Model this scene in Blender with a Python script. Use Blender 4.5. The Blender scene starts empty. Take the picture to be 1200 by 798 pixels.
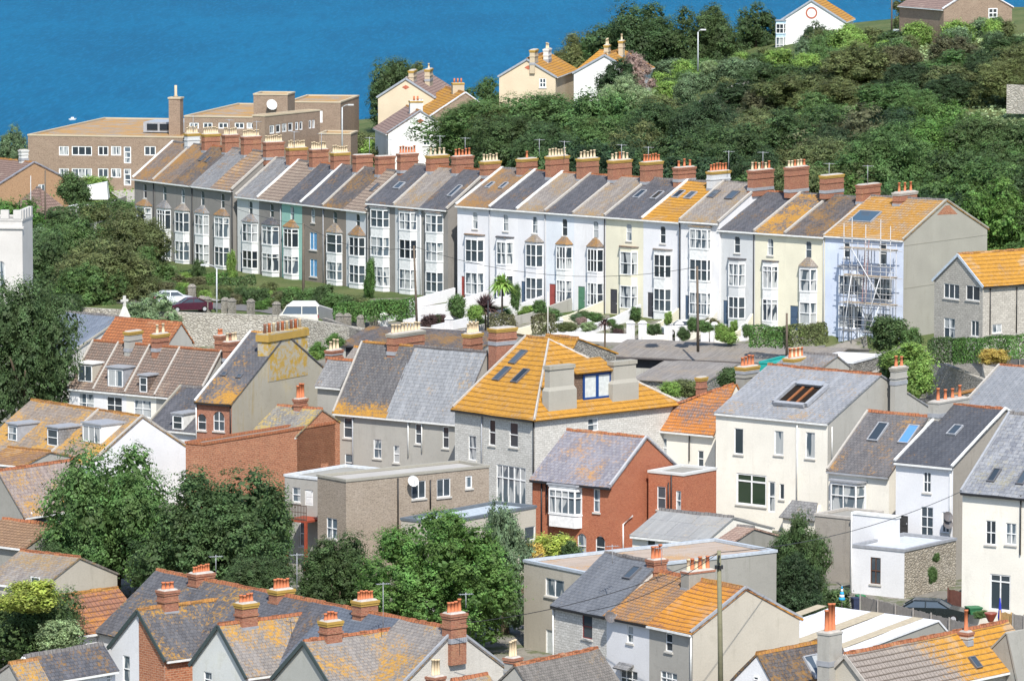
import bpy, math, random
import numpy as np
from mathutils import Vector, Matrix
random.seed(7); rng = np.random.default_rng(7)
scene = bpy.context.scene
COL = scene.collection
PI = math.pi
# ---------------------------------------------------------------- camera geometry (pixels of a 1200 x 798 picture)
F = 6000.0; CH = 54.0; PITCH = 0.108
cp, sp_ = math.cos(PITCH), math.sin(PITCH)
CAM = Vector((0, 0, CH)); FW = Vector((0, cp, -sp_)); UP = Vector((0, sp_, cp)); RT = Vector((1, 0, 0))
def ray(x, y): return FW + RT*((x-600)/F) - UP*((y-399)/F)
def at(x, y, Y):
    d = ray(x, y); return CAM + d*(Y/d.y)
def proj(P):
    q = P-CAM; k = q.dot(FW); return (600+F*q.dot(RT)/k, 399-F*q.dot(UP)/k)
def Dz(y, z=-3.0):
    d = ray(600, y); return d.y*(z-CH)/d.z
def solve_x(P, u, x):
    k = (x-600)/F; q = P-CAM
    return -(q.x-k*q.dot(FW))/(u.x-k*u.dot(FW))
# ---------------------------------------------------------------- object helpers
def tag(o, label=None, cat=None, group=None, kind=None):
    if label: o['label'] = label
    if cat: o['category'] = cat
    if group: o['group'] = group
    if kind: o['kind'] = kind
    return o
def empty(name, loc, rz=0.0, label=None, cat=None, group=None):
    o = bpy.data.objects.new(name, None); COL.objects.link(o)
    o.location = loc; o.rotation_euler = (0, 0, rz); o.empty_display_size = .5
    return tag(o, label, cat, group)
def copy_tree(o, parent=None):
    c = o.copy(); COL.objects.link(c); c.parent = parent
    for ch in [k for k in bpy.data.objects if k.parent is o]: copy_tree(ch, c)
    return c
class MB:
    def __init__(s): s.v = []; s.f = []; s.m = []; s.sm = []; s.nb = {}
    def poly(s, pts, m=0, smooth=False):
        n = len(s.v); s.v += [tuple(p) for p in pts]; s.f.append(tuple(range(n, n+len(pts)))); s.m.append(m); s.sm.append(smooth)
    def box(s, x0, x1, y0, y1, z0, z1, m=0):
        n = len(s.v)
        s.v += [(x0,y0,z0),(x1,y0,z0),(x1,y1,z0),(x0,y1,z0),(x0,y0,z1),(x1,y0,z1),(x1,y1,z1),(x0,y1,z1)]
        for q in ((0,3,2,1),(4,5,6,7),(0,1,5,4),(1,2,6,5),(2,3,7,6),(3,0,4,7)):
            s.f.append(tuple(n+i for i in q)); s.m.append(m); s.sm.append(False)
        return s
    def hexa(s, b, t, m=0):
        n = len(s.v); k = len(b); s.v += [tuple(p) for p in b]+[tuple(p) for p in t]
        s.f.append(tuple(n+i for i in reversed(range(k)))); s.f.append(tuple(n+k+i for i in range(k)))
        for i in range(k):
            j = (i+1) % k; s.f.append((n+i, n+j, n+k+j, n+k+i))
        s.m += [m]*(k+2); s.sm += [False]*(k+2); return s
    def slab(s, pts, t=.12, m=0):
        P = [Vector(p) for p in pts]
        nrm = (P[1]-P[0]).cross(P[2]-P[0]).normalized()
        if nrm.z < 0: nrm = -nrm
        L = (P[1]-P[0]).length
        if len(P) != 4 or L < 2.5 or (P[3]-P[0]).length < 2.5: return s.hexa([p for p in P], [p+nrm*t for p in P], m)
        nx = max(3, int(L/.9)); ny = max(3, int((P[3]-P[0]).length/.9)); ph = [random.uniform(0, 6.3) for _ in range(6)]
        def pt(i, j, top):
            u, v = i/nx, j/ny; p = P[0].lerp(P[1], u).lerp(P[3].lerp(P[2], u), v)
            if not top: return p
            X, Y = u*L, v*(P[3]-P[0]).length
            d = .022*math.sin(X*1.1+ph[0])*math.sin(Y*.9+ph[1])+.016*math.sin(X*2.3+ph[2]+Y*.7)+.012*math.sin(Y*2.1+ph[3])-.045*math.sin(PI*v)*math.sin(PI*u)-.03*math.sin(PI*u)
            return p+nrm*(t+d)
        base = len(s.v)
        for top in (0, 1):
            for j in range(ny+1):
                for i in range(nx+1): s.v.append(tuple(pt(i, j, top)))
        K = (nx+1)*(ny+1); id_ = lambda i, j, k: base+k*K+j*(nx+1)+i
        def add(q): s.nb[len(s.f)] = nrm; s.f.append(q); s.m.append(m); s.sm.append(False)
        for j in range(ny):
            for i in range(nx):
                add((id_(i,j,1), id_(i+1,j,1), id_(i+1,j+1,1), id_(i,j+1,1))); add((id_(i,j,0), id_(i,j+1,0), id_(i+1,j+1,0), id_(i+1,j,0)))
        for i in range(nx):
            for j in (0, ny): s.f.append((id_(i,j,0), id_(i+1,j,0), id_(i+1,j,1), id_(i,j,1))); s.m.append(m); s.sm.append(False)
        for j in range(ny):
            for i in (0, nx): s.f.append((id_(i,j,0), id_(i,j+1,0), id_(i,j+1,1), id_(i,j,1))); s.m.append(m); s.sm.append(False)
        return s
    def bar(s, a, b, w, h=None, m=0, up=(0,0,1)):
        a = Vector(a); b = Vector(b); h = h or w; d = (b-a).normalized(); U = Vector(up)
        if abs(d.dot(U)) > .97: U = Vector((0,1,0))
        x = d.cross(U).normalized(); y = x.cross(d)
        q = [x*w/2+y*h/2, -x*w/2+y*h/2, -x*w/2-y*h/2, x*w/2-y*h/2]
        return s.hexa([a+k for k in q], [b+k for k in q], m)
    def tube(s, pts, rad, n=8, m=0, cap=True):
        P = [Vector(p) for p in pts]; rad = rad if isinstance(rad, (list, tuple)) else [rad]*len(P)
        base = len(s.v)
        for i, p in enumerate(P):
            d = (P[min(i+1, len(P)-1)]-P[max(i-1, 0)]).normalized()
            U = Vector((0,0,1)) if abs(d.z) < .9 else Vector((0,1,0))
            x = d.cross(U).normalized(); y = x.cross(d)
            for k in range(n):
                a = 2*PI*k/n; s.v.append(tuple(p+(x*math.cos(a)+y*math.sin(a))*rad[i]))
        for i in range(len(P)-1):
            for k in range(n):
                j = (k+1) % n
                s.f.append((base+i*n+k, base+i*n+j, base+(i+1)*n+j, base+(i+1)*n+k)); s.m.append(m); s.sm.append(True)
        if cap:
            s.f.append(tuple(base+k for k in range(n))); s.m.append(m); s.sm.append(False)
            s.f.append(tuple(base+(len(P)-1)*n+k for k in range(n))); s.m.append(m); s.sm.append(False)
        return s
    def mesh(s, name, mats, fix=True):
        me = bpy.data.meshes.new(name); me.from_pydata(s.v, [], s.f)
        for mt in mats: me.materials.append(mt)
        me.polygons.foreach_set('material_index', s.m); me.polygons.foreach_set('use_smooth', s.sm)
        if fix:
            import bmesh
            bm = bmesh.new(); bm.from_mesh(me); bmesh.ops.recalc_face_normals(bm, faces=bm.faces); bm.to_mesh(me); bm.free()
        uv = me.uv_layers.new(name='UVMap'); co = uv.data
        vs = me.vertices; Z = Vector((0,0,1))
        for p in me.polygons:
            n = s.nb.get(p.index, p.normal)
            t = Z.cross(n)
            if t.length < .05: t = Vector((1,0,0)); b = Vector((0,1,0))
            else: t.normalize(); b = n.cross(t)
            for li in p.loop_indices:
                c = vs[me.loops[li].vertex_index].co; co[li].uv = (c.dot(t), c.dot(b))
        return me
    def build(s, name, mats, parent=None, fix=True, **kw):
        if not isinstance(mats, (list, tuple)): mats = [mats]
        o = bpy.data.objects.new(name, s.mesh(name, mats, fix)); COL.objects.link(o)
        if parent is not None: o.parent = parent
        return tag(o, **kw)
# ---------------------------------------------------------------- materials
MC = {}
class N:
    def __init__(s, name):
        s.mat = bpy.data.materials.new(name); s.mat.use_nodes = True; s.t = s.mat.node_tree
        s.b = s.t.nodes['Principled BSDF']; s.out = s.t.nodes['Material Output']
    def n(s, typ, **kw):
        x = s.t.nodes.new(typ)
        for k, v in kw.items():
            if k in x.inputs: x.inputs[k].default_value = v
            else: setattr(x, k, v)
        return x
    def l(s, a, b): s.t.links.new(a, b)
    def coords(s, rnd=True):
        tc = s.n('ShaderNodeTexCoord')
        if not rnd: return tc.outputs['UV']
        oi = s.n('ShaderNodeObjectInfo'); m = s.n('ShaderNodeVectorMath', operation='MULTIPLY_ADD')
        cb = s.n('ShaderNodeCombineXYZ')
        s.l(oi.outputs['Random'], cb.inputs[0]); s.l(oi.outputs['Random'], cb.inputs[1])
        m.inputs[1].default_value = (37.3, 0, 0); s.l(cb.outputs[0], m.inputs[0]); s.l(tc.outputs['UV'], m.inputs[2])
        return m.outputs[0]
    def noise(s, vec, scale, detail=3, rough=.55, sc=(1,1,1), dist=0):
        if sc != (1,1,1):
            mp = s.n('ShaderNodeMapping'); mp.inputs['Scale'].default_value = sc; s.l(vec, mp.inputs[0]); vec = mp.outputs[0]
        x = s.n('ShaderNodeTexNoise'); x.inputs['Scale'].default_value = scale; x.inputs['Detail'].default_value = detail
        x.inputs['Roughness'].default_value = rough; x.inputs['Distortion'].default_value = dist; s.l(vec, x.inputs['Vector'])
        return x.outputs['Fac']
    def ramp(s, fac, a, b, c0=0.0, c1=1.0):
        m = s.n('ShaderNodeMapRange'); m.inputs['From Min'].default_value = a; m.inputs['From Max'].default_value = b
        m.inputs['To Min'].default_value = c0; m.inputs['To Max'].default_value = c1
        m.interpolation_type = 'SMOOTHSTEP'; s.l(fac, m.inputs['Value']); return m.outputs[0]
    def mix(s, fac, a, b, blend='MIX'):
        m = s.n('ShaderNodeMix', data_type='RGBA', blend_type=blend)
        for i, q in ((6, a), (7, b)):
            if isinstance(q, tuple): m.inputs[i].default_value = (*q[:3], 1)
            else: s.l(q, m.inputs[i])
        if isinstance(fac, (int, float)): m.inputs[0].default_value = fac
        else: s.l(fac, m.inputs[0])
        return m.outputs[2]
    def mul(s, a, b, op='MULTIPLY'):
        m = s.n('ShaderNodeMath', operation=op)
        for i, q in enumerate((a, b)):
            if isinstance(q, (int, float)): m.inputs[i].default_value = q
            else: s.l(q, m.inputs[i])
        return m.outputs[0]
    def bump(s, h, strength=.4, dist=.03):
        b = s.n('ShaderNodeBump'); b.inputs['Strength'].default_value = strength; b.inputs['Distance'].default_value = dist
        s.l(h, b.inputs['Height']); s.l(b.outputs[0], s.b.inputs['Normal'])
    def fin(s, col, rough=.9, spec=.25):
        if isinstance(col, tuple): s.b.inputs['Base Color'].default_value = (*col[:3], 1)
        else: s.l(col, s.b.inputs['Base Color'])
        s.b.inputs['Roughness'].default_value = rough; s.b.inputs['Specular IOR Level'].default_value = spec
        return s.mat
def cached(fn):
    def g(*a, **k):
        key = (fn.__name__, a, tuple(sorted(k.items())))
        if key not in MC: MC[key] = fn(*a, **k)
        return MC[key]
    return g
def sc_(c, k): return tuple(min(1, x*k) for x in c)
@cached
def plain(name, col, rough=.7, spec=.3, metal=0.0):
    x = N(name); v = x.coords(); f = x.noise(v, 3, 3)
    x.b.inputs['Metallic'].default_value = metal
    return x.fin(x.mix(x.ramp(f, .3, .75), sc_(col, .88), sc_(col, 1.1)), rough, spec)
@cached
def render_wall(name, col, stain=(.13,.12,.1), amt=.3, rough_tex=.35, patchy=0.0):
    x = N(name); v = x.coords()
    big = x.noise(v, .35, 4, .6); st = x.noise(v, 1.0, 5, .7, sc=(1.5,.2,1), dist=.4); fine = x.noise(v, 9, 3, .7)
    c = x.mix(x.ramp(big, .3, .7), sc_(col, .93), sc_(col, 1.06))
    c = x.mix(x.mul(x.mul(x.ramp(st, .5, .74), x.ramp(big, .35, .6, .15, 1.0)), amt), c, stain)
    c = x.mix(x.mul(x.ramp(big, .56, .75), amt*.7), c, sc_(stain, 1.6))
    mid_ = x.noise(v, 1.4, 4, .7); c = x.mix(x.ramp(mid_, .52, .62, 0, .1+amt*.45), c, sc_(col, .78)); c = x.mix(x.ramp(mid_, .46, .38, 0, .15), c, sc_(col, 1.18))
    c = x.mix(x.ramp(fine, .3, .8, 0, .3), c, sc_(col, .7))
    if patchy: c = x.mix(x.mul(x.ramp(x.mul(x.noise(v, 1.6, 5, .75), x.mul(big, .5), 'ADD'), .68, .86), patchy), c, stain)
    x.bump(fine, rough_tex, .03); return x.fin(c, .92, .2)
@cached
def brick_wall(name, a=(.36,.105,.05), b=(.25,.07,.04), mortar=(.3,.22,.17), patch=(.42,.2,.13), sx=.25, sy=.085, mort=.012, var=.35):
    x = N(name); v = x.coords()
    t = x.n('ShaderNodeTexBrick'); t.inputs['Scale'].default_value = 1
    t.inputs['Brick Width'].default_value = sx; t.inputs['Row Height'].default_value = sy; t.inputs['Mortar Size'].default_value = mort
    t.inputs['Color1'].default_value = (*a, 1); t.inputs['Color2'].default_value = (*b, 1); t.inputs['Mortar'].default_value = (*mortar, 1)
    x.l(v, t.inputs['Vector'])
    n1 = x.noise(v, .7, 4, .65); n2 = x.noise(v, 6, 3, .7, sc=(1,2.2,1)); n3 = x.noise(v, 2.2, 3, .6, sc=(.5,2,1))
    c = x.mix(x.ramp(n1, .45, .75, 0, var), t.outputs[0], patch)
    c = x.mix(x.ramp(n2, .48, .66, 0, .55), c, sc_(b, .55)); c = x.mix(x.ramp(n2, .48, .32, 0, .5), c, sc_(patch, 1.15))
    c = x.mix(x.ramp(n3, .55, .8, 0, .45), c, sc_(b, .5))
    x.bump(t.outputs['Fac'], -.25, .02); return x.fin(c, .92, .2)
@cached
def stone_wall(name, a=(.42,.39,.33), b=(.22,.2,.17), joint=(.13,.12,.1), sz=.42, patch=(.5,.46,.4)):
    x = N(name); v = x.coords()
    mp = x.n('ShaderNodeMapping'); mp.inputs['Scale'].default_value = (1.15/sz, 2.4/sz, 1)
    nz = x.noise(v, 1.5, 2); x.l(v, mp.inputs[0])
    vo = x.n('ShaderNodeTexVoronoi'); vo.inputs['Scale'].default_value = 1; x.l(mp.outputs[0], vo.inputs['Vector'])
    ve = x.n('ShaderNodeTexVoronoi', feature='DISTANCE_TO_EDGE'); ve.inputs['Scale'].default_value = 1; x.l(mp.outputs[0], ve.inputs['Vector'])
    sp = x.n('ShaderNodeSeparateColor'); x.l(vo.outputs['Color'], sp.inputs[0])
    c = x.mix(sp.outputs[0], a, b); c = x.mix(x.ramp(x.noise(v, .6, 4, .6), .4, .7, 0, .6), c, patch)
    c = x.mix(x.ramp(x.noise(v, 7, 3, .7), .45, .75, 0, .4), c, b); c = x.mix(x.ramp(ve.outputs['Distance'], .0, .12, .75, 0), c, joint)
    x.bump(x.ramp(ve.outputs['Distance'], .0, .2), .7, .08); return x.fin(c, .95, .15)
OR = (.48,.235,.03); YE = (.45,.3,.05)
@cached
def slate(name, a=(.105,.108,.12), b=(.175,.175,.185), lich=(.3,.16,.04), amt=.25, w=.3, h=.26, pale=.15, lscale=1.0, gloss=.55, moss=None, grad=None):
    x = N(name); v = x.coords()
    t = x.n('ShaderNodeTexBrick'); t.inputs['Scale'].default_value = 1
    t.inputs['Brick Width'].default_value = w; t.inputs['Row Height'].default_value = h; t.inputs['Mortar Size'].default_value = .018
    t.inputs['Mortar Smooth'].default_value = .3; t.inputs['Bias'].default_value = 0
    t.inputs['Color1'].default_value = (*a, 1); t.inputs['Color2'].default_value = (*b, 1); t.inputs['Mortar'].default_value = (*sc_(a, .45), 1)
    x.l(v, t.inputs['Vector'])
    n1 = x.noise(v, .35, 4, .6); n2 = x.noise(v, 3.2, 4, .75); n3 = x.noise(v, 9, 3, .75); n4 = x.noise(v, .9, 3, .6, sc=(2.5,.3,1))
    c = x.mix(x.ramp(n4, .42, .72, 0, .45), x.mix(1.0, t.outputs[0], (.8,.8,.8), 'MULTIPLY'), sc_(b, 1.1)); c = x.mix(x.ramp(n3, .48, .7, 0, .6), c, sc_(a, .6)); c = x.mix(x.ramp(n2, .4, .28, 0, .25), c, sc_(b, 1.4))
    c = x.mix(x.mul(x.ramp(n2, .52, .64), pale*.6), c, (.42,.4,.36))
    s_ = x.mul(x.mul(n1, .52), x.mul(n2, .5*lscale), 'ADD'); s_ = x.mul(s_, x.mul(n3, .42), 'ADD')
    if grad:
        tcg = x.n('ShaderNodeTexCoord'); sg = x.n('ShaderNodeSeparateXYZ'); x.l(tcg.outputs['Object'], sg.inputs[0]); s_ = x.mul(s_, x.ramp(sg.outputs[grad[0]], grad[1], grad[2], grad[4] if len(grad) > 4 else 0, grad[3]), 'ADD')
    th = .835-.30*amt
    c = x.mix(x.ramp(s_, th, th+.11, 0, .88), c, x.mix(x.ramp(n3, .4, .6), lich, sc_(lich, .7)))
    if moss: c = x.mix(x.ramp(x.noise(v, 1.3, 4, .65), .5, .62, 0, .8), c, moss)
    x.bump(t.outputs['Fac'], -.4, .03); return x.fin(c, gloss+.15, .3)
@cached
def tiles(name, a=(.27,.13,.075), b=(.2,.1,.07), lich=OR, amt=.6, h=.42, line=(.05,.03,.02), wave=.33, stripes=0.0, grime=(.1,.08,.07), w=.33, grad=None):
    x = N(name); v = x.coords()
    t = x.n('ShaderNodeTexBrick'); t.inputs['Scale'].default_value = 1; t.offset = 0.0
    t.inputs['Brick Width'].default_value = w; t.inputs['Row Height'].default_value = h; t.inputs['Mortar Size'].default_value = .035
    t.inputs['Mortar Smooth'].default_value = .4
    t.inputs['Color1'].default_value = (*a, 1); t.inputs['Color2'].default_value = (*b, 1); t.inputs['Mortar'].default_value = (*sc_(b, .6), 1)
    x.l(v, t.inputs['Vector'])
    n1 = x.noise(v, .35, 5, .65); n2 = x.noise(v, 2.6, 4, .75); n3 = x.noise(v, 8, 3, .75)
    c = x.mix(x.ramp(n3, .45, .7, 0, .6), t.outputs[0], grime)
    s_ = x.mul(x.mul(n1, .5), x.mul(n2, .42), 'ADD'); s_ = x.mul(s_, x.mul(n3, .42), 'ADD')
    if grad:
        tcg = x.n('ShaderNodeTexCoord'); sg = x.n('ShaderNodeSeparateXYZ'); x.l(tcg.outputs['Object'], sg.inputs[0]); s_ = x.mul(s_, x.ramp(sg.outputs[grad[0]], grad[1], grad[2], grad[4] if len(grad) > 4 else 0, grad[3]), 'ADD')
    th = .92-.5*amt
    lc = x.mix(x.ramp(n2, .35, .65), lich, sc_(lich, .78))
    c = x.mix(x.ramp(s_, th, th+.14, 0, .92), c, lc); c = x.mix(x.ramp(n3, .56, .7, 0, .45), c, sc_(grime, 1.6)); c = x.mix(x.ramp(n1, .56, .68, 0, .55), c, x.mix(n3, a, (.4,.35,.28)))
    # dark course lines at the overlap of each tile course
    sep = x.n('ShaderNodeSeparateXYZ'); x.l(v, sep.inputs[0])
    fr = x.n('ShaderNodeMath', operation='FRACT'); x.l(x.mul(sep.outputs[1], 1/h), fr.inputs[0])
    ln = x.ramp(fr.outputs[0], .0, .34, 1, 0)
    c = x.mix(x.mul(ln, x.ramp(n2, .3, .6, .55, 1.0)), c, line)
    wv = x.n('ShaderNodeTexWave'); wv.inputs['Scale'].default_value = 1/wave/3.14*1.57; x.l(v, wv.inputs['Vector'])
    hh = x.mul(x.mul(fr.outputs[0], -1.0), x.mul(wv.outputs['Fac'], .35), 'ADD')
    x.bump(hh, .8, .05); return x.fin(c, .9, .15)
@cached
def glass(name, dark=(.02,.027,.035), curt=(.5,.52,.52), amt=.35):
    x = N(name); v = x.coords()
    oi = x.n('ShaderNodeObjectInfo'); n1 = x.noise(v, 1.1, 1, .5, sc=(1.6,.35,1))
    k = x.mul(x.ramp(n1, .46, .5), x.ramp(oi.outputs['Random'], .98-amt, 1.0-amt), 'MULTIPLY')
    n2 = x.noise(v, 9, 2, .5, sc=(1,.05,1))
    c = x.mix(k, x.mix(x.ramp(oi.outputs['Random'], 0, 1), dark, sc_(dark, 3.4)), x.mix(n2, curt, sc_(curt, .55)))
    m = x.fin(c, .06, .6); return m
@cached
def leafmat(name, rough=.6):
    x = N(name)
    oi = x.n('ShaderNodeObjectInfo'); at_ = x.n('ShaderNodeAttribute'); at_.attribute_name = 'tint'
    tc = x.n('ShaderNodeTexCoord'); nz = x.noise(tc.outputs['Object'], 3.2, 3, .6)
    c = x.mix(at_.outputs['Fac'], x.mix(.0, oi.outputs['Color'], (0,0,0)), (1,1,1), 'MIX')
    # value and hue variation leaf by leaf
    hs = x.n('ShaderNodeHueSaturation'); x.l(oi.outputs['Color'], hs.inputs['Color'])
    x.l(x.ramp(nz, .3, .7, .485, .515), hs.inputs['Hue']); hs.inputs['Saturation'].default_value = .88
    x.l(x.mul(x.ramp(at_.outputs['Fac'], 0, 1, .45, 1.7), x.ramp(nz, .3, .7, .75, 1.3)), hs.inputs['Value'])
    x.b.inputs['Roughness'].default_value = rough; x.b.inputs['Specular IOR Level'].default_value = .3
    x.l(hs.outputs[0], x.b.inputs['Base Color'])
    tr = x.n('ShaderNodeBsdfTranslucent'); mx = x.n('ShaderNodeMixShader'); mx.inputs[0].default_value = .38
    hs2 = x.n('ShaderNodeHueSaturation'); hs2.inputs['Value'].default_value = 1.3; hs2.inputs['Hue'].default_value = .48; x.l(hs.outputs[0], hs2.inputs['Color'])
    x.l(hs2.outputs[0], tr.inputs['Color']); x.l(x.b.outputs[0], mx.inputs[1]); x.l(tr.outputs[0], mx.inputs[2]); x.l(mx.outputs[0], x.out.inputs['Surface'])
    return x.mat
WHITE = plain('white_paint', (.72,.72,.7), .5, .4); FRAME = plain('window_paint', (.8,.8,.79), .35, .5)
GLASS = glass('window_glass', (.03,.04,.048), amt=.5); GLASSD = glass('window_glass_plain', amt=.05); GLASSC = glass('window_glass_curtain', amt=.8)
BLACK = plain('black_iron', (.02,.02,.022), .5, .4); GREYM = plain('grey_metal', (.33,.34,.36), .45, .4)
LEAD = plain('lead_sheet', (.3,.31,.33), .6, .3); MORTAR = plain('mortar', (.42,.39,.35), .95, .1)
TERRA = plain('terracotta', (.5,.17,.08), .85, .2); POTC = plain('cream_clay', (.6,.48,.32), .85, .2); POTD = plain('old_clay', (.3,.15,.1), .9, .2)
YCAP = render_wall('lichened_cap', (.42,.27,.07), (.15,.12,.05), .5); GCAP = render_wall('grey_cap', (.34,.32,.27), (.16,.14,.08), .5)
SILL = plain('stone_sill', (.5,.48,.44), .9, .2)
BR = brick_wall('red_brick', (.38,.14,.08), (.28,.1,.06)); BRO = brick_wall('orange_brick', (.43,.17,.09), (.3,.11,.06), (.42,.29,.2), (.5,.27,.16), .42, .15, .016, .5)
BRC = brick_wall('chimney_brick', (.35,.13,.08), (.26,.095,.06), (.3,.2,.14), (.4,.22,.12), var=.55)
RIDGE_R = tiles('red_ridge_tile', (.4,.15,.07), (.32,.12,.06), (.46,.24,.07), .45, .45, (.15,.06,.03))
RIDGE_O = tiles('orange_ridge_tile', (.4,.2,.08), (.33,.16,.07), OR, .6, .45, (.15,.08,.03))
RIDGE_G = tiles('grey_ridge_tile', (.2,.19,.18), (.16,.15,.15), OR, .15, .6, (.08,.07,.07))
WOODG = plain('weathered_wood', (.26,.24,.22), .9, .2)
# ---------------------------------------------------------------- building frame
class Frame:
    """Local frame of a building: x right along the front wall, y back, z up from the ground; origin at the right front corner."""
    def __init__(s, C, D, L=None, R=None, gz=-3.0, phi=None, W=None, wl=1.0, wr=1.0):
        P = at(C[0], C[1], D); s.gz = gz
        def dirs(a): return Vector((math.cos(a), -math.sin(a), 0)), Vector((math.sin(a), math.cos(a), 0))
        if phi is None:
            best = None
            for k in range(8, 341):
                a = math.radians(k/4); xd, yd = dirs(a); e = 0
                if L:
                    t = solve_x(P, -xd, L[0]); e += wl*(proj(P-xd*t)[1]-L[1])**2 if t > 0 else 1e6
                if R:
                    t = solve_x(P, yd, R[0]); e += wr*(proj(P+yd*t)[1]-R[1])**2 if t > 0 else 1e6
                if best is None or e < best[0]: best = (e, a)
            phi = best[1]
            s.err = best[0]
        else: phi = math.radians(phi)
        s.phi = phi; s.xd, s.yd = dirs(phi)
        s.O = Vector((P.x, P.y, gz)); s.he = P.z-gz
        s.Lu = solve_x(P, -s.xd, L[0]) if L else 5.0
        s.W = W if W else (solve_x(P, s.yd, R[0]) if R else 8.0)
        s.k = 6000/D
    def root(s, name, label, cat, group=None, dx=0.0, dy=0.0):
        o = empty(name, s.O+s.xd*dx+s.yd*dy, -s.phi, label, cat, group); s.r = o; s.dx = dx; s.dy = dy; return o
    def wl(s, x, y, z): return s.O+s.xd*x+s.yd*y+Vector((0,0,z))
    def local(s, P):
        q = P-s.O; return Vector((q.dot(s.xd), q.dot(s.yd), q.z))
    def px(s, x, y, face='F', c=0.0):
        """pixel -> local point on plane: F: y=c, R: x=c"""
        d = ray(x, y); n, p0 = {'F': (s.yd, s.wl(0, c, 0)), 'R': (s.xd, s.wl(c, 0, 0)), 'Z': (Vector((0,0,1)), s.wl(0,0,c))}[face]
        t = (p0-CAM).dot(n)/d.dot(n); return s.local(CAM+d*t)
    def onplane(s, x, y, p0, n):
        d = ray(x, y); nn = s.xd*n[0]+s.yd*n[1]+Vector((0,0,n[2])); P0 = s.wl(*p0)
        t = (P0-CAM).dot(nn)/d.dot(nn); return s.local(CAM+d*t)
def mat4(o): return Matrix.Translation(o.location) @ Matrix.Rotation(o.rotation_euler.z, 4, 'Z')
def merge(r2, root):
    """the parts built under r2 become parts of root"""
    M = mat4(root).inverted() @ mat4(r2)
    for ch in [k for k in bpy.data.objects if k.parent is r2]:
        ch.parent = root; ch.matrix_parent_inverse = M
    bpy.data.objects.remove(r2)
def fmap(face, c):
    # (s, z, depth outwards) -> local point
    return {'F': lambda a, z, d: (a, c-d, z), 'R': lambda a, z, d: (c+d, a, z), 'L': lambda a, z, d: (c-d, a, z), 'K': lambda a, z, d: (a, c+d, z)}[face]
def window(root, off, fm, s0, s1, z0, z1, nx=1, ny=2, rec=.1, frame=FRAME, g=GLASS, sill=True, bar=.06, tops=None, name='window', arch=False):
    P = lambda a, z, d: (Vector(fm(a, z, d))-off)
    m = MB(); w = s1-s0; h = z1-z0
    def b(a0, a1, c0, c1, d0, d1): m.hexa([P(a0,c0,d0), P(a1,c0,d0), P(a1,c1,d0), P(a0,c1,d0)], [P(a0,c0,d1), P(a1,c0,d1), P(a1,c1,d1), P(a0,c1,d1)])
    t = bar; r0, r1 = -rec, -rec+.06
    b(s0, s0+t, z0, z1, r0, r1); b(s1-t, s1, z0, z1, r0, r1); b(s0+t, s1-t, z0, z0+t, r0, r1); b(s0+t, s1-t, z1-t, z1, r0, r1)
    for i in range(1, nx): c = s0+w*i/nx; b(c-t*.45, c+t*.45, z0+t, z1-t, r0, r1+.01)
    ys = [z0+h*i/ny for i in range(1, ny)] if tops is None else [z1-h*tops]
    for c in ys: b(s0+t, s1-t, c-t*.5, c+t*.5, r0, r1+.015)
    o = m.build(name, frame, root)
    p = MB(); p.poly([P(s0+t*.5, z0+t*.5, r0+.02), P(s1-t*.5, z0+t*.5, r0+.02), P(s1-t*.5, z1-t*.5, r0+.02), P(s0+t*.5, z1-t*.5, r0+.02)])
    p.build('pane', g, o, fix=False)
    if sill:
        q = MB(); a0, a1 = s0-.08, s1+.08
        q.hexa([P(a0,z0-.13,-rec), P(a1,z0-.13,-rec), P(a1,z0-.003,-rec), P(a0,z0-.003,-rec)], [P(a0,z0-.13,.09), P(a1,z0-.13,.09), P(a1,z0-.02,.09), P(a0,z0-.02,.09)])
        q.build('sill', SILL if sill is True else sill, o)
    return o
def wall_face(m, fm, off, s0, s1, z0, z1, holes, mi=0, rec=.1):
    xs = sorted({s0, s1, *[q for h in holes for q in h[:2]]}); zs = sorted({z0, z1, *[q for h in holes for q in h[2:4]]})
    xs = [q for q in xs if s0-1e-6 <= q <= s1+1e-6]; zs = [q for q in zs if z0-1e-6 <= q <= z1+1e-6]
    P = lambda a, z, d=0: tuple(Vector(fm(a, z, d))-off)
    for i in range(len(xs)-1):
        for j in range(len(zs)-1):
            cx, cz = (xs[i]+xs[i+1])/2, (zs[j]+zs[j+1])/2
            if any(h[0] < cx < h[1] and h[2] < cz < h[3] for h in holes): continue
            m.poly([P(xs[i],zs[j]), P(xs[i+1],zs[j]), P(xs[i+1],zs[j+1]), P(xs[i],zs[j+1])], mi)
    for h in holes:
        a, b, c, d = h[:4]
        m.poly([P(a,c), P(a,d), P(a,d,-rec), P(a,c,-rec)], mi); m.poly([P(b,c), P(b,d), P(b,d,-rec), P(b,c,-rec)], mi)
        m.poly([P(a,d), P(b,d), P(b,d,-rec), P(a,d,-rec)], mi); m.poly([P(a,c), P(b,c), P(b,c,-rec), P(a,c,-rec)], mi)
        m.poly([P(a,c,-rec), P(b,c,-rec), P(b,d,-rec), P(a,d,-rec)], mi)
        if len(h) > 4 and h[4] == 'arch':
            r = (b-a)/2; cx = (a+b)/2; zc = d-r; n = 5
            for sgn in (-1, 1):
                pts = [P(cx+sgn*r, d), P(cx+sgn*r, zc)]+[P(cx+sgn*r*math.cos(k*PI/2/n), zc+r*math.sin(k*PI/2/n)) for k in range(1, n+1)]
                m.poly(pts, mi)
def overlap(h, hs):
    return any(h[0] < o[1]+.02 and h[1] > o[0]-.02 and h[2] < o[3]+.02 and h[3] > o[2]-.02 for o in hs)
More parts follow.
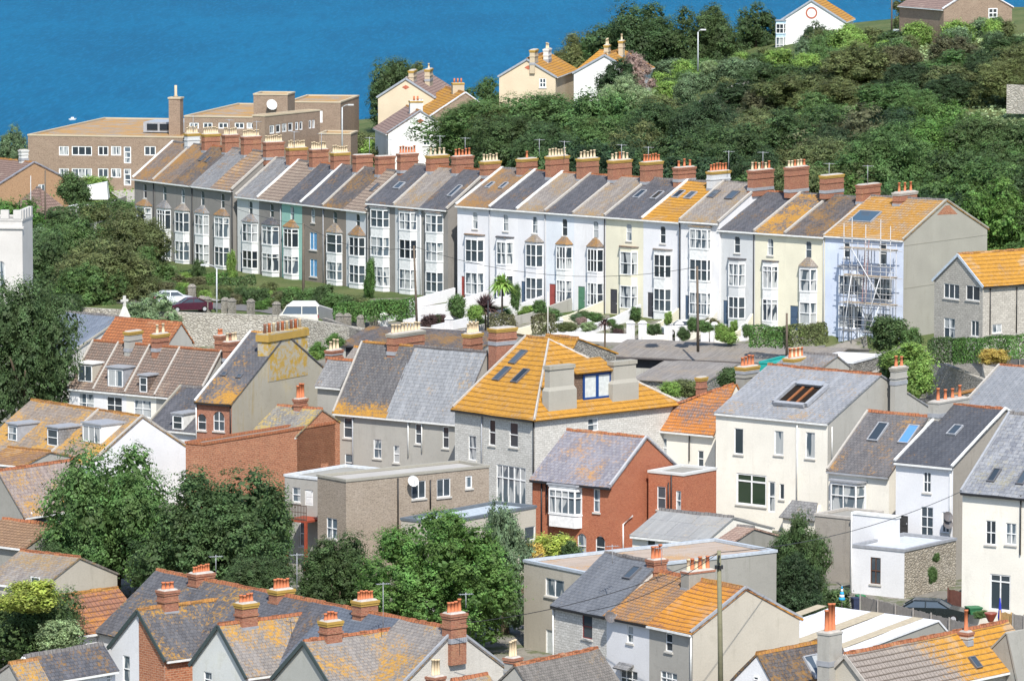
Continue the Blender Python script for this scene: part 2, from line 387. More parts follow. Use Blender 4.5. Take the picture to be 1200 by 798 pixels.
def door(root, off, fm, s0, s1, z0, z1, mat, rec=.1, name='door', glazed=False):
    P = lambda a, z, d: (Vector(fm(a, z, d))-off); m = MB()
    m.hexa([P(s0,z0,-rec),P(s1,z0,-rec),P(s1,z1,-rec),P(s0,z1,-rec)], [P(s0,z0,-rec+.05),P(s1,z0,-rec+.05),P(s1,z1,-rec+.05),P(s0,z1,-rec+.05)])
    for a, b in ((.12,.46),(.54,.9)):
        q0, q1 = z0+(z1-z0)*a, z0+(z1-z0)*b; e = (s1-s0)*.16
        m.hexa([P(s0+e,q0,-rec+.05),P(s1-e,q0,-rec+.05),P(s1-e,q1,-rec+.05),P(s0+e,q1,-rec+.05)], [P(s0+e,q0,-rec+.07),P(s1-e,q0,-rec+.07),P(s1-e,q1,-rec+.07),P(s0+e,q1,-rec+.07)])
    o = m.build(name, mat, root)
    h = MB(); c = s1-.12; z = z0+1.0; h.hexa([P(c-.03,z,-rec+.05),P(c+.03,z,-rec+.05),P(c+.03,z+.12,-rec+.05),P(c-.03,z+.12,-rec+.05)], [P(c-.03,z,-rec+.11),P(c+.03,z,-rec+.11),P(c+.03,z+.12,-rec+.11),P(c-.03,z+.12,-rec+.11)])
    h.build('handle', GREYM, o); return o
def chimney(f, x0, yt, x1, yb, plane=None, a=.8, b=None, mat=None, cap=None, pots=4, pot=POTC, poth=.75, corbel=True, flash=True, rows=1, zb=None, face='F'):
    """pixel box of the stack without its pots; plane = local y the stack's middle stands on"""
    root = f.r; off = Vector((f.dx, f.dy, 0))
    y0 = f.yr if plane is None else plane
    xc = (x0+x1)/2
    c = f.px(xc, yt, 'F', y0); z1 = c.z; zb = f.px(xc, yb, 'F', y0).z if zb is None else zb
    P0 = f.wl(c.x, y0, z1); e = .01
    kx = (proj(P0+f.xd)[0]-proj(P0)[0]); ky = (proj(P0+f.yd)[0]-proj(P0)[0])
    w = x1-x0
    if b is None:
        b = (w-a*kx)/ky
        if b < .45: b = .45; a = max(.4, (w-b*ky)/kx)
    else: a = max(.4, (w-b*ky)/kx)
    ov = .07 if corbel else .0; ca, cb = a/2-ov, b/2-ov
    cx, cy = c.x-off.x, y0-off.y
    mat = mat or BRC; cap = cap or mat
    m = MB(); m.box(cx-ca, cx+ca, cy-cb, cy+cb, zb-.8, z1-.05)
    if corbel:
        H = z1-zb
        for q, (dz, t, o_) in enumerate(((.0,.16,.09),(.16,.14,.05),(min(.75,H*.45),.12,.06))):
            zz = z1-dz-t; m.box(cx-ca-o_, cx+ca+o_, cy-cb-o_, cy+cb+o_, zz, zz+t-.002, 1 if q < 2 else 0)
    else: m.box(cx-ca-.04, cx+ca+.04, cy-cb-.04, cy+cb+.04, z1-.12, z1, 1)
    m.hexa([(cx-ca,cy-cb,z1-.002),(cx+ca,cy-cb,z1-.002),(cx+ca,cy+cb,z1-.002),(cx-ca,cy+cb,z1-.002)], [(cx-ca*.75,cy-cb*.85,z1+.09),(cx+ca*.75,cy-cb*.85,z1+.09),(cx+ca*.75,cy+cb*.85,z1+.09),(cx-ca*.75,cy+cb*.85,z1+.09)], 2)
    o = m.build('chimney', [mat, cap, MORTAR], root)
    if flash:
        q = MB(); q.box(cx-ca-.04, cx+ca+.04, cy-cb-.04, cy+cb+.04, max(zb, f.hr-.45)-.25, max(zb, f.hr-.45)+.06); q.build('flashing', LEAD, o)
    if pots:
        long_y = b >= a; L = (b if long_y else a)-.25
        for i in range(pots):
            t = (i+.5)/pots-.5; r = min(.125, L/pots*.42)
            px_, py_ = (cx, cy+t*L) if long_y else (cx+t*L, cy)
            hh = poth*random.uniform(.85, 1.12); p = MB(); zz = z1+.05
            p.tube([(px_,py_,zz),(px_,py_,zz+.08),(px_,py_,zz+.09),(px_,py_,zz+hh-.1),(px_,py_,zz+hh-.09),(px_,py_,zz+hh),(px_,py_,zz+hh+.001),(px_,py_,zz+hh-.15)], [r*1.15,r*1.15,r,r*.86,r*1.08,r*1.08,r*.75,r*.7], 8)
            pm = pot if not isinstance(pot, (list, tuple)) else pot[i % len(pot)]
            p.build('chimney_pot', pm, o, fix=True)
    return o
def zroof(f, y):
    """height of front slope at local y"""
    return f.he+(f.hr-f.he)*y/f.yr
def skylight(f, x, y, w=.75, h=1.0, fr=None, g=None, open_=False, side=None):
    """on the visible slope; centre given in pixels"""
    root = f.r; off = Vector((f.dx, f.dy, 0))
    if f.kind == 'gable': n = Vector((0, -(f.hr-f.he), f.yr)).normalized(); p0 = Vector((0,0,f.he+.14)); u = Vector((1,0,0))
    else: n = Vector(((f.hr-f.he), 0, -f.xr)).normalized(); p0 = Vector((0,0,f.he+.14)); u = Vector((0,1,0))
    c = f.onplane(x, y, p0, n)-off; v = n.cross(u)
    if v.z < 0: v = -v
    m = MB(); t = .08
    def b(a0, a1, b0, b1, d0, d1, mb): mb.hexa([c+u*a0+v*b0+n*d0, c+u*a1+v*b0+n*d0, c+u*a1+v*b1+n*d0, c+u*a0+v*b1+n*d0], [c+u*a0+v*b0+n*d1, c+u*a1+v*b0+n*d1, c+u*a1+v*b1+n*d1, c+u*a0+v*b1+n*d1])
    W, H = w/2, h/2
    b(-W-.0, -W+t, -H, H, -.05, .1, m); b(W-t, W, -H, H, -.05, .1, m); b(-W+t, W-t, -H, -H+t, -.05, .1, m); b(-W+t, W-t, H-t, H, -.05, .1, m)
    o = m.build('skylight', fr or plain('skylight_frame', (.12,.12,.13), .4, .4), root)
    p = MB(); b(-W+t, W-t, -H+t, H-t, 0, .06, p); p.build('pane', g or GLASSD, o)
    return o
def ridge_bar(root, off, pts, mat, w=.26, h=.14, name='ridge_tiles'):
    m = MB(); P = [Vector(p)-off for p in pts]
    for A_, B_ in zip(P[:-1], P[1:]):
        n = max(1, int((B_-A_).length/.45)); d = (B_-A_).normalized(); x = d.cross(Vector((0,0,1))).normalized()*w/2
        for k in range(n):
            a = A_.lerp(B_, k/n); b = A_.lerp(B_, (k+.97)/n); y = Vector((0,0,h+random.uniform(-.03,.03))); j = Vector((0,0,-.06))
            m.hexa([a-x+j, a+x+j, a+x*.45+y, a-x*.45+y], [b-x+j, b+x+j, b+x*.45+y, b-x*.45+y])
    return m.build(name, mat, root)
def gable_solid(root, off, x0, x1, y0, W, yr, he, hr, mw, mr, holesF=(), holesR=(), mright=None, ends=(True, True), hip=(0, 0), orient='x',
                ov=.08, oe=.22, roofname='roof', wallname='wall', mfront=None, zb=-1.5, heb=None, thick=.12, backs=True, mgab=None):
    """walls with openings and two roof slabs. orient x: ridge along x; orient y: gable end is the front and the ridge runs back."""
    mats = [mw, mright or mw, mfront or mw, mgab or mright or mw]
    m = MB(); heb = heb or he
    if orient == 'x':
        wall_face(m, fmap('F', y0), off, x0, x1, zb, he, holesF, 2)
        if ends[1]:
            wall_face(m, fmap('R', x1), off, y0, y0+W, zb, min(he, heb), holesR, 1)
            if not hip[1]: m.poly([Vector((x1,y0,he))-off, Vector((x1,y0+W,heb))-off, Vector((x1,y0+yr,hr-.02))-off], 3)
        if not ends[1]: m.poly([Vector(q)-off for q in ((x1-.004,y0,zb),(x1-.004,y0+W,zb),(x1-.004,y0+W,heb),(x1-.004,y0,he))], 1)
        if not ends[0]: m.poly([Vector(q)-off for q in ((x0+.004,y0,zb),(x0+.004,y0+W,zb),(x0+.004,y0+W,heb),(x0+.004,y0,he))], 1)
        if ends[0]:
            m.poly([Vector(q)-off for q in ((x0,y0,zb),(x0,y0+W,zb),(x0,y0+W,heb),(x0,y0,he))], 1)
            if not hip[0]: m.poly([Vector((x0,y0,he))-off, Vector((x0,y0+W,heb))-off, Vector((x0,y0+yr,hr-.02))-off], 1)
        m.poly([Vector(q)-off for q in ((x0,y0+W,zb),(x1,y0+W,zb),(x1,y0+W,heb),(x0,y0+W,heb))], 0)
        sl = (hr-he)/yr; sb = (hr-heb)/(W-yr)
        o0 = ov if ends[0] else .0; o1 = ov if ends[1] else .0
        r = MB(); q = lambda x, y, z: Vector((x, y0+y, z))-off
        a0 = x0-(oe if hip[0] else o0); a1 = x1+(oe if hip[1] else o1); b0 = x0+hip[0]-(0 if hip[0] else o0); b1 = x1-hip[1]+(0 if hip[1] else o1)
        r.slab([q(a0,-oe,he-oe*sl), q(a1,-oe,he-oe*sl), q(b1,yr,hr), q(b0,yr,hr)], thick)
        r.slab([q(a0,W+oe,heb-oe*sb), q(a1,W+oe,heb-oe*sb), q(b1,yr,hr), q(b0,yr,hr)], thick)
        if hip[1]: r.slab([q(a1,-oe,he-oe*sl), q(a1,W+oe,heb-oe*sb), q(b1,yr,hr)], thick)
        if hip[0]: r.slab([q(a0,-oe,he-oe*sl), q(a0,W+oe,heb-oe*sb), q(b0,yr,hr)], thick)
        rd = [(b0, y0+yr, hr+.1), (b1, y0+yr, hr+.1)]
    else:
        # ridge along y at x = x0 + yr ; W = length back
        xr = yr
        wall_face(m, fmap('F', y0), off, x0, x1, zb, he, holesF, 2)
        m.poly([Vector((x0,y0,he))-off, Vector((x1,y0,he))-off, Vector((xr,y0,hr-.02))-off], 3 if mgab else 2)
        wall_face(m, fmap('R', x1), off, y0, y0+W, zb, he, holesR, 1)
        m.poly([Vector(q)-off for q in ((x0,y0,zb),(x0,y0+W,zb),(x0,y0+W,he),(x0,y0,he))], 0)
        m.poly([Vector(q)-off for q in ((x0,y0+W,zb),(x1,y0+W,zb),(x1,y0+W,he),(xr,y0+W,hr-.02),(x0,y0+W,he))], 0)
        r = MB(); sL = (hr-he)/(xr-x0); sR = (hr-he)/(x1-xr); q = lambda x, y, z: Vector((x, y0+y, z))-off
        bk = W+(ov if ends[1] else 0)
        r.slab([q(x1+oe,-ov,he-oe*sR), q(x1+oe,bk,he-oe*sR), q(xr,bk-hip[1],hr), q(xr,-ov,hr)], thick)
        r.slab([q(x0-oe,-ov,he-oe*sL), q(x0-oe,bk,he-oe*sL), q(xr,bk-hip[1],hr), q(xr,-ov,hr)], thick)
        if hip[1]: r.slab([q(x0-oe,bk,he-oe*sL), q(x1+oe,bk,he-oe*sR), q(xr,bk-hip[1],hr)], thick)
        rd = [(xr, y0-ov, hr+.1), (xr, y0+bk-hip[1], hr+.1)]
    w = m.build(wallname, mats, root, fix=False); ro = r.build(roofname, mr, root)
    return w, ro, rd
def spec_windows(f, specs, side):
    """pixel windows -> (s0,s1,z0,z1,opts)"""
    out = []
    for q in specs:
        if q[0] != side: continue
        x0, y0, x1, y1 = q[1:5]; o = dict(q[5]) if len(q) > 5 else {}
        pl = o.pop('c', 0.0); xc, yc = (x0+x1)/2, (y0+y1)/2; i = 0 if side == 'F' else 1
        a = f.px(x0, yc, side, pl)[i]; b = f.px(x1, yc, side, pl)[i]; t = f.px(xc, y0, side, pl).z; bt = f.px(xc, y1, side, pl).z
        out.append((min(a,b), max(a,b), bt, t, o))
    return out
def building(f, name, label, cat, mw, mr, apex=None, hr=None, yr=None, wins=(), kind='gable', x0=None, x1=0.0, hip=(0,0), mright=None, mfront=None, mgab=None, ridge=RIDGE_G,
             ends=(True,True), verge=None, gutter=True, group=None, pipes=(), rf=None, thick=.12, oe=.22, cx=None, zb=-4.0, root=None, pre='', fascia=None, y0=0.0):
    x0 = -f.Lu if x0 is None else x0
    if root is None: root = f.root(name, label, cat, group, dx=cx if cx is not None else (x0+x1)/2, dy=0.0)
    off = Vector((f.dx, f.dy, 0)); f.kind = kind
    if kind == 'gable':
        if apex:
            q = f.px(apex[0], apex[1], 'R', 0.0); f.yr = q.y; f.hr = q.z
        if yr is not None: f.yr = yr
        if hr is not None: f.hr = hr
        if rf: f.W = f.yr*rf
        if f.W < f.yr+1: f.W = f.yr*2
    elif kind == 'gablev':
        if apex:
            q = f.px(apex[0], apex[1], 'F', 0.0); f.xr = q.x; f.hr = q.z
        if yr is not None: f.xr = yr
        if hr is not None: f.hr = hr
        f.yr = f.xr
    hF = []; WF = []
    for s0, s1, z0, z1, o in spec_windows(f, wins, 'F'):
        if s0 > x1 or s1 < x0: continue
        hh = (max(s0, x0+.05), min(s1, x1-.05), z0, z1, 'arch' if o.get('arch') else '')
        WF.append((hh, o))
        if z1 < f.he-.02 and not overlap(hh, hF) and not o.get('bay') and not o.get('flat'): hF.append(hh)
        else: o['rec'] = -.03
    hR = []; WR = []
    for s0, s1, z0, z1, o in spec_windows(f, wins, 'R'):
        hh = (s0, s1, z0, z1, ''); WR.append((hh, o))
        if z1 < f.he-.02 and not overlap(hh, hR): hR.append(hh)
        else: o['rec'] = -.03
    if kind == 'flat':
        m = MB(); wall_face(m, fmap('F', 0), off, x0, x1, zb, f.he, hF, 2); wall_face(m, fmap('R', x1), off, 0, f.W, zb, f.he, hR, 1)
        P = lambda a, b, c: Vector((a,b,c))-off
        m.poly([P(x0,0,zb),P(x0,f.W,zb),P(x0,f.W,f.he),P(x0,0,f.he)], 0); m.poly([P(x0,f.W,zb),P(x1,f.W,zb),P(x1,f.W,f.he),P(x0,f.W,f.he)], 0)
        m.build(pre+'wall', [mw, mright or mw, mfront or mw], root, fix=False)
        r = MB(); e = .06; r.box(x0+.2-off.x, x1-.2-off.x, .2-off.y, f.W-.2-off.y, f.he-.35, f.he-.12, 0)
        for a in ((x0-e,x1+e,-e,.25),(x0-e,x1+e,f.W-.25,f.W+e),(x0-e,x0+.25,.25,f.W-.25),(x1-.25,x1+e,.25,f.W-.25)):
            r.box(a[0]-off.x, a[1]-off.x, a[2]-off.y, a[3]-off.y, f.he-.1, f.he+.08, 1)
        r.build(pre+'roof', [mr, verge or LEAD], root); f.hr = f.he; f.yr = f.W/2
    else:
        w, r_, rd = gable_solid(root, off, x0, x1, y0, f.W, f.yr if kind == 'gable' else f.xr, f.he, f.hr, mw, mr, hF, hR, mright, ends, hip, 'x' if kind == 'gable' else 'y', mfront=mfront, mgab=mgab,
                            thick=thick, oe=oe, zb=zb, roofname=pre+'roof', wallname=pre+'wall')
        if ridge: ridge_bar(root, off, rd, ridge)
        if verge:
            for xx in ((x1,) if verge[0] == 'R' else (x0,) if verge[0] == 'L' else (x0, x1)) if kind == 'gable' else ():
                v = MB(); z = .16; mm = verge[1]; ww = .16
                v.bar((xx-off.x, -.2, f.he-.2*(f.hr-f.he)/f.yr+z), (xx-off.x, f.yr, f.hr+z), ww, .2)
                if not hip[1]: v.bar((xx-off.x, f.W+.2, f.he-.2*(f.hr-f.he)/(f.W-f.yr)+z), (xx-off.x, f.yr, f.hr+z), ww, .2)
                v.build('verge', mm, root)
            if kind == 'gablev':
                v = MB(); z = .03
                for xe in (x0-.2, x1+.2):
                    s_ = (f.hr-f.he)/abs((x0 if xe < f.xr else x1)-f.xr)
                    v.bar((xe-off.x, -.14, f.he-.2*s_+z), (f.xr-off.x, -.14, f.hr+z), .07, .24)
                v.build('bargeboard', verge[1], root)
        if gutter and kind == 'gable':
            sl = (f.hr-f.he)/f.yr; gm = gutter if gutter is not True else WHITE
            g = MB(); g.box(x0-off.x-.0, x1-off.x+.05, -oe-.1, -oe+.03, f.he-oe*sl-.09, f.he-oe*sl+.04)
            g.box(x0-off.x+.0, x1-off.x+.03, -oe+.03, -.004, f.he-oe*sl-.06, f.he-oe*sl-.03); g.build('gutter', gm, root)
        if gutter and kind == 'gablev':
            sl = (f.hr-f.he)/(x1-f.xr); gm = gutter if gutter is not True else WHITE
            g = MB(); g.box(x1+oe-.03-off.x, x1+oe+.1-off.x, .0, f.W, f.he-oe*sl-.09, f.he-oe*sl+.04); g.build('gutter', gm, root)
    for hh, o in WF:
        o = dict(o); o.pop('bay', None); o.pop('flat', None); ar = o.pop('arch', None); dm = o.pop('door', None); plane = 0
        if dm: door(root, off, fmap('F', 0), hh[0], hh[1], hh[2], hh[3], dm, rec=o.get('rec', .1)); continue
        window(root, off, fmap('F', 0), *hh[:4], **o)
    for hh, o in WR:
        o = dict(o); dm = o.pop('door', None); o.pop('arch', None)
        if dm: door(root, off, fmap('R', x1), hh[0], hh[1], hh[2], hh[3], dm, rec=o.get('rec', .1)); continue
        window(root, off, fmap('R', x1), *hh[:4], **o)
    for pp in pipes:   # (face, px x, px ytop, px ybottom, material)
        a = f.px(pp[1], pp[2], pp[0], 0); b = f.px(pp[1], pp[3], pp[0], 0); g = MB()
        if pp[0] == 'F': g.tube([(a.x-off.x, -.09, a.z), (a.x-off.x, -.09, b.z)], .055, 6)
        else: g.tube([(.09+x1-off.x, a.y, a.z), (.09+x1-off.x, a.y, b.z)], .055, 6)
        g.build('downpipe', pp[4] if len(pp) > 4 else BLACK, root)
    return root
def dormer(f, x0, y0, x1, y1, kind='flat', cheek=None, frame=FRAME, nx=2, ny=1, roofm=None, g=GLASS, h_over=.12):
    """box dormer on the front slope of a gable roof: pixel box of its window front"""
    root = f.r; off = Vector((f.dx, f.dy, 0)); xc = (x0+x1)/2
    n = Vector((0, -(f.hr-f.he), f.yr)).normalized(); p = f.onplane(xc, y1, Vector((0,0,f.he+.12)), n)
    yy = p.y; zb = p.z; a = f.px(x0, (y0+y1)/2, 'F', yy).x; b = f.px(x1, (y0+y1)/2, 'F', yy).x; zt = f.px(xc, y0, 'F', yy).z
    ym = min(f.yr, (zt+.1-f.he)/((f.hr-f.he)/f.yr)); cheek = cheek or LEAD
    m = MB(); P = lambda x, y, z: Vector((x, y, z))-off; e = .1
    for xx in (a-e, b+e): m.poly([P(xx, yy, zb-.1), P(xx, yy, zt+h_over), P(xx, ym, zt+h_over), P(xx, ym, zt)])
    m.poly([P(a-e,yy,zb-.1), P(b+e,yy,zb-.1), P(b+e,yy,zt+h_over), P(a-e,yy,zt+h_over)])
    o = m.build('dormer', cheek, root, fix=False)
    r = MB()
    if kind == 'flat': r.hexa([P(a-e-.1,yy-.15,zt+h_over), P(b+e+.1,yy-.15,zt+h_over), P(b+e+.1,ym+.1,zt+h_over+.02), P(a-e-.1,ym+.1,zt+h_over+.02)], [P(a-e-.1,yy-.15,zt+h_over+.12), P(b+e+.1,yy-.15,zt+h_over+.12), P(b+e+.1,ym+.1,zt+h_over+.14), P(a-e-.1,ym+.1,zt+h_over+.14)])
    else:
        c = (a+b)/2; hh = (b-a)*.45
        for s_ in (a-e-.08, b+e+.08): r.slab([P(s_,yy-.15,zt+.05), P(c,yy-.15,zt+hh), P(c,ym+.7,zt+hh), P(s_,ym,zt+.05)], .08)
        m2 = MB(); m2.poly([P(a-e,yy+.01,zt), P(b+e,yy+.01,zt), P(c,yy+.01,zt+hh)]); m2.build('dormer_gable', cheek, o, fix=False)
    r.build('dormer_roof', roofm or LEAD, o)
    fm = fmap('F', yy)
    wm = MB(); t = .07; W = b-a
    def bx(s0, s1, z0, z1, d0=.0, d1=.05): wm.box(s0-off.x, s1-off.x, yy-d1-off.y, yy-d0-off.y, z0, z1)
    bx(a, a+t, zb, zt); bx(b-t, b, zb, zt); bx(a+t, b-t, zb, zb+t); bx(a+t, b-t, zt-t, zt)
    for i in range(1, nx): c = a+W*i/nx; bx(c-.03, c+.03, zb+t, zt-t, 0, .055)
    for j in range(1, ny): c = zb+(zt-zb)*j/ny; bx(a+t, b-t, c-.03, c+.03, 0, .06)
    wm.build('frame', frame, o)
    q = MB(); q.poly([P(a+.03,yy-.015,zb+.03), P(b-.03,yy-.015,zb+.03), P(b-.03,yy-.015,zt-.03), P(a+.03,yy-.015,zt-.03)]); q.build('pane', g, o, fix=False)
    return o
def bay(f, s0, s1, levels, zbot, ztop, proj_=.65, cant=.38, mat=None, roof='hip', roofm=None, nx=2, frame=FRAME, y0=0.0, roofh=.75, g=None, mull=True, top_light=None):
    """projecting bay: levels = [(z0,z1)] of glazing; solid between"""
    root = f.r; off = Vector((f.dx, f.dy, 0)); mat = mat or WHITE
    pts = [(s0, 0), (s0+cant, -proj_), (s1-cant, -proj_), (s1, 0)] if cant > 0 else [(s0, 0), (s0, -proj_), (s1, -proj_), (s1, 0)]
    P = lambda p, z, sc=1.0: Vector((p[0], y0+p[1], z))-off
    ins = []
    cxm = (s0+s1)/2
    inn = [(cxm+(p[0]-cxm)*.93, p[1]*.88) for p in pts]
    bands = []; z = zbot
    for a, b in levels: bands.append((z, a)); z = b
    bands.append((z, ztop))
    m = MB()
    for a, b in bands:
        m.hexa([P(p, a) for p in pts], [P(p, b) for p in pts])
        m.hexa([P((cxm+(p[0]-cxm)*1.05, p[1]*1.09), b-.1) for p in pts], [P((cxm+(p[0]-cxm)*1.05, p[1]*1.09), b-.012) for p in pts]) if b-a > .2 else None
    m.box(s0+.05-off.x, s1-.05-off.x, y0-.03-off.y, y0-.002-off.y, zbot, ztop)
    o = m.build('bay_window', mat, root)
    gm = g or random.choice((GLASS, GLASS, GLASSC))
    for a, b in levels:
        fr = MB(); gl = MB()
        gl.hexa([P(p, a-.01) for p in inn], [P(p, b+.01) for p in inn])
        for i in range(len(pts)-1):
            A, B = Vector((*pts[i], 0)), Vector((*pts[i+1], 0)); L = (B-A).length; n = nx if i == 1 else 1
            if i != 1 and cant == 0 and proj_ < .3: n = 1
            for k in range(n+1):
                q = A.lerp(B, min(max(k/n, .03/L), 1-.03/L)); fr.bar(P((q.x, q.y), a), P((q.x, q.y), b), .065, .065)
            zs = [a+.04, b-.04]+([(a+b)/2] if mull else [])+([b-(b-a)*top_light] if top_light else [])
            for zz in zs: fr.bar(P((A.x, A.y), zz), P((B.x, B.y), zz), .06, .07)
        fr.build('frame', frame, o); gl.build('pane', gm, o)
    rm = MB(); e = 1.14
    ep = [(cxm+(p[0]-cxm)*e, p[1]*1.18) for p in pts]
    if roof == 'hip':
        A = P(((s0*.6+s1*.4), 0), ztop+roofh); B = P(((s0*.4+s1*.6), 0), ztop+roofh); E = [P(p, ztop) for p in ep]
        rm.poly([E[0], E[1], A]); rm.poly([E[1], E[2], B, A]); rm.poly([E[2], E[3], B]); rm.poly([P(p, ztop-.06) for p in ep])
        for i in range(3): rm.poly([E[i], E[i+1], P(ep[i+1], ztop-.06), P(ep[i], ztop-.06)])
    else:
        rm.hexa([P(p, ztop) for p in ep], [P(p, ztop+.12) for p in ep])
    rm.build('bay_roof', roofm or LEAD, o)
    return o
# ---------------------------------------------------------------- vegetation
LEAF = leafmat('foliage'); BARK = plain('bark', (.11,.085,.06), .95, .1)
def leaves_mesh(name, pos, size, nbias=None, tint=None, mat=None, elong=1.5):
    n = len(pos); a = rng.normal(size=(n, 3)); 
    if nbias is not None: a = a*.42+nbias*1.1
    a /= np.linalg.norm(a, axis=1, keepdims=True)+1e-9
    r = rng.normal(size=(n, 3)); u = np.cross(a, r); u /= np.linalg.norm(u, axis=1, keepdims=True)+1e-9; v = np.cross(a, u)
    s = size*(rng.uniform(.6, 1.35, size=(n, 1)))
    if tint is not None:
        big = tint > 2; s[big] *= 2.6; tint = np.where(big, .35, tint)  # inner leaves fixed to a darker tint: the crown's inner shade put into colour
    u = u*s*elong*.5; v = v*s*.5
    co = np.stack([pos-u, pos+v*.9-u*.1, pos+u, pos-v*.9+u*.15], 1).reshape(-1, 3)
    me = bpy.data.meshes.new(name); me.vertices.add(4*n); me.vertices.foreach_set('co', co.astype(np.float32).ravel())
    me.loops.add(4*n); me.loops.foreach_set('vertex_index', np.arange(4*n, dtype=np.int32))
    me.polygons.add(n); me.polygons.foreach_set('loop_start', np.arange(0, 4*n, 4, dtype=np.int32))
    try: me.polygons.foreach_set('loop_total', np.full(n, 4, dtype=np.int32))
    except Exception: pass
    at_ = me.attributes.new('tint', 'FLOAT', 'FACE')
    t = rng.uniform(0, 1, n) if tint is None else tint
    at_.data.foreach_set('value', np.clip(t, 0, 1).astype(np.float32))
    me.materials.append(mat or LEAF); me.update(calc_edges=True); return me
def crown_points(nl, per, lobes=13, spread=.62, lr=(.3,.46), clump=.075, flat=1.0, column=False, jit=(.82, 1.12)):
    """unit crown: lobes over an ellipsoid, leaf clumps over the lobes; leaves open gaps between lobes"""
    P = []; Nn = []; T = []
    for i in range(lobes):
        gz_ = 1-(i+.5)/lobes*1.68; ga = i*2.39996+rng.uniform(-.35, .35); gr = math.sqrt(max(0, 1-gz_*gz_)); d = np.array([gr*math.cos(ga), gr*math.sin(ga), gz_])+rng.normal(0, .1, 3)
        rad = spread*rng.uniform(*jit) if i % 6 != 5 else spread*.45
        c = d*rad; c[2] *= flat
        if column: c[:2] *= .8
        R = rng.uniform(*lr); ltint = rng.normal(0, .07)
        k = nl//lobes
        dd = rng.normal(size=(k, 3)); dd /= np.linalg.norm(dd, axis=1, keepdims=True)
        dd[:, 2] = np.where(dd[:, 2] < -.55, -dd[:, 2], dd[:, 2])
        cc = c+dd*R*rng.uniform(.78, 1.12, size=(k, 1))
        # small twig clumps
        off = rng.normal(size=(k, per, 3))*clump*np.array([1,1,.62])
        p = (cc[:, None, :]+off).reshape(-1, 3); P.append(p); Nn.append(np.repeat(dd, per, axis=0)+np.array([0,0,.35]))
        T.append(np.repeat(.5+ltint+rng.normal(0, .17, k), per)+rng.normal(0, .05, k*per))
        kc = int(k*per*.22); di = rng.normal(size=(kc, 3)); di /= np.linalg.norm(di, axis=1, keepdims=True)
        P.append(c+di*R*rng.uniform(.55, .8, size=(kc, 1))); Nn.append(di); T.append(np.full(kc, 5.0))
    return np.concatenate(P), np.concatenate(Nn), np.concatenate(T)
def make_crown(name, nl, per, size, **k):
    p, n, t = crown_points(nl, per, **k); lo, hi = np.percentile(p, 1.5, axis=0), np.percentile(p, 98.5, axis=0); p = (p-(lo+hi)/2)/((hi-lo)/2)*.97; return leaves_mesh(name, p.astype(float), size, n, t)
CROWNS = {
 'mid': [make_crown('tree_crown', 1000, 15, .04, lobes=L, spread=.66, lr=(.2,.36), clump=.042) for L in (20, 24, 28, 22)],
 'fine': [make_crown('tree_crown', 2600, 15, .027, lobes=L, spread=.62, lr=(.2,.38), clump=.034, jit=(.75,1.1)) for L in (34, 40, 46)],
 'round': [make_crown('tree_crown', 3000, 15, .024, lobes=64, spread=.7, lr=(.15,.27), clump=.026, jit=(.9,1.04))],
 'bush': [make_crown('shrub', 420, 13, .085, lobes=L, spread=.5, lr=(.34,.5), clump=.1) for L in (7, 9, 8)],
}
def trunk_mesh(seed, limbs=7):
    r = random.Random(seed); m = MB()
    m.tube([(0,0,-.25),(0,0,0),(.01,.02,.18),(.03,0,.42),(.02,.02,.7)], [.075,.06,.05,.036,.014], 8)
    for i in range(limbs):
        a = r.uniform(0, 6.28); z = r.uniform(.16, .42); L = r.uniform(.3, .55)
        m.tube([(0.01,0.01,z), (math.cos(a)*L*.45, math.sin(a)*L*.45, z+L*.3), (math.cos(a)*L, math.sin(a)*L, z+L*r.uniform(.45,.85))], [.032,.02,.007], 6)
    return m.mesh('trunk', [BARK])
TRUNKS = [trunk_mesh(s) for s in (3, 8, 15)]
GR = {'dark': (.07,.125,.034), 'mid': (.095,.185,.042), 'olive': (.135,.165,.05), 'bright': (.095,.205,.028), 'yellow': (.33,.4,.04), 'brown': (.14,.14,.06),
      'pale': (.24,.33,.14), 'grey': (.14,.22,.1), 'deep': (.045,.088,.03), 'hedge': (.085,.19,.03), 'gold': (.5,.38,.05), 'purple': (.11,.065,.06), 'pink': (.36,.25,.21), 'lime': (.19,.32,.045)}
def tree(px, pt, pw, ph, D, col, label, kind='mid', group=None, trunk=True, name='broadleaf_tree', cat='tree', zg=None, jit=.08):
    """crown box in pixels: centre x, top y, width, height, at distance D"""
    k = F/D; w = pw/k; h = ph/k; top = at(px, pt, D); zc = top.z-h/2; zg = ground(top.x, D) if zg is None else zg
    c = GR[col]; q = random.uniform(1-jit, 1+jit); c = (c[0]*q*random.uniform(.93,1.07), c[1]*q, c[2]*q*random.uniform(.9,1.1), 1)
    root = empty(name, (top.x, D, zg), random.uniform(0, 6.28), label, cat, group)
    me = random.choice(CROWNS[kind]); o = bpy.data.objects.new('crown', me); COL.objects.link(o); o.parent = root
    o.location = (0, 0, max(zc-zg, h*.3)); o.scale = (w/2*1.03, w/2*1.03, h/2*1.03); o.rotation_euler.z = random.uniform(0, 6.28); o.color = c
    if trunk:
        t = bpy.data.objects.new('trunk', random.choice(TRUNKS)); COL.objects.link(t); t.parent = root
        H = max(top.z-zg, 1.5); t.scale = (H*.62, H*.62, H)
    return root
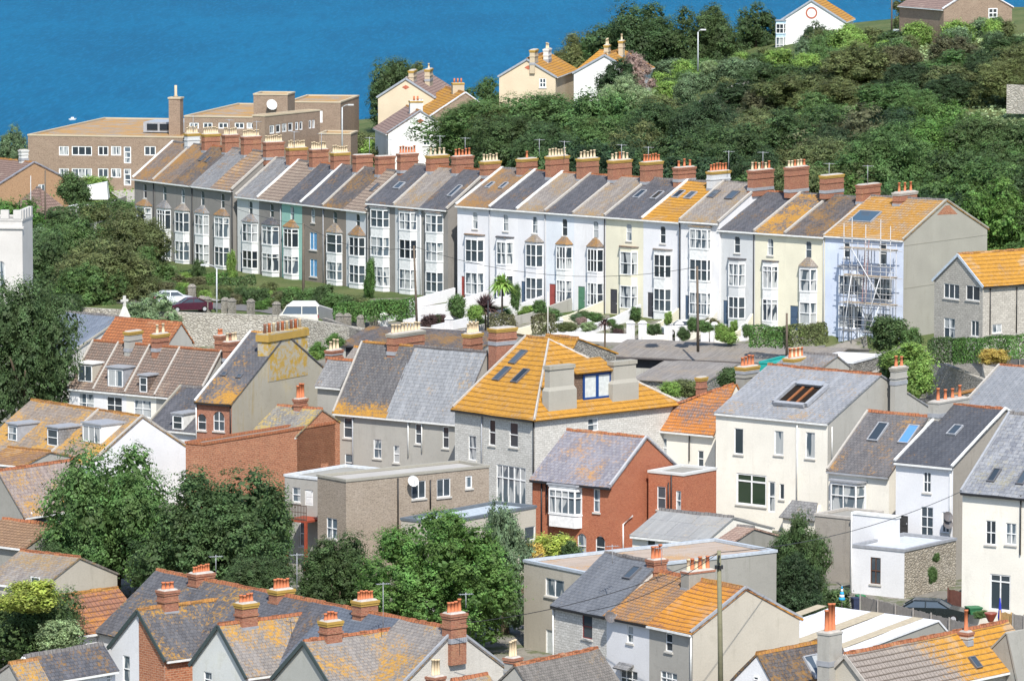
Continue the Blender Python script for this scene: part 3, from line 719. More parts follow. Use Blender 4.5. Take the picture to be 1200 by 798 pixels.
def shrub(px, pt, pw, ph, D, col, label, group=None, name='shrub', zg=None, kind='bush', cat='bush'):
    k = F/D; w = pw/k; h = ph/k; top = at(px, pt, D)
    c = GR[col]; q = random.uniform(.9, 1.1)
    o = bpy.data.objects.new(name, random.choice(CROWNS[kind])); COL.objects.link(o)
    o.location = (top.x, D, top.z-h/2); o.scale = (w/2*1.05, w/2*1.05, h/2*1.05); o.rotation_euler.z = random.uniform(0, 6.28); o.color = (c[0]*q, c[1]*q, c[2]*q, 1)
    return tag(o, label, cat, group)
def hedge(p0, p1, h, w, col, label, dens=55, size=.13, name='hedge', lump=.12, zb=None, cat='hedge'):
    """from world point p0 to p1 (base), height h, width w"""
    A = Vector(p0); B = Vector(p1); L = (B-A).length; d = (B-A)/L; s = Vector((d.y, -d.x, 0)).normalized()
    n = int((2*L*h+L*w*1.0+2*w*h)*dens*2.0)
    P = []; Q = []
    c1 = [(random.uniform(0, L), random.uniform(-1, 1)) for _ in range(int(L*1.2)+2)]
    for _ in range(n):
        r = random.uniform(0, 2*L*h+L*w+2*w*h); a = random.uniform(0, L); z = random.uniform(0, h); y = random.uniform(-.5, .5)*w
        if r < L*h: y = -w/2; nn = (0,-1,.2)
        elif r < 2*L*h: y = w/2; nn = (0,1,.2)
        elif r < 2*L*h+L*w: z = h; nn = (0,0,1)
        else:
            a = random.choice((0, L)); nn = ((-1 if a == 0 else 1),0,.2)
        bump_ = lump*math.sin(a*1.7+.6*math.sin(a*4.1))+random.gauss(0, .05)
        k_ = 1-.18*(z/h)**6
        P.append((a, (y+bump_*(1 if y > 0 else -1 if y < 0 else 0))*k_, z+(bump_ if z == h else random.gauss(0, .03)))); Q.append(nn)
    me = leaves_mesh(name, np.array(P, float), size, np.array(Q, float))
    o = bpy.data.objects.new(name, me); COL.objects.link(o); o.location = A; dz = d.z
    o.rotation_euler = (0, -math.asin(dz), math.atan2(d.y, d.x)); c = GR[col]; o.color = (*c, 1)
    core = None
    return tag(o, label, cat)
def spiky(px, pb, D, h, r, col, label, n=70, trunk_h=.9, name='cordyline', leafw=.07, droop=.5, zg=None):
    b = at(px, pb, D); zg = ground(b.x, D) if zg is None else zg; root = empty(name, (b.x, D, zg), 0, label, 'shrub')
    dz = b.z-zg
    m = MB(); m.tube([(0,0,0), (0,0,dz+trunk_h)], [.12, .09], 7); m.build('trunk', BARK, root)
    m = MB()
    for i in range(n):
        a = random.uniform(0, 6.28); e = random.uniform(-.1, 1.4); L = r*random.uniform(.75, 1.1); d = Vector((math.cos(a)*math.cos(e), math.sin(a)*math.cos(e), math.sin(e)))
        p0 = Vector((0,0,dz+trunk_h)); p1 = p0+d*L*.55; p2 = p0+d*L+Vector((0,0,-droop*L*math.cos(e))); s = Vector((-math.sin(a), math.cos(a), 0))*leafw
        m.poly([p0-s*.5, p0+s*.5, p1+s, p1-s]); m.poly([p1-s, p1+s, p2])
    o = m.build('foliage', LEAF, root, fix=False); o.color = (*GR[col], 1)
    t = o.data.attributes.new('tint', 'FLOAT', 'FACE'); t.data.foreach_set('value', [random.uniform(.2, .9) for _ in o.data.polygons])
    return root
# ---------------------------------------------------------------- ground
def interp(x, pts):
    if x <= pts[0][0]: return pts[0][1]
    for (a, p), (b, q) in zip(pts, pts[1:]):
        if x <= b: return p+(q-p)*(x-a)/(b-a)
    return pts[-1][1]
FRONT = [(-90,610),(-60,596),(-43,582),(-24,556),(-13,540),(-6,535),(12,519),(38,500),(60,486),(100,470)]
EDGE = [(-120,560),(-80,540),(-38,519),(-23,514),(-13,504),(-9,503),(8,505),(29,496.5),(45,491),(60,489)]
STREET = [(-60,575),(-13,515),(-6,514),(5,512),(13,511),(20,509),(30,503),(40,497),(60,490)]
def gpt(x, y, lo=300.0):
    D = lo
    while D < 760:
        P = at(x, y, D)
        if P.z <= ground(P.x, D): return P
        D += .5
    return P
def ground(X, Y):
    fy = interp(X, FRONT)
    if Y > 720: 
        zt = interp(X, [(-70,3.0),(-12,8.0),(11,14),(40,20),(70,23)]); return zt+(-49-zt)*min(1, (Y-720)/130)
    if Y > fy:
        zt = interp(X, [(-70,3.0),(-12,8.0),(11,14),(40,20),(70,23)]); d = Y-fy
        return zt*interp(d, [(0,0),(16,0),(34,.2),(60,.42),(120,.72),(170,.97),(210,1.0)]) if X > -5 else zt*interp(d, [(0,0),(20,0),(60,.6),(110,1.0)])
    e = interp(X, EDGE); st = interp(X, STREET); zl = 1.4*min(1, max(0, (X+20)/11))
    if Y > st: z = -zl*min(1, (fy-Y)/max(fy-st, 1))
    elif Y > e+3.2: z = -zl
    elif Y < e+.7: z = -3
    else: z = -3+(3-zl)*(Y-e-.7)/2.5
    if Y < 160: z = max(z, 50-.35*Y) if Y > 0 else 50
    return z
# ---------------------------------------------------------------- terrain, sea, sky, light, camera
def build_terrain():
    xs = np.arange(-330, 331, 5.0); ys = np.arange(-60, 900, 2.5)
    v = [(float(x), float(y), ground(float(x), float(y))) for y in ys for x in xs]; nx = len(xs)
    f = [(j*nx+i, j*nx+i+1, (j+1)*nx+i+1, (j+1)*nx+i) for j in range(len(ys)-1) for i in range(nx-1)]
    me = bpy.data.meshes.new('ground'); me.from_pydata(v, [], f)
    for p in me.polygons: p.use_smooth = True
    x = N('ground_cover'); tc = x.n('ShaderNodeTexCoord'); o = tc.outputs['Object']
    g = x.mix(x.ramp(x.noise(o, .12, 5, .6), .35, .65), (.06,.095,.03), (.11,.13,.05)); g = x.mix(x.ramp(x.noise(o, 1.6, 4, .7), .45, .75, 0, .6), g, (.17,.16,.085))
    pv = x.mix(x.ramp(x.noise(o, .25, 4, .6), .35, .7), (.2,.19,.17), (.3,.28,.25)); pv = x.mix(x.ramp(x.noise(o, 3, 3, .7), .5, .8, 0, .5), pv, (.12,.12,.1))
    sp = x.n('ShaderNodeSeparateXYZ'); x.l(o, sp.inputs[0])
    x.bump(x.noise(o, 2.5, 4, .7), .6, .2); x.fin(g, .95, .1); me.materials.append(x.mat)
    x = N('yard_ground'); tc = x.n('ShaderNodeTexCoord'); o = tc.outputs['Object']
    pv = x.mix(x.ramp(x.noise(o, .25, 4, .6), .35, .7), (.17,.16,.14), (.27,.25,.22)); pv = x.mix(x.ramp(x.noise(o, 3, 3, .7), .5, .8, 0, .5), pv, (.12,.12,.1))
    pv = x.mix(x.ramp(x.noise(o, .45, 4, .7), .5, .6, 0, .8), pv, (.09,.11,.045)); x.bump(x.noise(o, 2.5, 4, .7), .6, .2); x.fin(pv, .95, .1); me.materials.append(x.mat)
    for p in me.polygons:
        c = p.center; e = interp(c.x, EDGE); fy = interp(c.x, FRONT); st = interp(c.x, STREET)
        p.material_index = 1 if (c.y < e+4 or (c.x > -16 and c.y < fy-.5)) else 0
    ob = bpy.data.objects.new('ground', me); COL.objects.link(ob); tag(ob, kind='structure')
    s = MB(); s.poly([(-3500,560,-46), (3500,560,-46), (3500,9000,-46), (-3500,9000,-46)])
    x = N('sea_water'); tc = x.n('ShaderNodeTexCoord'); o = tc.outputs['Object']
    n1 = x.noise(o, .02, 5, .62, sc=(.8,.2,1)); n2 = x.noise(o, .8, 4, .7, sc=(1,.08,1)); n3 = x.noise(o, .2, 4, .65, sc=(1,.09,1), dist=.4)
    c = x.mix(x.ramp(n1, .3, .7), (.0008,.082,.172), (.001,.106,.212)); c = x.mix(x.ramp(n2, .47, .62, 0, .55), c, (.006,.132,.265)); c = x.mix(x.ramp(n3, .5, .64, 0, .5), c, (.001,.075,.165))  # pale ripple crests and dark troughs put light and shade into the water colour
    h = x.mul(x.mul(n2, .5), x.mul(n3, 1.0), 'ADD'); x.bump(h, .6, .8)
    x.fin(c, .6, .03); so = s.build('sea', x.mat, fix=False, kind='structure')
build_terrain()
def sheet(name, pts, z, mat, dz=.02):
    m = MB(); m.poly([(p[0], p[1], (ground(p[0], p[1]) if z is None else z)+dz) for p in pts]); return m.build(name, mat, fix=False, kind='structure')
ASPH = plain('asphalt', (.16,.155,.15), .95, .1); PAVE = plain('paving', (.36,.34,.31), .95, .1)
w = bpy.data.worlds.new('World'); scene.world = w; w.use_nodes = True; nt = w.node_tree
SUN_EL = math.radians(49); SUN_DIR = Vector((.14, -.99, 0)).normalized()
sky = nt.nodes.new('ShaderNodeTexSky'); sky.sky_type = 'NISHITA'; sky.sun_disc = False; sky.sun_elevation = SUN_EL
sky.sun_rotation = math.atan2(SUN_DIR.x, SUN_DIR.y); sky.dust_density = .6; sky.altitude = 0
nt.links.new(sky.outputs[0], nt.nodes['Background'].inputs[0]); nt.nodes['Background'].inputs[1].default_value = .15
sd = bpy.data.lights.new('sun', 'SUN'); sd.energy = 4.6; sd.angle = math.radians(.5); sd.color = (1, .955, .88)
so = bpy.data.objects.new('sun', sd); COL.objects.link(so)
tosun = Vector((SUN_DIR.x*math.cos(SUN_EL), SUN_DIR.y*math.cos(SUN_EL), math.sin(SUN_EL)))
so.rotation_euler = tosun.to_track_quat('Z', 'Y').to_euler(); so.location = (0, 0, 120)
cd = bpy.data.cameras.new('camera'); cd.lens = 180; cd.sensor_width = 36; cd.sensor_fit = 'HORIZONTAL'; cd.clip_start = 1; cd.clip_end = 30000
co = bpy.data.objects.new('camera', cd); COL.objects.link(co); co.location = CAM; co.rotation_euler = (PI/2-PITCH, 0, 0); scene.camera = co
vs = scene.view_settings; vs.view_transform = 'Standard'; vs.look = 'None'; vs.exposure = 0.45; vs.gamma = 1; vs.use_curve_mapping = False

# ---------------------------------------------------------------- the long curved terrace
def basey(x): return interp(x, [(157,312),(265,322),(535,355),(1057,400)])
SL_D = slate('slate_dark', (.085,.088,.1), (.13,.13,.145), amt=.22, pale=.08)
SL_D2 = slate('slate_dark_brown', (.095,.085,.085), (.15,.135,.13), amt=.45, pale=.1)
SL_B = slate('slate_brown', (.17,.135,.115), (.23,.19,.165), (.32,.17,.05), .55, pale=.25)
SL_G = slate('slate_grey', (.2,.2,.205), (.28,.28,.285), amt=.25, pale=.35)
SL_P = slate('slate_pale_brown', (.24,.21,.19), (.31,.28,.25), (.34,.22,.09), .4, pale=.4)
SL_O = slate('slate_orange_patch', (.11,.11,.12), (.17,.165,.17), (.5,.25,.03), .62, pale=.15)
TL_T = tiles('tile_tan', (.3,.24,.19), (.26,.2,.16), OR, .22, .5, (.09,.07,.06)); TL_TO = tiles('tile_tan_orange', (.3,.23,.18), (.25,.19,.15), OR, .52, .5, (.09,.07,.06))
TL_O = tiles('tile_orange', (.34,.24,.15), (.28,.18,.1), OR, .8, .55, (.14,.07,.02))
TL_O2 = tiles('tile_orange_worn', (.36,.29,.22), (.3,.22,.15), OR, .68, .5, (.16,.09,.03))
W_DK = render_wall('dark_render', (.255,.24,.22), (.11,.1,.09), .5); W_BR = render_wall('brown_render', (.245,.21,.175), (.11,.09,.07), .5)
W_OW = render_wall('off_white_render', (.6,.6,.57), (.3,.28,.24), .35); W_MINT = render_wall('mint_render', (.3,.52,.44), (.25,.35,.3), .25)
W_PG = render_wall('pale_grey_render', (.55,.56,.56), (.25,.25,.23), .35); W_WH = render_wall('white_render', (.73,.72,.72), (.42,.4,.36), .35)
W_LI = render_wall('lilac_white_render', (.71,.705,.715), (.38,.36,.36), .25); W_BW = render_wall('blue_white_render', (.67,.7,.735), (.4,.42,.45), .4)
W_CR = render_wall('cream_render', (.72,.68,.53), (.4,.36,.27), .22); W_BL = render_wall('blue_render', (.56,.62,.74), (.7,.71,.73), .6)
GABLEW = render_wall('bare_cement_gable', (.38,.36,.31), (.24,.22,.17), .3)
T = [ # x0, x1, wall, roof, bay centre, bay width, style, label
 (157.5,181,W_DK,SL_B,.53,.62,'b2','dark grey terrace house at the far left end, with a white verge'),
 (181,203,W_DK,SL_B,.55,.62,'b2','dark grey terrace house second from the left end, rusty brown slates'),
 (203,226,W_DK,SL_D2,.5,.62,'b2','dark grey terrace house third from the left, two small rooflights near its ridge'),
 (226,249,W_DK,SL_G,.5,.62,'b2','dark grey terrace house fourth from the left end, plain grey slates'),
 (249,273,W_DK,TL_TO,.5,.62,'b2','dark grey terrace house with a ribbed tan and orange tile roof'),
 (278,303.5,W_OW,SL_G,.62,.62,'b2','off white terrace house with a pale grey slate roof right of the five dark ones'),
 (303.5,330,W_DK,TL_T,.57,.62,'b2','dark terrace house with ribbed tan tiles, left of the mint green house'),
 (330,354,W_MINT,SL_D,.52,.6,'b2','mint green terrace house with a white bay'),
 (354,380,W_BR,SL_D,.5,.6,'plain','brown terrace house without bays, blue window openings'),
 (380,405.5,W_BR,SL_D2,.5,.64,'b2','brown terrace house with a white bay right of the one with blue windows'),
 (405.5,431,W_PG,TL_T,.55,.64,'b2','pale grey terrace house with striped tan tiles and a creeper at its right edge'),
 (431,463,W_DK,SL_D,.48,.62,'b3','dark terrace house with a white three storey bay and one square rooflight'),
 (463,494,W_PG,SL_P,.52,.6,'b3','pale terrace house with a white three storey bay, middle of the three tall bay fronts'),
 (494,525,W_DK,SL_D,.52,.6,'b3','dark terrace house with a white three storey bay and a long pale rooflight'),
 (536,575,W_LI,SL_B,.53,.54,'b2f','lilac white terrace house starting the white stretch, two rooflights in brown slates'),
 (575,607,W_WH,SL_D,.55,.56,'b2f','white terrace house with flat topped bays behind the palm like shrub'),
 (607,640,W_LI,SL_P,.6,.58,'b2','lilac white terrace house with a slate topped bay, right of the palm like shrub'),
 (640,673,W_BW,SL_D,.66,.54,'b2','blue white terrace house under a plain dark slate roof'),
 (673,710,W_WH,SL_P,.68,.5,'b2','white terrace house with a black drainpipe at its right edge, left of the cream one'),
 (710,754,W_CR,SL_D,.62,.46,'b2f','cream terrace house under dark slates with two open rooflights'),
 (754,798,W_LI,TL_O,.52,.46,'b2f','lilac white terrace house under bright orange ribbed tiles'),
 (798,843,W_WH,SL_P,.55,.46,'b3','white terrace house with square three storey bay, two rooflights and a grey cement chimney'),
 (843,885,W_PG,SL_D,.5,.46,'b2f','pale grey terrace house under dark slates, right of the square three storey bay'),
 (885,921,W_CR,SL_O,.5,.5,'b2f','cream terrace house with the brightest orange lichen patch on its dark slates'),
 (921,967,W_CR,SL_D2,.58,.44,'b2','cream terrace house touching the blue house, brown speckled slates and a cement parapet'),
]
CH = 54.0
TCH = [(215,235,156.5,172,W_PG,6,POTC),(235,259,157,178,None,7,POTC),(259,281,158,180,None,7,POTC),(281,307,160,183,None,8,POTC),(307,334,166.5,185,None,8,POTC),(334,361,173,195,None,8,POTC),
 (361,386,175,197,None,7,POTC),(386,411,179,200,None,7,POTC),(412,438,181.5,204,None,0,POTD),(438,464,183,206,None,0,POTD),(464,491,180,200,None,6,TERRA),(498,527,182,204,None,4,POTC),
 (528,556,183,205,None,5,TERRA),(561,588,189,207,None,5,POTC),(604,631,186,209,None,1,TERRA),(638,668,183,208,None,6,POTC),(674.5,703,185.5,210,None,5,POTC),(711,741.6,187.5,211,None,5,(POTC,POTC,TERRA)),
 (749,778,189.5,213,None,6,TERRA),(787.6,816.4,196,210,None,3,TERRA),(827,857,200.5,221,W_PG,6,TERRA),(875,908,199,220,None,6,(POTC,TERRA)),(918,949,195.5,222,None,6,(POTC,POTC,TERRA)),(959.5,990,205,223,None,0,POTC)]
TSKY = [(2,237,186,.5,.9),(2,244,187.5,.5,.9),(10,439,220,.5,1.3),(11,467.7,217.6,1.0,1.2),(13,533,224,.7,2.0),(14,574,217,.6,1.2),(14,590,217.6,.6,1.2),(19,749.7,227.6,.8,1.6),(19,770,229,.8,1.6),(20,795,227.6,.9,1.5),(20,809,229,.9,1.4),(21,836.5,227.6,.8,1.5),(21,858,229,1.0,1.6)]
GRP = [((967,277),(843,263),(1020,233),39,(22,24)),((843,261),(798,259.7),(893,217),39,(21,21)),((798,259.5),(536,244),(850,216),42,(14,20)),
       ((525,245),(431,237.6),(573,201),47,(11,13)),((431,246.5),(278,230),(478,203),54,(5,10)),((273,222),(157.5,208),(319,180),55,(0,4))]
MU = [dict(mull=True), dict(mull=True), dict(mull=False, top_light=.3), dict(mull=False, top_light=.22), dict(mull=True)]
def terrace():
    fb = Frame((1059,281.5), 500, (967,276), (1157,267), gz=at(1059,400,500).z, phi=37)
    # the blue end house with its bare cement gable
    W1 = [('F',989,285,996,302),('F',1030,285,1039,310),('F',1024,325,1045,352,{'nx':2}),('F',1012,368,1022,388),('F',1027,368,1045,386,{'nx':2})]
    r = building(fb, 'terrace_house', 'blue painted end house of the terrace under orange tiles, bare cement gable, scaffolding in front', 'house', W_BL, TL_O2, apex=(1109,236), wins=W1, mright=GABLEW, ridge=RIDGE_G, gutter=True, verge=('R', GABLEW), group='houses of the long terrace')
    P = fb.px(997, 380, 'F', 0); w = 2.2
    bay(fb, P.x-1.4, P.x+1.4, [(1.0,3.2),(4.3,6.2)], -1, 7.0, .8, .5, W_BL, 'flat', nx=3)
    chimney(fb, 1002, 216, 1033, 243, pots=0, a=.8); chimney(fb, 1045, 225, 1076, 246, pots=3, pot=TERRA, poth=.9, a=.9, cap=MORTAR)
    sl = skylight(fb, 1014, 254, 2.6, 2.3, fr=LEAD, g=glass('big_rooflight', (.02,.035,.05), amt=0.0)); 
    a_ = fb.px(1098,252,'R'); b_ = fb.px(1122,251,'R'); t_ = fb.px(1110,241,'R'); q_ = MB(); q_.poly([(.012-fb.dx,a_.y,a_.z),(.012-fb.dx,b_.y,b_.z),(.012-fb.dx,t_.y+.4,t_.z),(.012-fb.dx,t_.y-.4,t_.z)]); q_.build('bare_brick_patch', BRO, fb.r, fix=False)
    for yy_ in (288, 338):
        a_ = fb.px(1063,yy_,'R'); q_ = MB(); q_.box(.0-fb.dx, .02-fb.dx, .1, fb.W-.1, a_.z, a_.z+.07); q_.build('cement_joint', GCAP, fb.r)
    prev = fb; D = (fb.O-fb.xd*fb.Lu).y; res = []
    for gi, (C, L, ap, phi, (i0, i1)) in enumerate(GRP):
        if gi == 1: D -= .35
        if gi == 2: D += .5
        if gi == 3: D += 2.2
        if gi == 5: D += .8
        f = Frame(C, D, L, None, gz=at(C[0], basey(C[0]), D).z, phi=phi); q = f.px(ap[0], ap[1], 'R', 0.0); f.yr = q.y; f.hr = q.z; f.W = 2*f.yr; f.kind = 'gable'
        D = (f.O-f.xd*f.Lu).y
        P0 = f.wl(0, 0, f.he)
        for i in range(i1, i0-1, -1):
            x0p, x1p, mw, mr, bc, bw, style, lab = T[i]
            xa = -solve_x(P0, -f.xd, x0p); xb = -solve_x(P0, -f.xd, x1p) if i != i1 else 0.0
            root = f.root('terrace_house', lab, 'house', 'houses of the long terrace', dx=(xa+xb)/2); off = Vector((f.dx, 0, 0)); S = f.he/9.6; w = xb-xa
            holes = []; ws = []
            c = xa+w*bc; bwid = w*bw
            first = i == i0; last = i == i1
            if style in ('b2', 'b2f', 'plain'):
                aw = .36 if w > 3.2 else .33; holes.append((c-aw, c+aw, 7.35*S, 9.0*S, 'arch')); ws.append((holes[-1], dict(ny=2, bar=.05)))
            blue = plain('blue_boarding', (.12,.3,.5), .7, .2)
            if style == 'plain':
                for z in (.9, 4.1): holes.append((c-.7, c+.7, z*S, (z+2.1)*S, '')); ws.append((holes[-1], dict(ny=1, g=blue, nx=2)))
            dx0 = xa+.12*w; dw = min(.95, c-bwid/2-dx0-.1)
            if dw > .45: holes.append((dx0, dx0+dw, .25, 2.6*S, ''))
            else: dw = 0
            wl_, ro, rd = gable_solid(root, off, xa, xb, 0, f.W, f.yr, f.he, f.hr, mw, mr, holes, (), mright=mw if i != 13 else W_DK, ends=(first or i in (21,14), last or i in (21,14,13)), ov=.02, oe=.3, zb=-2.5)
            ridge_bar(root, off, rd, RIDGE_R if i in (16,18,13,15) or i % 5 == 2 else RIDGE_G, .24)
            for hh, o in ws: window(root, off, fmap('F', 0), *hh[:4], **o)
            if dw: door(root, off, fmap('F', 0), dx0, dx0+dw, .25, 2.55*S, plain('door_paint', random.choice([(.06,.1,.16),(.3,.06,.05),(.05,.05,.06),(.45,.46,.46),(.08,.2,.12)]), .4, .4), rec=.35 if False else .1)
            bmat = mw if mw in (W_LI, W_WH, W_BW, W_CR, W_PG) and random.random() < .75 else WHITE
            if i == 7: bmat = WHITE
            rmt = random.choice((SL_G, SL_B, SL_P, SL_D))
            if style == 'b2': bay(f, c-bwid/2, c+bwid/2, [(.95*S,3.1*S),(4.15*S,6.35*S)], -2, 6.6*S, random.uniform(.52,.7), .42*min(1, bwid/2), bmat, 'hip', rmt, nx=random.choice((2,2,1,3)), roofh=random.uniform(.7,1.0), **random.choice(MU))
            if style == 'b2f': bay(f, c-bwid/2, c+bwid/2, [(.95*S,3.1*S),(4.15*S,6.35*S)], -2, 6.75*S, random.uniform(.52,.7), .42*min(1, bwid/2), bmat, 'flat', rmt, nx=random.choice((2,2,1)), **random.choice(MU))
            if style == 'b3': bay(f, c-bwid/2, c+bwid/2, [(.95*S,3.0*S),(4.1*S,6.1*S),(7.1*S,8.9*S)], -2, 9.1*S, .6, .38 if i != 21 else 0, WHITE, 'flat', rmt, nx=2 if i != 21 else 3)
            # parapet between roofs, gutter and drainpipe
            if i >= 14 or i in (5,7,8,10) or last or first:
                v = MB(); pm = WHITE if i in (14,15,19,7,5) else MORTAR; xx = xb-off.x if not first or i in (14,21) else xb-off.x
                v.bar((xx, -.25, f.he-.25*(f.hr-f.he)/f.yr+.2), (xx, f.yr, f.hr+.2), .22, .22); v.bar((xx, f.W+.2, f.he-.2*(f.hr-f.he)/f.yr+.2), (xx, f.yr, f.hr+.2), .22, .22); v.build('parapet', pm, root)
            if first:
                v = MB(); xx = xa-off.x
                v.bar((xx, -.25, f.he-.25*(f.hr-f.he)/f.yr+.2), (xx, f.yr, f.hr+.2), .2, .2); v.bar((xx, f.W+.2, f.he-.2*(f.hr-f.he)/f.yr+.2), (xx, f.yr, f.hr+.2), .2, .2); v.build('verge', WHITE if i in (0,14) else MORTAR, root)
            g = MB(); sl = (f.hr-f.he)/f.yr; g.box(xa-off.x, xb-off.x, -.42, -.28, f.he-.3*sl-.1, f.he-.3*sl+.05); g.box(xa-off.x, xb-off.x, -.28, -.004, f.he-.3*sl-.06, f.he-.3*sl-.02); g.build('gutter', WHITE, root)
            if i % 2 == 0 or i in (21,18): g = MB(); xx = (xb if i != 21 else xa)-off.x-.12; g.tube([(xx,-.08,f.he-.3), (xx,-.08,-.5)], .055, 6); g.build('downpipe', BLACK if i in (0,2,4,18,21,22,10) else (WHITE if i in (12,13,7) else GREYM), root)
            if i < len(TCH):
                t = TCH[i]; chimney(f, t[0], t[2], t[1], t[3], mat=t[4] or BRC, cap=YCAP if random.random() < .4 else None, pots=t[5], pot=t[6], poth=.72, a=.85, corbel=True)
            if i % 3 != 1:
                ay = f.yr+random.uniform(-.6,.8); ax = xb-off.x; az = f.hr+1.9; ag = MB(); ag.tube([(ax,ay,az-.4),(ax,ay,az+1.5)], .03, 5); ag.bar((ax-.5,ay,az+1.4),(ax+.5,ay+.25,az+1.4), .03)
                for k in range(5): q_ = Vector((ax-.45+k*.22,ay+.0+k*.05,az+1.4)); ag.bar(q_-Vector((.05,.28,0)), q_+Vector((-.05,.28,0)), .022)
                ag.build('aerial', GREYM, root)
            for q in TSKY:
                if q[0] == i: skylight(f, q[1], q[2], q[3], q[4], fr=GREYM if i in (11,13,14,15,19,20) else None, g=GLASSD)
            if i in (17,16,20,22): # white garden walls running down to the street handled below
                pass
        res.append((f, i0, i1))
    return fb, res
FB, TG = terrace()
TF = {}
for f, a, b in TG:
    for i in range(a, b+1): TF[i] = f
# ---------------------------------------------------------------- middle of the town
W_GR = render_wall('grey_render', (.38,.365,.33), (.19,.18,.155), .5); W_BG = render_wall('beige_render', (.47,.43,.36), (.22,.2,.15), .35)
W_YG = render_wall('yellow_stained_render', (.4,.37,.3), (.36,.27,.1), .7); W_IV = render_wall('ivory_render', (.79,.75,.66), (.5,.45,.36), .3)
W_PUR = render_wall('bright_white_paint', (.69,.69,.7), (.45,.44,.42), .25); W_CON = render_wall('old_concrete', (.3,.29,.26), (.15,.15,.11), .5)
W_PEB = render_wall('pebble_dash', (.32,.29,.25), (.15,.13,.11), .6, .8)
ST_W = brick_wall('white_limestone', (.6,.585,.545), (.47,.455,.42), (.38,.365,.33), (.63,.61,.57), .46, .17, .018, .5); ST_G = stone_wall('grey_rubble', (.36,.34,.3), (.2,.19,.17), (.11,.1,.09), .4, (.42,.4,.36))
ST_B = brick_wall('narrow_brown_stone', (.32,.26,.2), (.25,.2,.155), (.36,.31,.25), (.4,.34,.28), .4, .1, .014, .5)
TAN = brick_wall('tan_brick', (.36,.25,.16), (.31,.21,.135), (.36,.28,.2), (.4,.3,.2), var=.3)
ROUGHW = render_wall('roughcast_limestone', (.52,.49,.44), (.28,.26,.22), .5, 1.0)
GREYV = LEAD
gz = -3.0
def B(C, D, L=None, R=None, **k): return Frame(C, D, L, R, gz=k.pop('gz', -3.0), **k)
def setx(f, px_, py_): return -solve_x(f.wl(0,0,f.he), -f.xd, px_)
# stone house with the hipped orange roof
f = B((627,490), 391, (533,481.6), (793,475))
GR5 = {'nx':5,'ny':1,'tops':.3,'bar':.08}
building(f, 'stone_house', 'pale stone house with a hipped bright orange tile roof and a blue framed dormer', 'house', ST_W, TL_O, apex=(690,480), hr=f.px(643,399,'F',f.W*.5).z if False else None, yr=f.W/2, kind='gable') if False else None
f.yr = f.W/2; q = f.px(643,399,'F',f.yr); hipin = -q.x
f.hr = q.z
building(f, 'stone_house', 'pale stone house with a hipped bright orange tile roof and a blue framed dormer', 'house', ST_W, TL_O, hr=q.z, yr=f.W/2, hip=(0, hipin), oe=.35,
  wins=[('F',549,510.5,558,539),('F',573,491.6,580.5,521.7),('F',597,495,607,524),('F',581.6,546,616,596,GR5),('R',689,490,701,505)], ridge=RIDGE_O, gutter=BLACK, verge=('L', MORTAR),
  pipes=[('F',565.5,488,560,GREYM),('F',626,492,600,BLACK)])
off = Vector((f.dx,0,0))
ridge_bar(f.r, off, [(f.xr if False else -hipin, f.yr, f.hr+.1), (.3, -.35, f.he-.0)], MORTAR, .22, .1, 'hip_tiles'); ridge_bar(f.r, off, [(-hipin, f.yr, f.hr+.1), (.3, f.W+.35, f.he)], MORTAR, .22, .1, 'hip_tiles')
chimney(f, 571, 384, 607, 440, plane=f.yr-.4, mat=BR, cap=YCAP, pots=0, a=1.1, zb=f.he)
skylight(f, 607, 418.5, .75, 1.7); skylight(f, 588, 438, .75, 1.7); skylight(f, 609.5, 440.5, .75, 1.7)
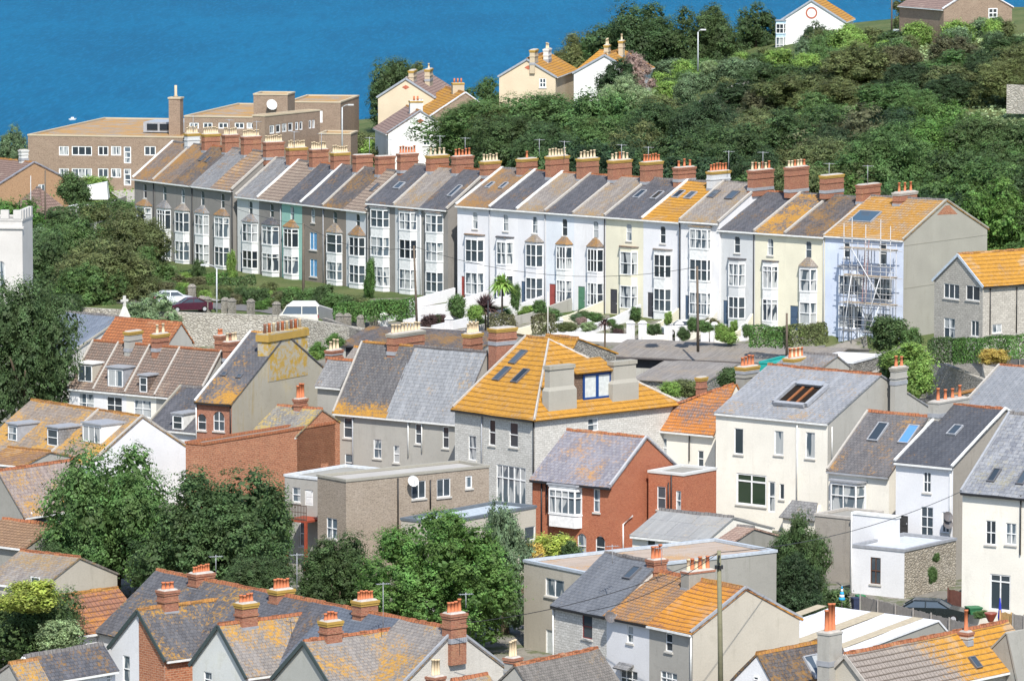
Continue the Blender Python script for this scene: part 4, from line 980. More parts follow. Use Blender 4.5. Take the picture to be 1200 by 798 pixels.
# chimneys and dormer on the hip that faces right
def hip_item(f):
    root = f.r; off = Vector((f.dx,0,0)); s = (f.hr-f.he)/hipin
    for (x0, yt, x1, yb, lab) in ((643,428,676,484,''),(718,423,748.5,473,'')):
        n = Vector(((f.hr-f.he), 0, hipin)).normalized(); c = f.onplane((x0+x1)/2, yb-3, Vector((0,0,f.he+.12)), n)
        a = f.px(x0, 440, 'R', c.x).y; b = f.px(x1, 440, 'R', c.x).y; zt = f.px((x0+x1)/2, yt, 'R', c.x).z
        m = MB(); xx = c.x-off.x; zm = c.z+(zt-c.z)*.45
        m.box(xx-.75, xx, a, b, c.z-.4, zm); m.hexa([(xx-.75,a,zm),(xx,a,zm),(xx,b,zm),(xx-.75,b,zm)], [(xx-.7,a+.22,zm+.3),(xx-.1,a+.22,zm+.3),(xx-.1,b-.22,zm+.3),(xx-.7,b-.22,zm+.3)])
        m.box(xx-.7, xx-.1, a+.2, b-.2, zm+.29, zt-.3); m.box(xx-.78, xx-.02, a+.12, b-.12, zt-.3, zt, 1)
        m.build('chimney', [GABLEW, GCAP], root)
    n = Vector(((f.hr-f.he), 0, hipin)).normalized(); x0,y0,x1,y1 = 683,437,716,467
    c = f.onplane((x0+x1)/2, y1, Vector((0,0,f.he+.12)), n); a = f.px(x0,450,'R',c.x).y; b = f.px(x1,450,'R',c.x).y; zt = f.px((x0+x1)/2,y0,'R',c.x).z; zb_ = c.z
    back = c.x-(zt-zb_)/s-.3; m = MB(); P = lambda x,y,z: Vector((x,y,z))-off
    m.hexa([P(back,a-.9,zb_-.2),P(c.x-.02,a-.9,zb_-.2),P(c.x-.02,b+.1,zb_-.2),P(back,b+.1,zb_-.2)], [P(back,a-.9,zt+.1),P(c.x-.02,a-.9,zt+.1),P(c.x-.02,b+.1,zt+.1),P(back,b+.1,zt+.1)])
    o = m.build('dormer', brick_wall('tile_hung', (.2,.13,.09), (.15,.1,.07), (.08,.06,.05), (.22,.16,.12), .3, .2, .02), root)
    r = MB(); P0 = P; top = zt+1.0
    r.slab([P(c.x+.3,a-1.0,zt+.08),P(c.x+.3,b+.25,zt+.08),P(c.x-1.6,b+.25,zt+.9),P(c.x-1.6,a-1.0,zt+.9)], .12); r.build('dormer_roof', TL_O, o)
    blue = plain('blue_paint', (.008,.05,.2), .4, .4); w = MB(); t = .17
    def bx(y0_, y1_, z0_, z1_): w.hexa([P(c.x-.02,y0_,z0_),P(c.x+.07,y0_,z0_),P(c.x+.07,y1_,z0_),P(c.x-.02,y1_,z0_)], [P(c.x-.02,y0_,z1_),P(c.x+.07,y0_,z1_),P(c.x+.07,y1_,z1_),P(c.x-.02,y1_,z1_)])
    bx(a,a+t,zb_,zt); bx(b-t,b,zb_,zt); bx((a+b)/2-.13,(a+b)/2+.13,zb_+t,zt-t); bx(a+t,b-t,zb_,zb_+t); bx(a+t,b-t,zt-t,zt)
    for k in (.28,.72): pass
    w.build('frame', blue, o); g = MB(); g.poly([P(c.x+.01,a+.1,zb_+.1),P(c.x+.01,b-.1,zb_+.1),P(c.x+.01,b-.1,zt-.1),P(c.x+.01,a+.1,zt-.1)]); g.build('pane', plain('net_curtain', (.55,.58,.57), .5, .3), o, fix=False)
hip_item(f)
# small gabled house behind it
f2 = B((690,418), 412, (664,416), (722,415), phi=38)
building(f2, 'rear_cottage', 'small stone cottage peeping out behind the orange hipped roof, brick gable and orange tiles', 'house', ST_W, TL_O, apex=(676,398), hr=f2.px(676,398,'R').z, yr=3.2, W=None if False else None, ridge=RIDGE_O, verge=('R', MORTAR), mgab=BR) if False else None
f2 = B((664,423), 412, (628,419), (722,432), phi=38); 
building(f2, 'rear_cottage', 'small stone cottage with orange tiles peeping out behind the orange hipped roof', 'house', ST_G, TL_O, apex=(677,397.5), ridge=RIDGE_O)
f = B((590,420), 407, (540,417), None, W=4, gz=-3, phi=35)
# pair of grey roofed houses
fp = B((538,493.5), 402, (392.5,481.6), None, W=10, phi=36)
q = fp.px(570,414,'R'); fp.yr = q.y; fp.hr = q.z; fp.W = 2*fp.yr; xm = setx(fp, 454, 486)
SASH = {}
building(fp, 'rendered_house', 'grey rendered house with dark orange speckled slates and a nine pot brick stack', 'house', W_GR, slate('slate_orange_eaves', (.115,.11,.115), (.16,.155,.155), (.5,.25,.03), .16, pale=.12, grad=(2, fp.he+2.4, fp.he+.1, .16)), hr=fp.hr, yr=fp.yr, x1=xm, ridge=RIDGE_O, ends=(True,True), group=None,
  wins=[('F',402.6,489,412.6,513),('F',404,532,414,552),('F',437.6,514.7,447,537)], pipes=[('F',414,486,560,GREYM)], verge=('L', MORTAR))
chimney(fp, 452, 389, 499, 416, plane=fp.yr+1.3, pots=9, pot=POTC, poth=.7, a=.9, cap=GCAP)
chimney(fp, 418, 413, 441.5, 434, plane=fp.yr+5, pots=3, pot=(POTC,TERRA), poth=1.0, a=.8, zb=fp.hr-2.6, flash=False); 
building(fp, 'rendered_house', 'grey rendered house with a pale grey slate roof touching the orange roofed stone house', 'house', W_GR, slate('slate_pale_large', (.25,.26,.275), (.31,.32,.335), (.45,.28,.1), .18, pale=.3, w=.5, h=.32), hr=fp.hr, yr=fp.yr, x0=xm, ridge=RIDGE_G, ends=(True,True),
  wins=[('F',461,522,468,542),('F',486.5,496.6,494,520),('F',518.6,500,526,525)], pipes=[('F',479,490,535,WHITE),('F',495,492,530,WHITE)])
chimney(fp, 541, 390.5, 567, 415, plane=fp.yr+1, pots=6, pot=POTC, poth=.85, a=.9, cap=YCAP)
# chimney clusters beyond those roofs
fq = B((446,436), 425, (398,430), (478,432), phi=36)
building(fq, 'back_house', 'low slate roofed house in the gap left of the brick stack with nine pots', 'house', W_GR, slate('slate_dark', (.085,.088,.1), (.13,.13,.145), amt=.22, pale=.08) if False else SL_P, apex=(464,412), ridge=RIDGE_O)
chimney(fq, 380, 410, 403, 428, plane=fq.yr, pots=3, pot=POTC, poth=.8, a=.8)
fq = B((400,452), 415, (372,450), (430,446), phi=36)
building(fq, 'back_house', 'small grey slate roofed house behind the tall yellow stained gable', 'house', W_GR, SL_G, apex=(414,424), ridge=RIDGE_R)
# cement gable house with the giant chimney
f = B((271.5,473), 412, (230,470), (399,449), gz=-3)
building(f, 'gable_end_house', 'house with a huge yellow stained cement gable and a narrow red brick front', 'house', BR, slate('slate_orange_low', (.1,.1,.11), (.14,.14,.15), (.5,.25,.03), .18, pale=.08, grad=(2, f.he+2.6, f.he+.1, .14)), apex=(335,393), mright=W_YG, ridge=RIDGE_O, verge=('L', WHITE),
  wins=[('F',231.6,485,241.6,504,{'arch':1}),('F',250,482,263,505,{'nx':2,'arch':1})], pipes=[('F',230.5,474,520,WHITE),('F',270.5,476,520,BLACK)], gutter=BLACK)
m = MB(); q0 = f.px(314,420,'R',0); q1 = f.px(360,420,'R',0); zt = f.px(337,397,'R',0).z; zb_ = f.hr-2.6
ox = -f.dx; m.box(ox-1.0, ox+.03, q0.y, q1.y, zb_-1, zt); m.box(ox-1.12, ox+.14, q0.y-.12, q1.y+.12, zt+.001, zt+.55, 1); m.box(ox-1.05, ox+.08, q0.y-.06, q1.y+.06, zt+.56, zt+.68, 0)
oc = m.build('chimney', [render_wall('yellow_lichen_render', (.4,.37,.3), (.44,.27,.03), .5, patchy=.9), YCAP], f.r)
for i in range(9):
    yy = q0.y+(q1.y-q0.y)*(i+.5)/9; p = MB(); p.tube([(ox-.5,yy,zt+.62),(ox-.5,yy,zt+1.3),(ox-.5,yy,zt+1.34),(ox-.5,yy,zt+1.42)], [.15,.12,.15,.15], 8); p.build('chimney_pot', (POTD,TERRA,POTC)[i%3], oc)
skylight(f, 262.5, 438.5, .5, .5); skylight(f, 280.5, 441, .5, .5)
# red brick pub-like block under it
f = B((237.6,520), 395, (217.5,523), (392.5,507), phi=36)
hL = f.he
building(f, 'brick_block', 'long blank red brick wall with a tiled coping, below the yellow stained gable', 'building', BRO, W_CON, kind='flat', wins=[('R',376,542.7,385,555)], verge=RIDGE_R)
qq = f.px(348,511,'R'); Dq = f.wl(0,qq.y,0).y; f = B((348,511), Dq, (297,508), (407,502), phi=36)
building(f, 'brick_block_gable', 'red brick gabled building with a short grey and yellow slate roof', 'building', BRO, slate('slate_yellow', (.2,.19,.18), (.27,.26,.24), (.5,.34,.06), .5, pale=.5), apex=(377,481), ridge=RIDGE_R)
bgf = f
chimney(f, 342.5, 467, 361.5, 482, pots=3, pot=TERRA, poth=1.2, a=.7, plane=f.yr)
# narrow white house between
f = B((232,506), 420, (172,511), None, W=9, phi=36)
f.he = f.he
building(f, 'narrow_white_house', 'narrow white house squeezed between the cottages and the narrow red brick front', 'house', W_PUR, SL_D, hr=f.he+2.9, yr=4.5, wins=[('F',204,516,213,533),('F',204,545,213,562),('F',182,522,192,538)], verge=('L', GCAP), ridge=RIDGE_G)
dormer(f, 203, 487, 214, 503, cheek=WHITE, nx=1, ny=2)
# row of four cottages, church hall behind
fr = B((232,466), 432, (81.4,450), None, W=9, phi=36); q = fr.px(260,413,'R'); fr.yr = q.y; fr.hr = q.z; fr.W = 2*fr.yr
TL_M = tiles('tile_brown_mossy', (.23,.16,.125), (.165,.13,.11), (.42,.19,.06), .36, .3, (.07,.05,.04), grime=(.2,.18,.16), w=.28)
cuts = [-fr.Lu, setx(fr,111,0), setx(fr,148,0), setx(fr,183,0), 0.0]
cl = [('white cottage at the left end of the four, dormer with a white roof',W_PUR),('white cottage second in the row of four, with a grey box dormer',W_WH),('cream cottage third in the row of four, with one narrow dormer',W_IV),('grey cottage at the right end of the four, mossy tiles without a dormer',W_GR)]
cw = [[('F',92,461,110,484,{'nx':2})],[('F',125,465,143,485,{'nx':2})],[('F',157,469,177,489,{'nx':2})],[('F',205,462,212,474)]]
for i in range(4):
    building(fr, 'cottage', cl[i][0], 'house', cl[i][1], TL_M, hr=fr.hr, yr=fr.yr, x0=cuts[i], x1=cuts[i+1], ridge=RIDGE_R, ends=(i==0, i==3), wins=cw[i], verge=('B' if i == 0 else 'R', MORTAR), group='row of four cottages')
    if i == 0: dormer(fr, 92, 428, 108, 447, roofm=WHITE, cheek=W_BG)
    if i == 1: dormer(fr, 127, 433, 144, 453, cheek=LEAD)
    if i == 2: dormer(fr, 164, 442, 172.5, 459.5, cheek=TL_M, nx=1, ny=2)
    if i == 0: chimney(fr, 144, 388, 168, 408, pots=0, mat=W_GR, cap=YCAP, a=.7)
    if i == 1: chimney(fr, 176, 391, 199.5, 408, pots=2, pot=POTC, a=.7, cap=YCAP)
    if i == 2: chimney(fr, 250, 393, 266, 412, pots=4, pot=TERRA, a=.8, poth=.5, plane=fr.yr+1)
    if i == 3: chimney(fr, 259.5, 400, 283, 420, pots=4, pot=(POTC,POTD,POTC), a=.8, poth=.75)
f = B((77,420), 468, (8,414), (216,404)); 
building(f, 'church_hall', 'church hall with a blue grey slate roof and a cross on its gable', 'church', ST_G, slate('slate_blue', (.16,.19,.24), (.21,.24,.29), amt=.05, pale=.1), apex=(146,373), verge=('R', GCAP), ridge=RIDGE_G, mright=ST_W)
m = MB(); zz = f.hr+.1; ox = -f.dx; m.hexa([(ox-.3,f.yr-.5,zz),(ox+.3,f.yr-.5,zz),(ox+.3,f.yr+.5,zz),(ox-.3,f.yr+.5,zz)], [(ox-.1,f.yr-.12,zz+1.0),(ox+.1,f.yr-.12,zz+1.0),(ox+.1,f.yr+.12,zz+1.0),(ox-.1,f.yr+.12,zz+1.0)])
m.box(ox-.09, ox+.09, f.yr-.12, f.yr+.12, zz+.95, zz+2.0); m.box(ox-.088, ox+.088, f.yr-.42, f.yr+.42, zz+1.45, zz+1.66); m.build('cross', plain('pale_stone', (.6,.58,.53), .9, .2), f.r)
f = B((150,402), 452, (128,401), (214,392), phi=36)
building(f, 'back_cottage', 'orange tiled roof in front of the church gable, behind the row of four cottages', 'house', W_GR, tiles('tile_rust', (.4,.15,.06), (.32,.12,.05), (.5,.25,.08), .4, .35, (.12,.05,.03)), apex=(197,379), ridge=RIDGE_R, hip=(0,0)) if False else None
f = B((196,404), 449, (120,398), (225,398), phi=36)
building(f, 'back_cottage', 'orange tiled roof in front of the church gable, behind the row of four cottages', 'house', W_GR, tiles('tile_rust', (.4,.15,.06), (.32,.12,.05), (.5,.25,.08), .4, .35, (.12,.05,.03)), apex=(212,380), ridge=RIDGE_R)
# church tower
f = B((26,258), 492, (-32,257), (30,256.5), gz=-1, phi=6, W=5)
building(f, 'church_tower', 'pale stone church tower with battlements at the left edge', 'church', render_wall('ashlar', (.55,.53,.5), (.35,.33,.3), .4), W_CON, kind='flat', x0=-4.6, cx=-2.3, verge=render_wall('ashlar', (.55,.53,.5), (.35,.33,.3), .4), wins=[('F',-6,306,6,335,{'nx':2,'arch':1,'ny':1})])
m = MB()
for k in range(4): m.box(-4.6+2.3+k*1.25, -4.6+2.3+k*1.25+.8, -.1, .3, f.he+.09, f.he+.95)
for k in range(4): m.box(2.3-.35, 2.3+.05, .35+k*1.25, .35+k*1.25+.75, f.he+.09, f.he+.95)
m.box(-2.4, 2.45, -.18, .28, f.he-.85, f.he-.65); m.build('battlement', render_wall('ashlar', (.55,.53,.5), (.35,.33,.3), .4), f.r)
# lower left houses with dormers
fl = B((106.5,544), 400, (-22,522), (228,529)); q = fl.px(166.7,489.5,'R'); fl.yr = q.y; fl.hr = q.z; fl.W = max(fl.W, 2*fl.yr)
TLg = slate('slate_worn_orange', (.25,.2,.16), (.31,.26,.22), (.55,.29,.04), .5, pale=.35, w=.4, h=.34)
cu = [-fl.Lu, setx(fl,52,0), setx(fl,0,0), 0.0]; c2 = setx(fl, 56, 0)
for i, (a, b, lab, wn) in enumerate(((-fl.Lu, c2, 'grey walled house at the left edge, worn grey and orange roof with small dormers', []), (c2, 0.0, 'house with a wide white dormer and a tall white gable wall', [('F',58,549,70,566),('F',88,549,100,566)]))):
    building(fl, 'dormer_house', lab, 'house', W_BW if i else W_GR, TLg, hr=fl.hr, yr=fl.yr, x0=a, x1=b, ridge=RIDGE_O, ends=(i==0, i==1), mright=W_PUR, wins=wn, verge=('R', MORTAR))
    if i == 0: dormer(fl, 10, 499, 20, 516, nx=1, ny=2, cheek=LEAD)
    else: dormer(fl, 56, 503, 68, 522, nx=1, ny=2, cheek=SL_G); dormer(fl, 97.5, 499, 118, 518, nx=3, cheek=WHITE, frame=FRAME); chimney(fl, 76, 537, 88, 550, plane=.9, pots=1, pot=TERRA, a=.6, poth=.4, flash=False)
f = B((28,546), 388, (-20,538), (40,543), phi=36)
building(f, 'lean_to', 'low outbuilding with an orange mottled roof under the two box dormers', 'outbuilding', W_GR, tiles('tile_orange_mottled', (.33,.2,.12), (.25,.15,.1), OR, .55, .35, (.1,.06,.03)), hr=f.he+.7, yr=3.0, wins=[], ridge=RIDGE_O)
f = B((27,603), 366, (-40,606), (116,590), phi=40)
building(f, 'side_house', 'house with a grey cement gable and a patchy stone side wall', 'house', W_CON, slate('slate_worn_orange2', (.27,.21,.19), (.34,.28,.25), (.55,.29,.04), .36, pale=.35, w=.35, h=.3), kind='gablev', apex=(-2,553), mright=stone_wall('patched_stone', (.5,.46,.38), (.38,.34,.28), (.28,.25,.2), .6), ridge=RIDGE_R,
  wins=[('R',41,604,56,618,{'ny':1}),('R',38,640,53,653,{'ny':1}),('R',57,632,62,640,{'ny':1})], pipes=[('R',36,600,640,WHITE)])
f = B((30,642), 357, (-30,640), None, W=6, phi=38)
building(f, 'shed_roof_house', 'low house at the left edge under old rusty tiles, below the cement gable', 'outbuilding', W_CON, tiles('tile_rust2', (.32,.2,.12), (.26,.16,.1), OR, .35, .35, (.1,.06,.03)), hr=f.he+1.2, yr=3, ridge=RIDGE_R)
f = B((48,690), 345, (-20,680), (68,685), phi=36)
building(f, 'small_grey_house', 'small grey house behind the yellow flowered bush, slate roof with a red ridge', 'house', W_BG, SL_P, hr=f.he+1.6, yr=4, ridge=RIDGE_R, wins=[('F',37,676,53,688,{'ny':1})], oe=.1)
# flat roofed brown building and its annexes
f = B((405.5,563), 366, (372,558.5), (573,546.5)); 
building(f, 'flat_roofed_building', 'brown stone building with a flat roof, white satellite dish on its long side', 'building', ST_B, render_wall('felt_roof', (.42,.4,.37), (.25,.24,.2), .5), kind='flat', verge=GCAP,
  wins=[('F',382.6,607,395,631,{'nx':2}),('R',482.6,563.5,499,584,{'nx':2,'ny':1}),('R',512,561,528,582,{'nx':2,'ny':1}),('R',545.5,557.5,553.5,572,{'ny':1,'bar':.1})], pipes=[('R',465.5,560,620,BLACK),('R',503.5,562,596,BLACK)])
def dish(f, x, y, r, face='R', mat=None, c=0.0, arm=.5):
    off = Vector((f.dx,f.dy,0)); q = f.px(x, y, face, c)-off; m = MB(); n = 14; out = Vector((1,0,0)) if face == 'R' else Vector((0,-1,0))
    d = (f.local(f.O+Vector((.55,-.75,.35)))).normalized() if False else Vector((f.xd.dot(Vector((.35,-.85,.4))), f.yd.dot(Vector((.35,-.85,.4))), .4)).normalized()
    cc = q+out*arm; x_ = d.cross(Vector((0,0,1))).normalized(); y_ = x_.cross(d)
    for k in range(n):
        a, b = 2*PI*k/n, 2*PI*(k+1)/n; p = lambda t, s, e: cc+(x_*math.cos(t)+y_*math.sin(t))*r*s+d*e
        m.poly([p(a,.5,0), p(b,.5,0), p(b,1,.09*r/.4), p(a,1,.09*r/.4)], 0, True); m.poly([cc-d*.02, p(a,.5,0), p(b,.5,0)], 0, True)
    o = m.build('satellite_dish', mat or plain('dish_white', (.62,.62,.6), .5, .4), f.r, fix=False)
    a = MB(); a.bar(cc-d*.03, q, .05); a.bar(q+Vector((0,0,-.25)), q+Vector((0,0,.15)), .06); a.bar(cc-y_*r, cc+d*r*1.1, .035); a.build('arm', GREYM, o)
dish(f, 479, 563, .42)
fb2 = f
f = B((374,561), 372, (333.5,558.5), None, W=7, phi=38)
building(f, 'rear_annexe', 'grey rendered annexe with a white door above the rusty outside stair', 'building', W_GR, W_CON, kind='flat', verge=plain('white_trim', (.6,.62,.63), .5, .3), wins=[('F',342.5,571,352,588),('F',357,574,367,592,{'door':WHITE}),('F',351,610,359,640)])
sf = f
f = B((517.7,613), 361, (470,607.5), (628,604.5), phi=38)
building(f, 'annexe_flat_roof', 'low extension with a pale blue grey flat roof below the tall white grid window', 'extension', W_BG, plain('blue_grey_felt', (.4,.45,.49), .8, .2), kind='flat', verge=plain('dark_fascia', (.13,.15,.17), .6, .3),
  wins=[('R',593,619,602,636,{'ny':1}),('R',615,617,627,633,{'ny':1})])
# red brick house and its extension
f = B((716.5,569), 372, (624,560), (799,554))
GR6 = {'nx':6,'ny':1,'tops':.28}
building(f, 'red_brick_house', 'bright red brick house with a mauve grey slate roof and a white first floor bay', 'house', brick_wall('bright_brick', (.41,.125,.06), (.33,.095,.048), (.4,.2,.13), (.46,.2,.11), var=.4), slate('slate_mauve', (.22,.21,.24), (.3,.29,.32), (.5,.26,.08), .36, pale=.5, w=.35, h=.3), apex=(757.6,514), ridge=RIDGE_R, verge=('R', plain('pale_verge', (.42,.42,.43), .7, .2)), oe=.3,
  wins=[('F',695.6,573,703,600),('F',676.8,625,687,654,{'arch':1}),('F',698,628,709,654,{'arch':1}),('F',653,623,663,640,{'arch':1})], pipes=[('F',635.5,566,640,BLACK),('F',641,566,600,BLACK)], gutter=BLACK)
a = f.px(645.5,585,'F').x; b = f.px(682,585,'F').x; z0 = f.px(664,601,'F').z; z1 = f.px(664,573,'F').z
bay(f, a, b, [(z0, z1)], z0-1.0, z1+.3, .55, .25, FRAME, 'flat', nx=4, top_light=.3, mull=False, g=GLASS)
g = MB(); p0 = f.px(729,650,'R'); p1 = f.px(729,614,'R'); p2 = f.px(740,604,'R'); o_ = Vector((f.dx,0,0)); g.tube([Vector((.1,p0.y,p0.z))-o_, Vector((.1,p1.y,p1.z))-o_, Vector((.1,p2.y,p2.z))-o_], .06, 6); g.build('downpipe', WHITE, f.r)
f = B((801,556), 373, (760,551), (839.5,550), phi=37)
BBR = brick_wall('bright_brick', (.41,.125,.06), (.33,.095,.048), (.4,.2,.13), (.46,.2,.11), var=.4)
building(f, 'brick_extension', 'red brick flat roofed extension between the red gable and the ivory house', 'extension', BBR, W_CON, kind='flat', verge=render_wall('white_roof_edge', (.6,.6,.58), (.3,.3,.28), .3),
  wins=[('F',770,570,780,597),('F',792,575,798,598)], pipes=[('F',787.5,556,608,BLACK),('F',784,565,608,BLACK)])
# cream house with orange hipped roof behind
f = B((838,505.4), 397, (731.5,496.6), None, W=9, phi=37); q = f.px(862,451,'R'); f.yr = q.y; f.hr = q.z; f.W = 2*f.yr
building(f, 'orange_roofed_house', 'cream house with a mottled orange roof between the red brick and the ivory house', 'house', W_IV, tiles('tile_orange_blotch', (.22,.18,.17), (.18,.15,.15), (.55,.2,.035), .72, .3, (.1,.07,.06), w=.25), hr=f.hr, yr=f.yr, hip=(f.Lu*.985, 0), wins=[('F',770,513,781.5,536),('F',817.8,528,824.6,547)], ridge=None, gutter=WHITE, pipes=[('F',808.5,507,540,BLACK)], oe=.3)
ridge_bar(f.r, Vector((f.dx,0,0)), [(-f.Lu-.25,-.3,f.he), (-f.Lu*.02,f.yr,f.hr+.1)], RIDGE_R, .25, .1, 'hip_tiles')
dish_m = plain('dish_dark', (.12,.11,.11), .6, .3)
m = MB()
# small orange topped stack beside it
chimney(f, 814, 442, 830, 462, plane=f.yr+4, pots=0, a=.6, mat=BR, cap=YCAP, zb=f.hr-2.5, flash=False)
# ivory house
f = B((970,496.5), 387, (839,489), (1088,480)); IVf = f
BW = {'nx':2,'ny':1,'tops':.24,'bar':.12,'g':glass('garden_glass', (.03,.05,.03), amt=0.0)}
building(f, 'ivory_house', 'large ivory rendered house with a light grey slate roof and an open roof hatch', 'house', W_IV, slate('slate_light', (.27,.28,.3), (.33,.34,.36), (.42,.28,.14), .24, pale=.45, w=.45, h=.3), apex=(1031.5,440.5), mright=W_GR, ridge=RIDGE_R, gutter=WHITE, oe=.12,
  wins=[('F',860.5,502,871,532,{'ny':1}),('F',907.5,505,918,533,{'ny':1}),('F',944,506.6,955,537,{'ny':1}),('F',863,555.5,898,592,BW),('F',900.5,564,908.5,600,{'ny':2,'bar':.1,'sill':False}),('F',913.5,567,919,585,{'ny':1})],
  pipes=[('F',935,498,585,WHITE),('R',974,500,540,WHITE)])
chimney(f, 861, 429, 891, 466, plane=f.yr, pots=4, pot=TERRA, poth=.75, mat=W_CON, cap=YCAP, a=1.0, zb=f.hr-1.8)
chimney(f, 1042, 430, 1064.5, 466, plane=f.yr+1.2, pots=2, pot=TERRA, poth=.8, mat=W_GR, cap=GCAP, a=.6, zb=f.hr-2.5) 
# open hatch: near-black sheet, the inside's shade in its colour, framed by lead with timber
n = Vector((0, -(f.hr-f.he), f.yr)).normalized(); c = f.onplane(938, 464, Vector((0,0,f.he+.13)), n)-Vector((f.dx,0,0)); HS = 1.12; u = Vector((1,0,0)); v = n.cross(u); v = v if v.z > 0 else -v
m = MB(); 
def ob(mb, a0,a1,b0,b1,d0,d1):
    a0,a1,b0,b1 = a0*HS,a1*HS,b0*HS,b1*HS
    mb.hexa([c+u*a0+v*b0+n*d0, c+u*a1+v*b0+n*d0, c+u*a1+v*b1+n*d0, c+u*a0+v*b1+n*d0],[c+u*a0+v*b0+n*d1, c+u*a1+v*b0+n*d1, c+u*a1+v*b1+n*d1, c+u*a0+v*b1+n*d1])
for q in ((-1.5,-1.25,-1.3,1.5),(1.25,1.5,-1.3,1.5),(-1.25,1.25,-1.5,-1.2),(-1.25,1.25,1.25,1.6)): ob(m, *q, .0, .28)
o = m.build('roof_hatch', LEAD, f.r); m = MB(); ob(m, -1.25,1.25,-1.2,1.25,.0,.03); m.build('opening', plain('inside_shade', (.02,.015,.012), .9, .1), o)
m = MB(); 
for k in (-.45,.35): ob(m, k-.09,k+.09,-1.2,1.1,.03,.12)
m.build('rafter', plain('fresh_timber', (.26,.1,.04), .8, .2), o)
m = MB(); ob(m, -1.0,1.1,1.1,1.7,.28,.34); m.build('hatch_cover', plain('hatch_cover', (.3,.32,.35), .4, .4), o)
# lean-to roof and flue on the ivory wall
q = f.px(944,600,'F'); o_ = Vector((f.dx,0,0)); aa = f.px(923,600,'F').x; bb = f.px(965,600,'F').x; zt = f.px(944,588,'F').z; zb_ = f.px(944,601,'F').z-.4
m = MB(); m.slab([Vector((aa,-1.1,zb_))-o_,Vector((bb,-1.1,zb_))-o_,Vector((bb-.5,-.02,zt))-o_,Vector((aa+.5,-.02,zt))-o_], .1); pr = m.build('porch_roof', SL_G, f.r)
m = MB(); m.hexa([Vector((aa+.2,-.9,zb_-1.4))-o_,Vector((bb-.2,-.9,zb_-1.4))-o_,Vector((bb-.2,-.01,zb_-1.4))-o_,Vector((aa+.2,-.01,zb_-1.4))-o_],[Vector((aa+.2,-.9,zb_+.1))-o_,Vector((bb-.2,-.9,zb_+.1))-o_,Vector((bb-.2,-.01,zt-.1))-o_,Vector((aa+.2,-.01,zt-.1))-o_]); m.build('porch', W_IV, f.r)
# stack of the hidden neighbour
f3 = B((957,436), 420, (905,432), (995,430), phi=37)
building(f3, 'hidden_house', 'roof strip and wide stack with seven pots just beyond the ivory house', 'house', W_GR, SL_G, hr=f3.he+1.0, yr=3, ridge=RIDGE_G)
chimney(f3, 917, 419, 948, 440, plane=1.5, pots=7, pot=(TERRA,POTC), poth=.75, mat=W_CON, cap=YCAP, a=1.1, zb=f3.he-.5)
# house with the projecting bay right of it
f = B((1042,557), 374, (971,552), None, W=9, phi=38); q = f.px(1088,489.5,'R'); f.yr = q.y; f.hr = q.z; f.W = 2*f.yr
building(f, 'bay_house', 'cream house with dark lichened slates, two rooflights and a wide white projecting window', 'house', W_IV, slate('slate_dark_rusty', (.13,.125,.13), (.18,.17,.17), (.4,.22,.07), .3, pale=.15), hr=f.hr, yr=f.yr, ridge=RIDGE_R, gutter=GREYM, verge=('L', MORTAR))
skylight(f, 1029, 506, .95, 2.0, fr=GREYM); skylight(f, 1065, 509, .95, 2.0, fr=GREYM, g=glass('blue_rooflight', (.04,.1,.2), amt=0.0))
a = f.px(977,580,'F').x; b = f.px(1014,580,'F').x; z0 = f.px(996,601,'F').z; z1 = f.px(996,566,'F').z
bay(f, a, b, [(z0, z1)], z0-.35, z1+.15, .8, .3, FRAME, 'flat', nx=2, top_light=.38, mull=False, g=GLASSC if False else GLASS)
# white house
f = B((1117,547), 365, (1050,540.5), (1240,536), phi=38)
q = f.px(1178.5,481,'R'); f.yr = q.y; f.hr = q.z; f.W = 2*f.yr
building(f, 'white_house', 'tall white house with dark slates between white verges, pebbled brown gable', 'house', W_PUR, slate('slate_new', (.075,.08,.095), (.1,.105,.12), amt=.05, pale=.1), hr=f.hr, yr=f.yr, mright=W_PEB, ridge=RIDGE_R, verge=('B', WHITE), gutter=WHITE,
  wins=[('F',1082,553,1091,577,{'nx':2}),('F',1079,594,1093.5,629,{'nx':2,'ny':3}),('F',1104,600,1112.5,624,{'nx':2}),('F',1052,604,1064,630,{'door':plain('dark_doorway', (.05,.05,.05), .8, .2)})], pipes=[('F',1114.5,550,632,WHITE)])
chimney(f, 1088, 468, 1136, 492, plane=f.yr, pots=4, pot=TERRA, poth=.85, mat=W_GR, cap=W_GR, a=.9, zb=f.hr-2.5, corbel=False); skylight(f, 1119, 504, .8, 1.3, fr=GREYM)
for yy in (604.5, 613): dish(f, 1115, yy, .38, 'F', dish_m)
f = B((1060,645), 357, (998,634.5), (1120.5,637), phi=36)
building(f, 'white_extension', 'white flat roofed extension with a rough stone side wall, one tall dark window', 'extension', W_PUR, plain('pale_felt', (.5,.53,.57), .8, .2), kind='flat', mright=stone_wall('cream_rubble', (.46,.41,.33), (.32,.28,.22), (.2,.17,.13), .4, (.5,.45,.38)), verge=LEAD, wins=[('F',1020,653,1032,684,{'nx':2,'ny':2,'frame':plain('brown_frame', (.12,.06,.04), .5, .3)})], pipes=[('F',998.8,600,700,WHITE)])
f = B((1050,606), 361, (999,608), None, W=.5, phi=38)
building(f, 'parapet_wall', 'plain white yard wall behind the flat white extension roof', 'wall', W_PUR, plain('pale_felt', (.5,.53,.57), .8, .2), kind='flat', verge=WHITE)
f = B((998,607), 364, (955,610), None, W=4, phi=38)
building(f, 'pebbled_yard_wall', 'tall pebble dashed wall block beside the dark green tree', 'outbuilding', W_PEB, W_CON, kind='flat', verge=MORTAR)
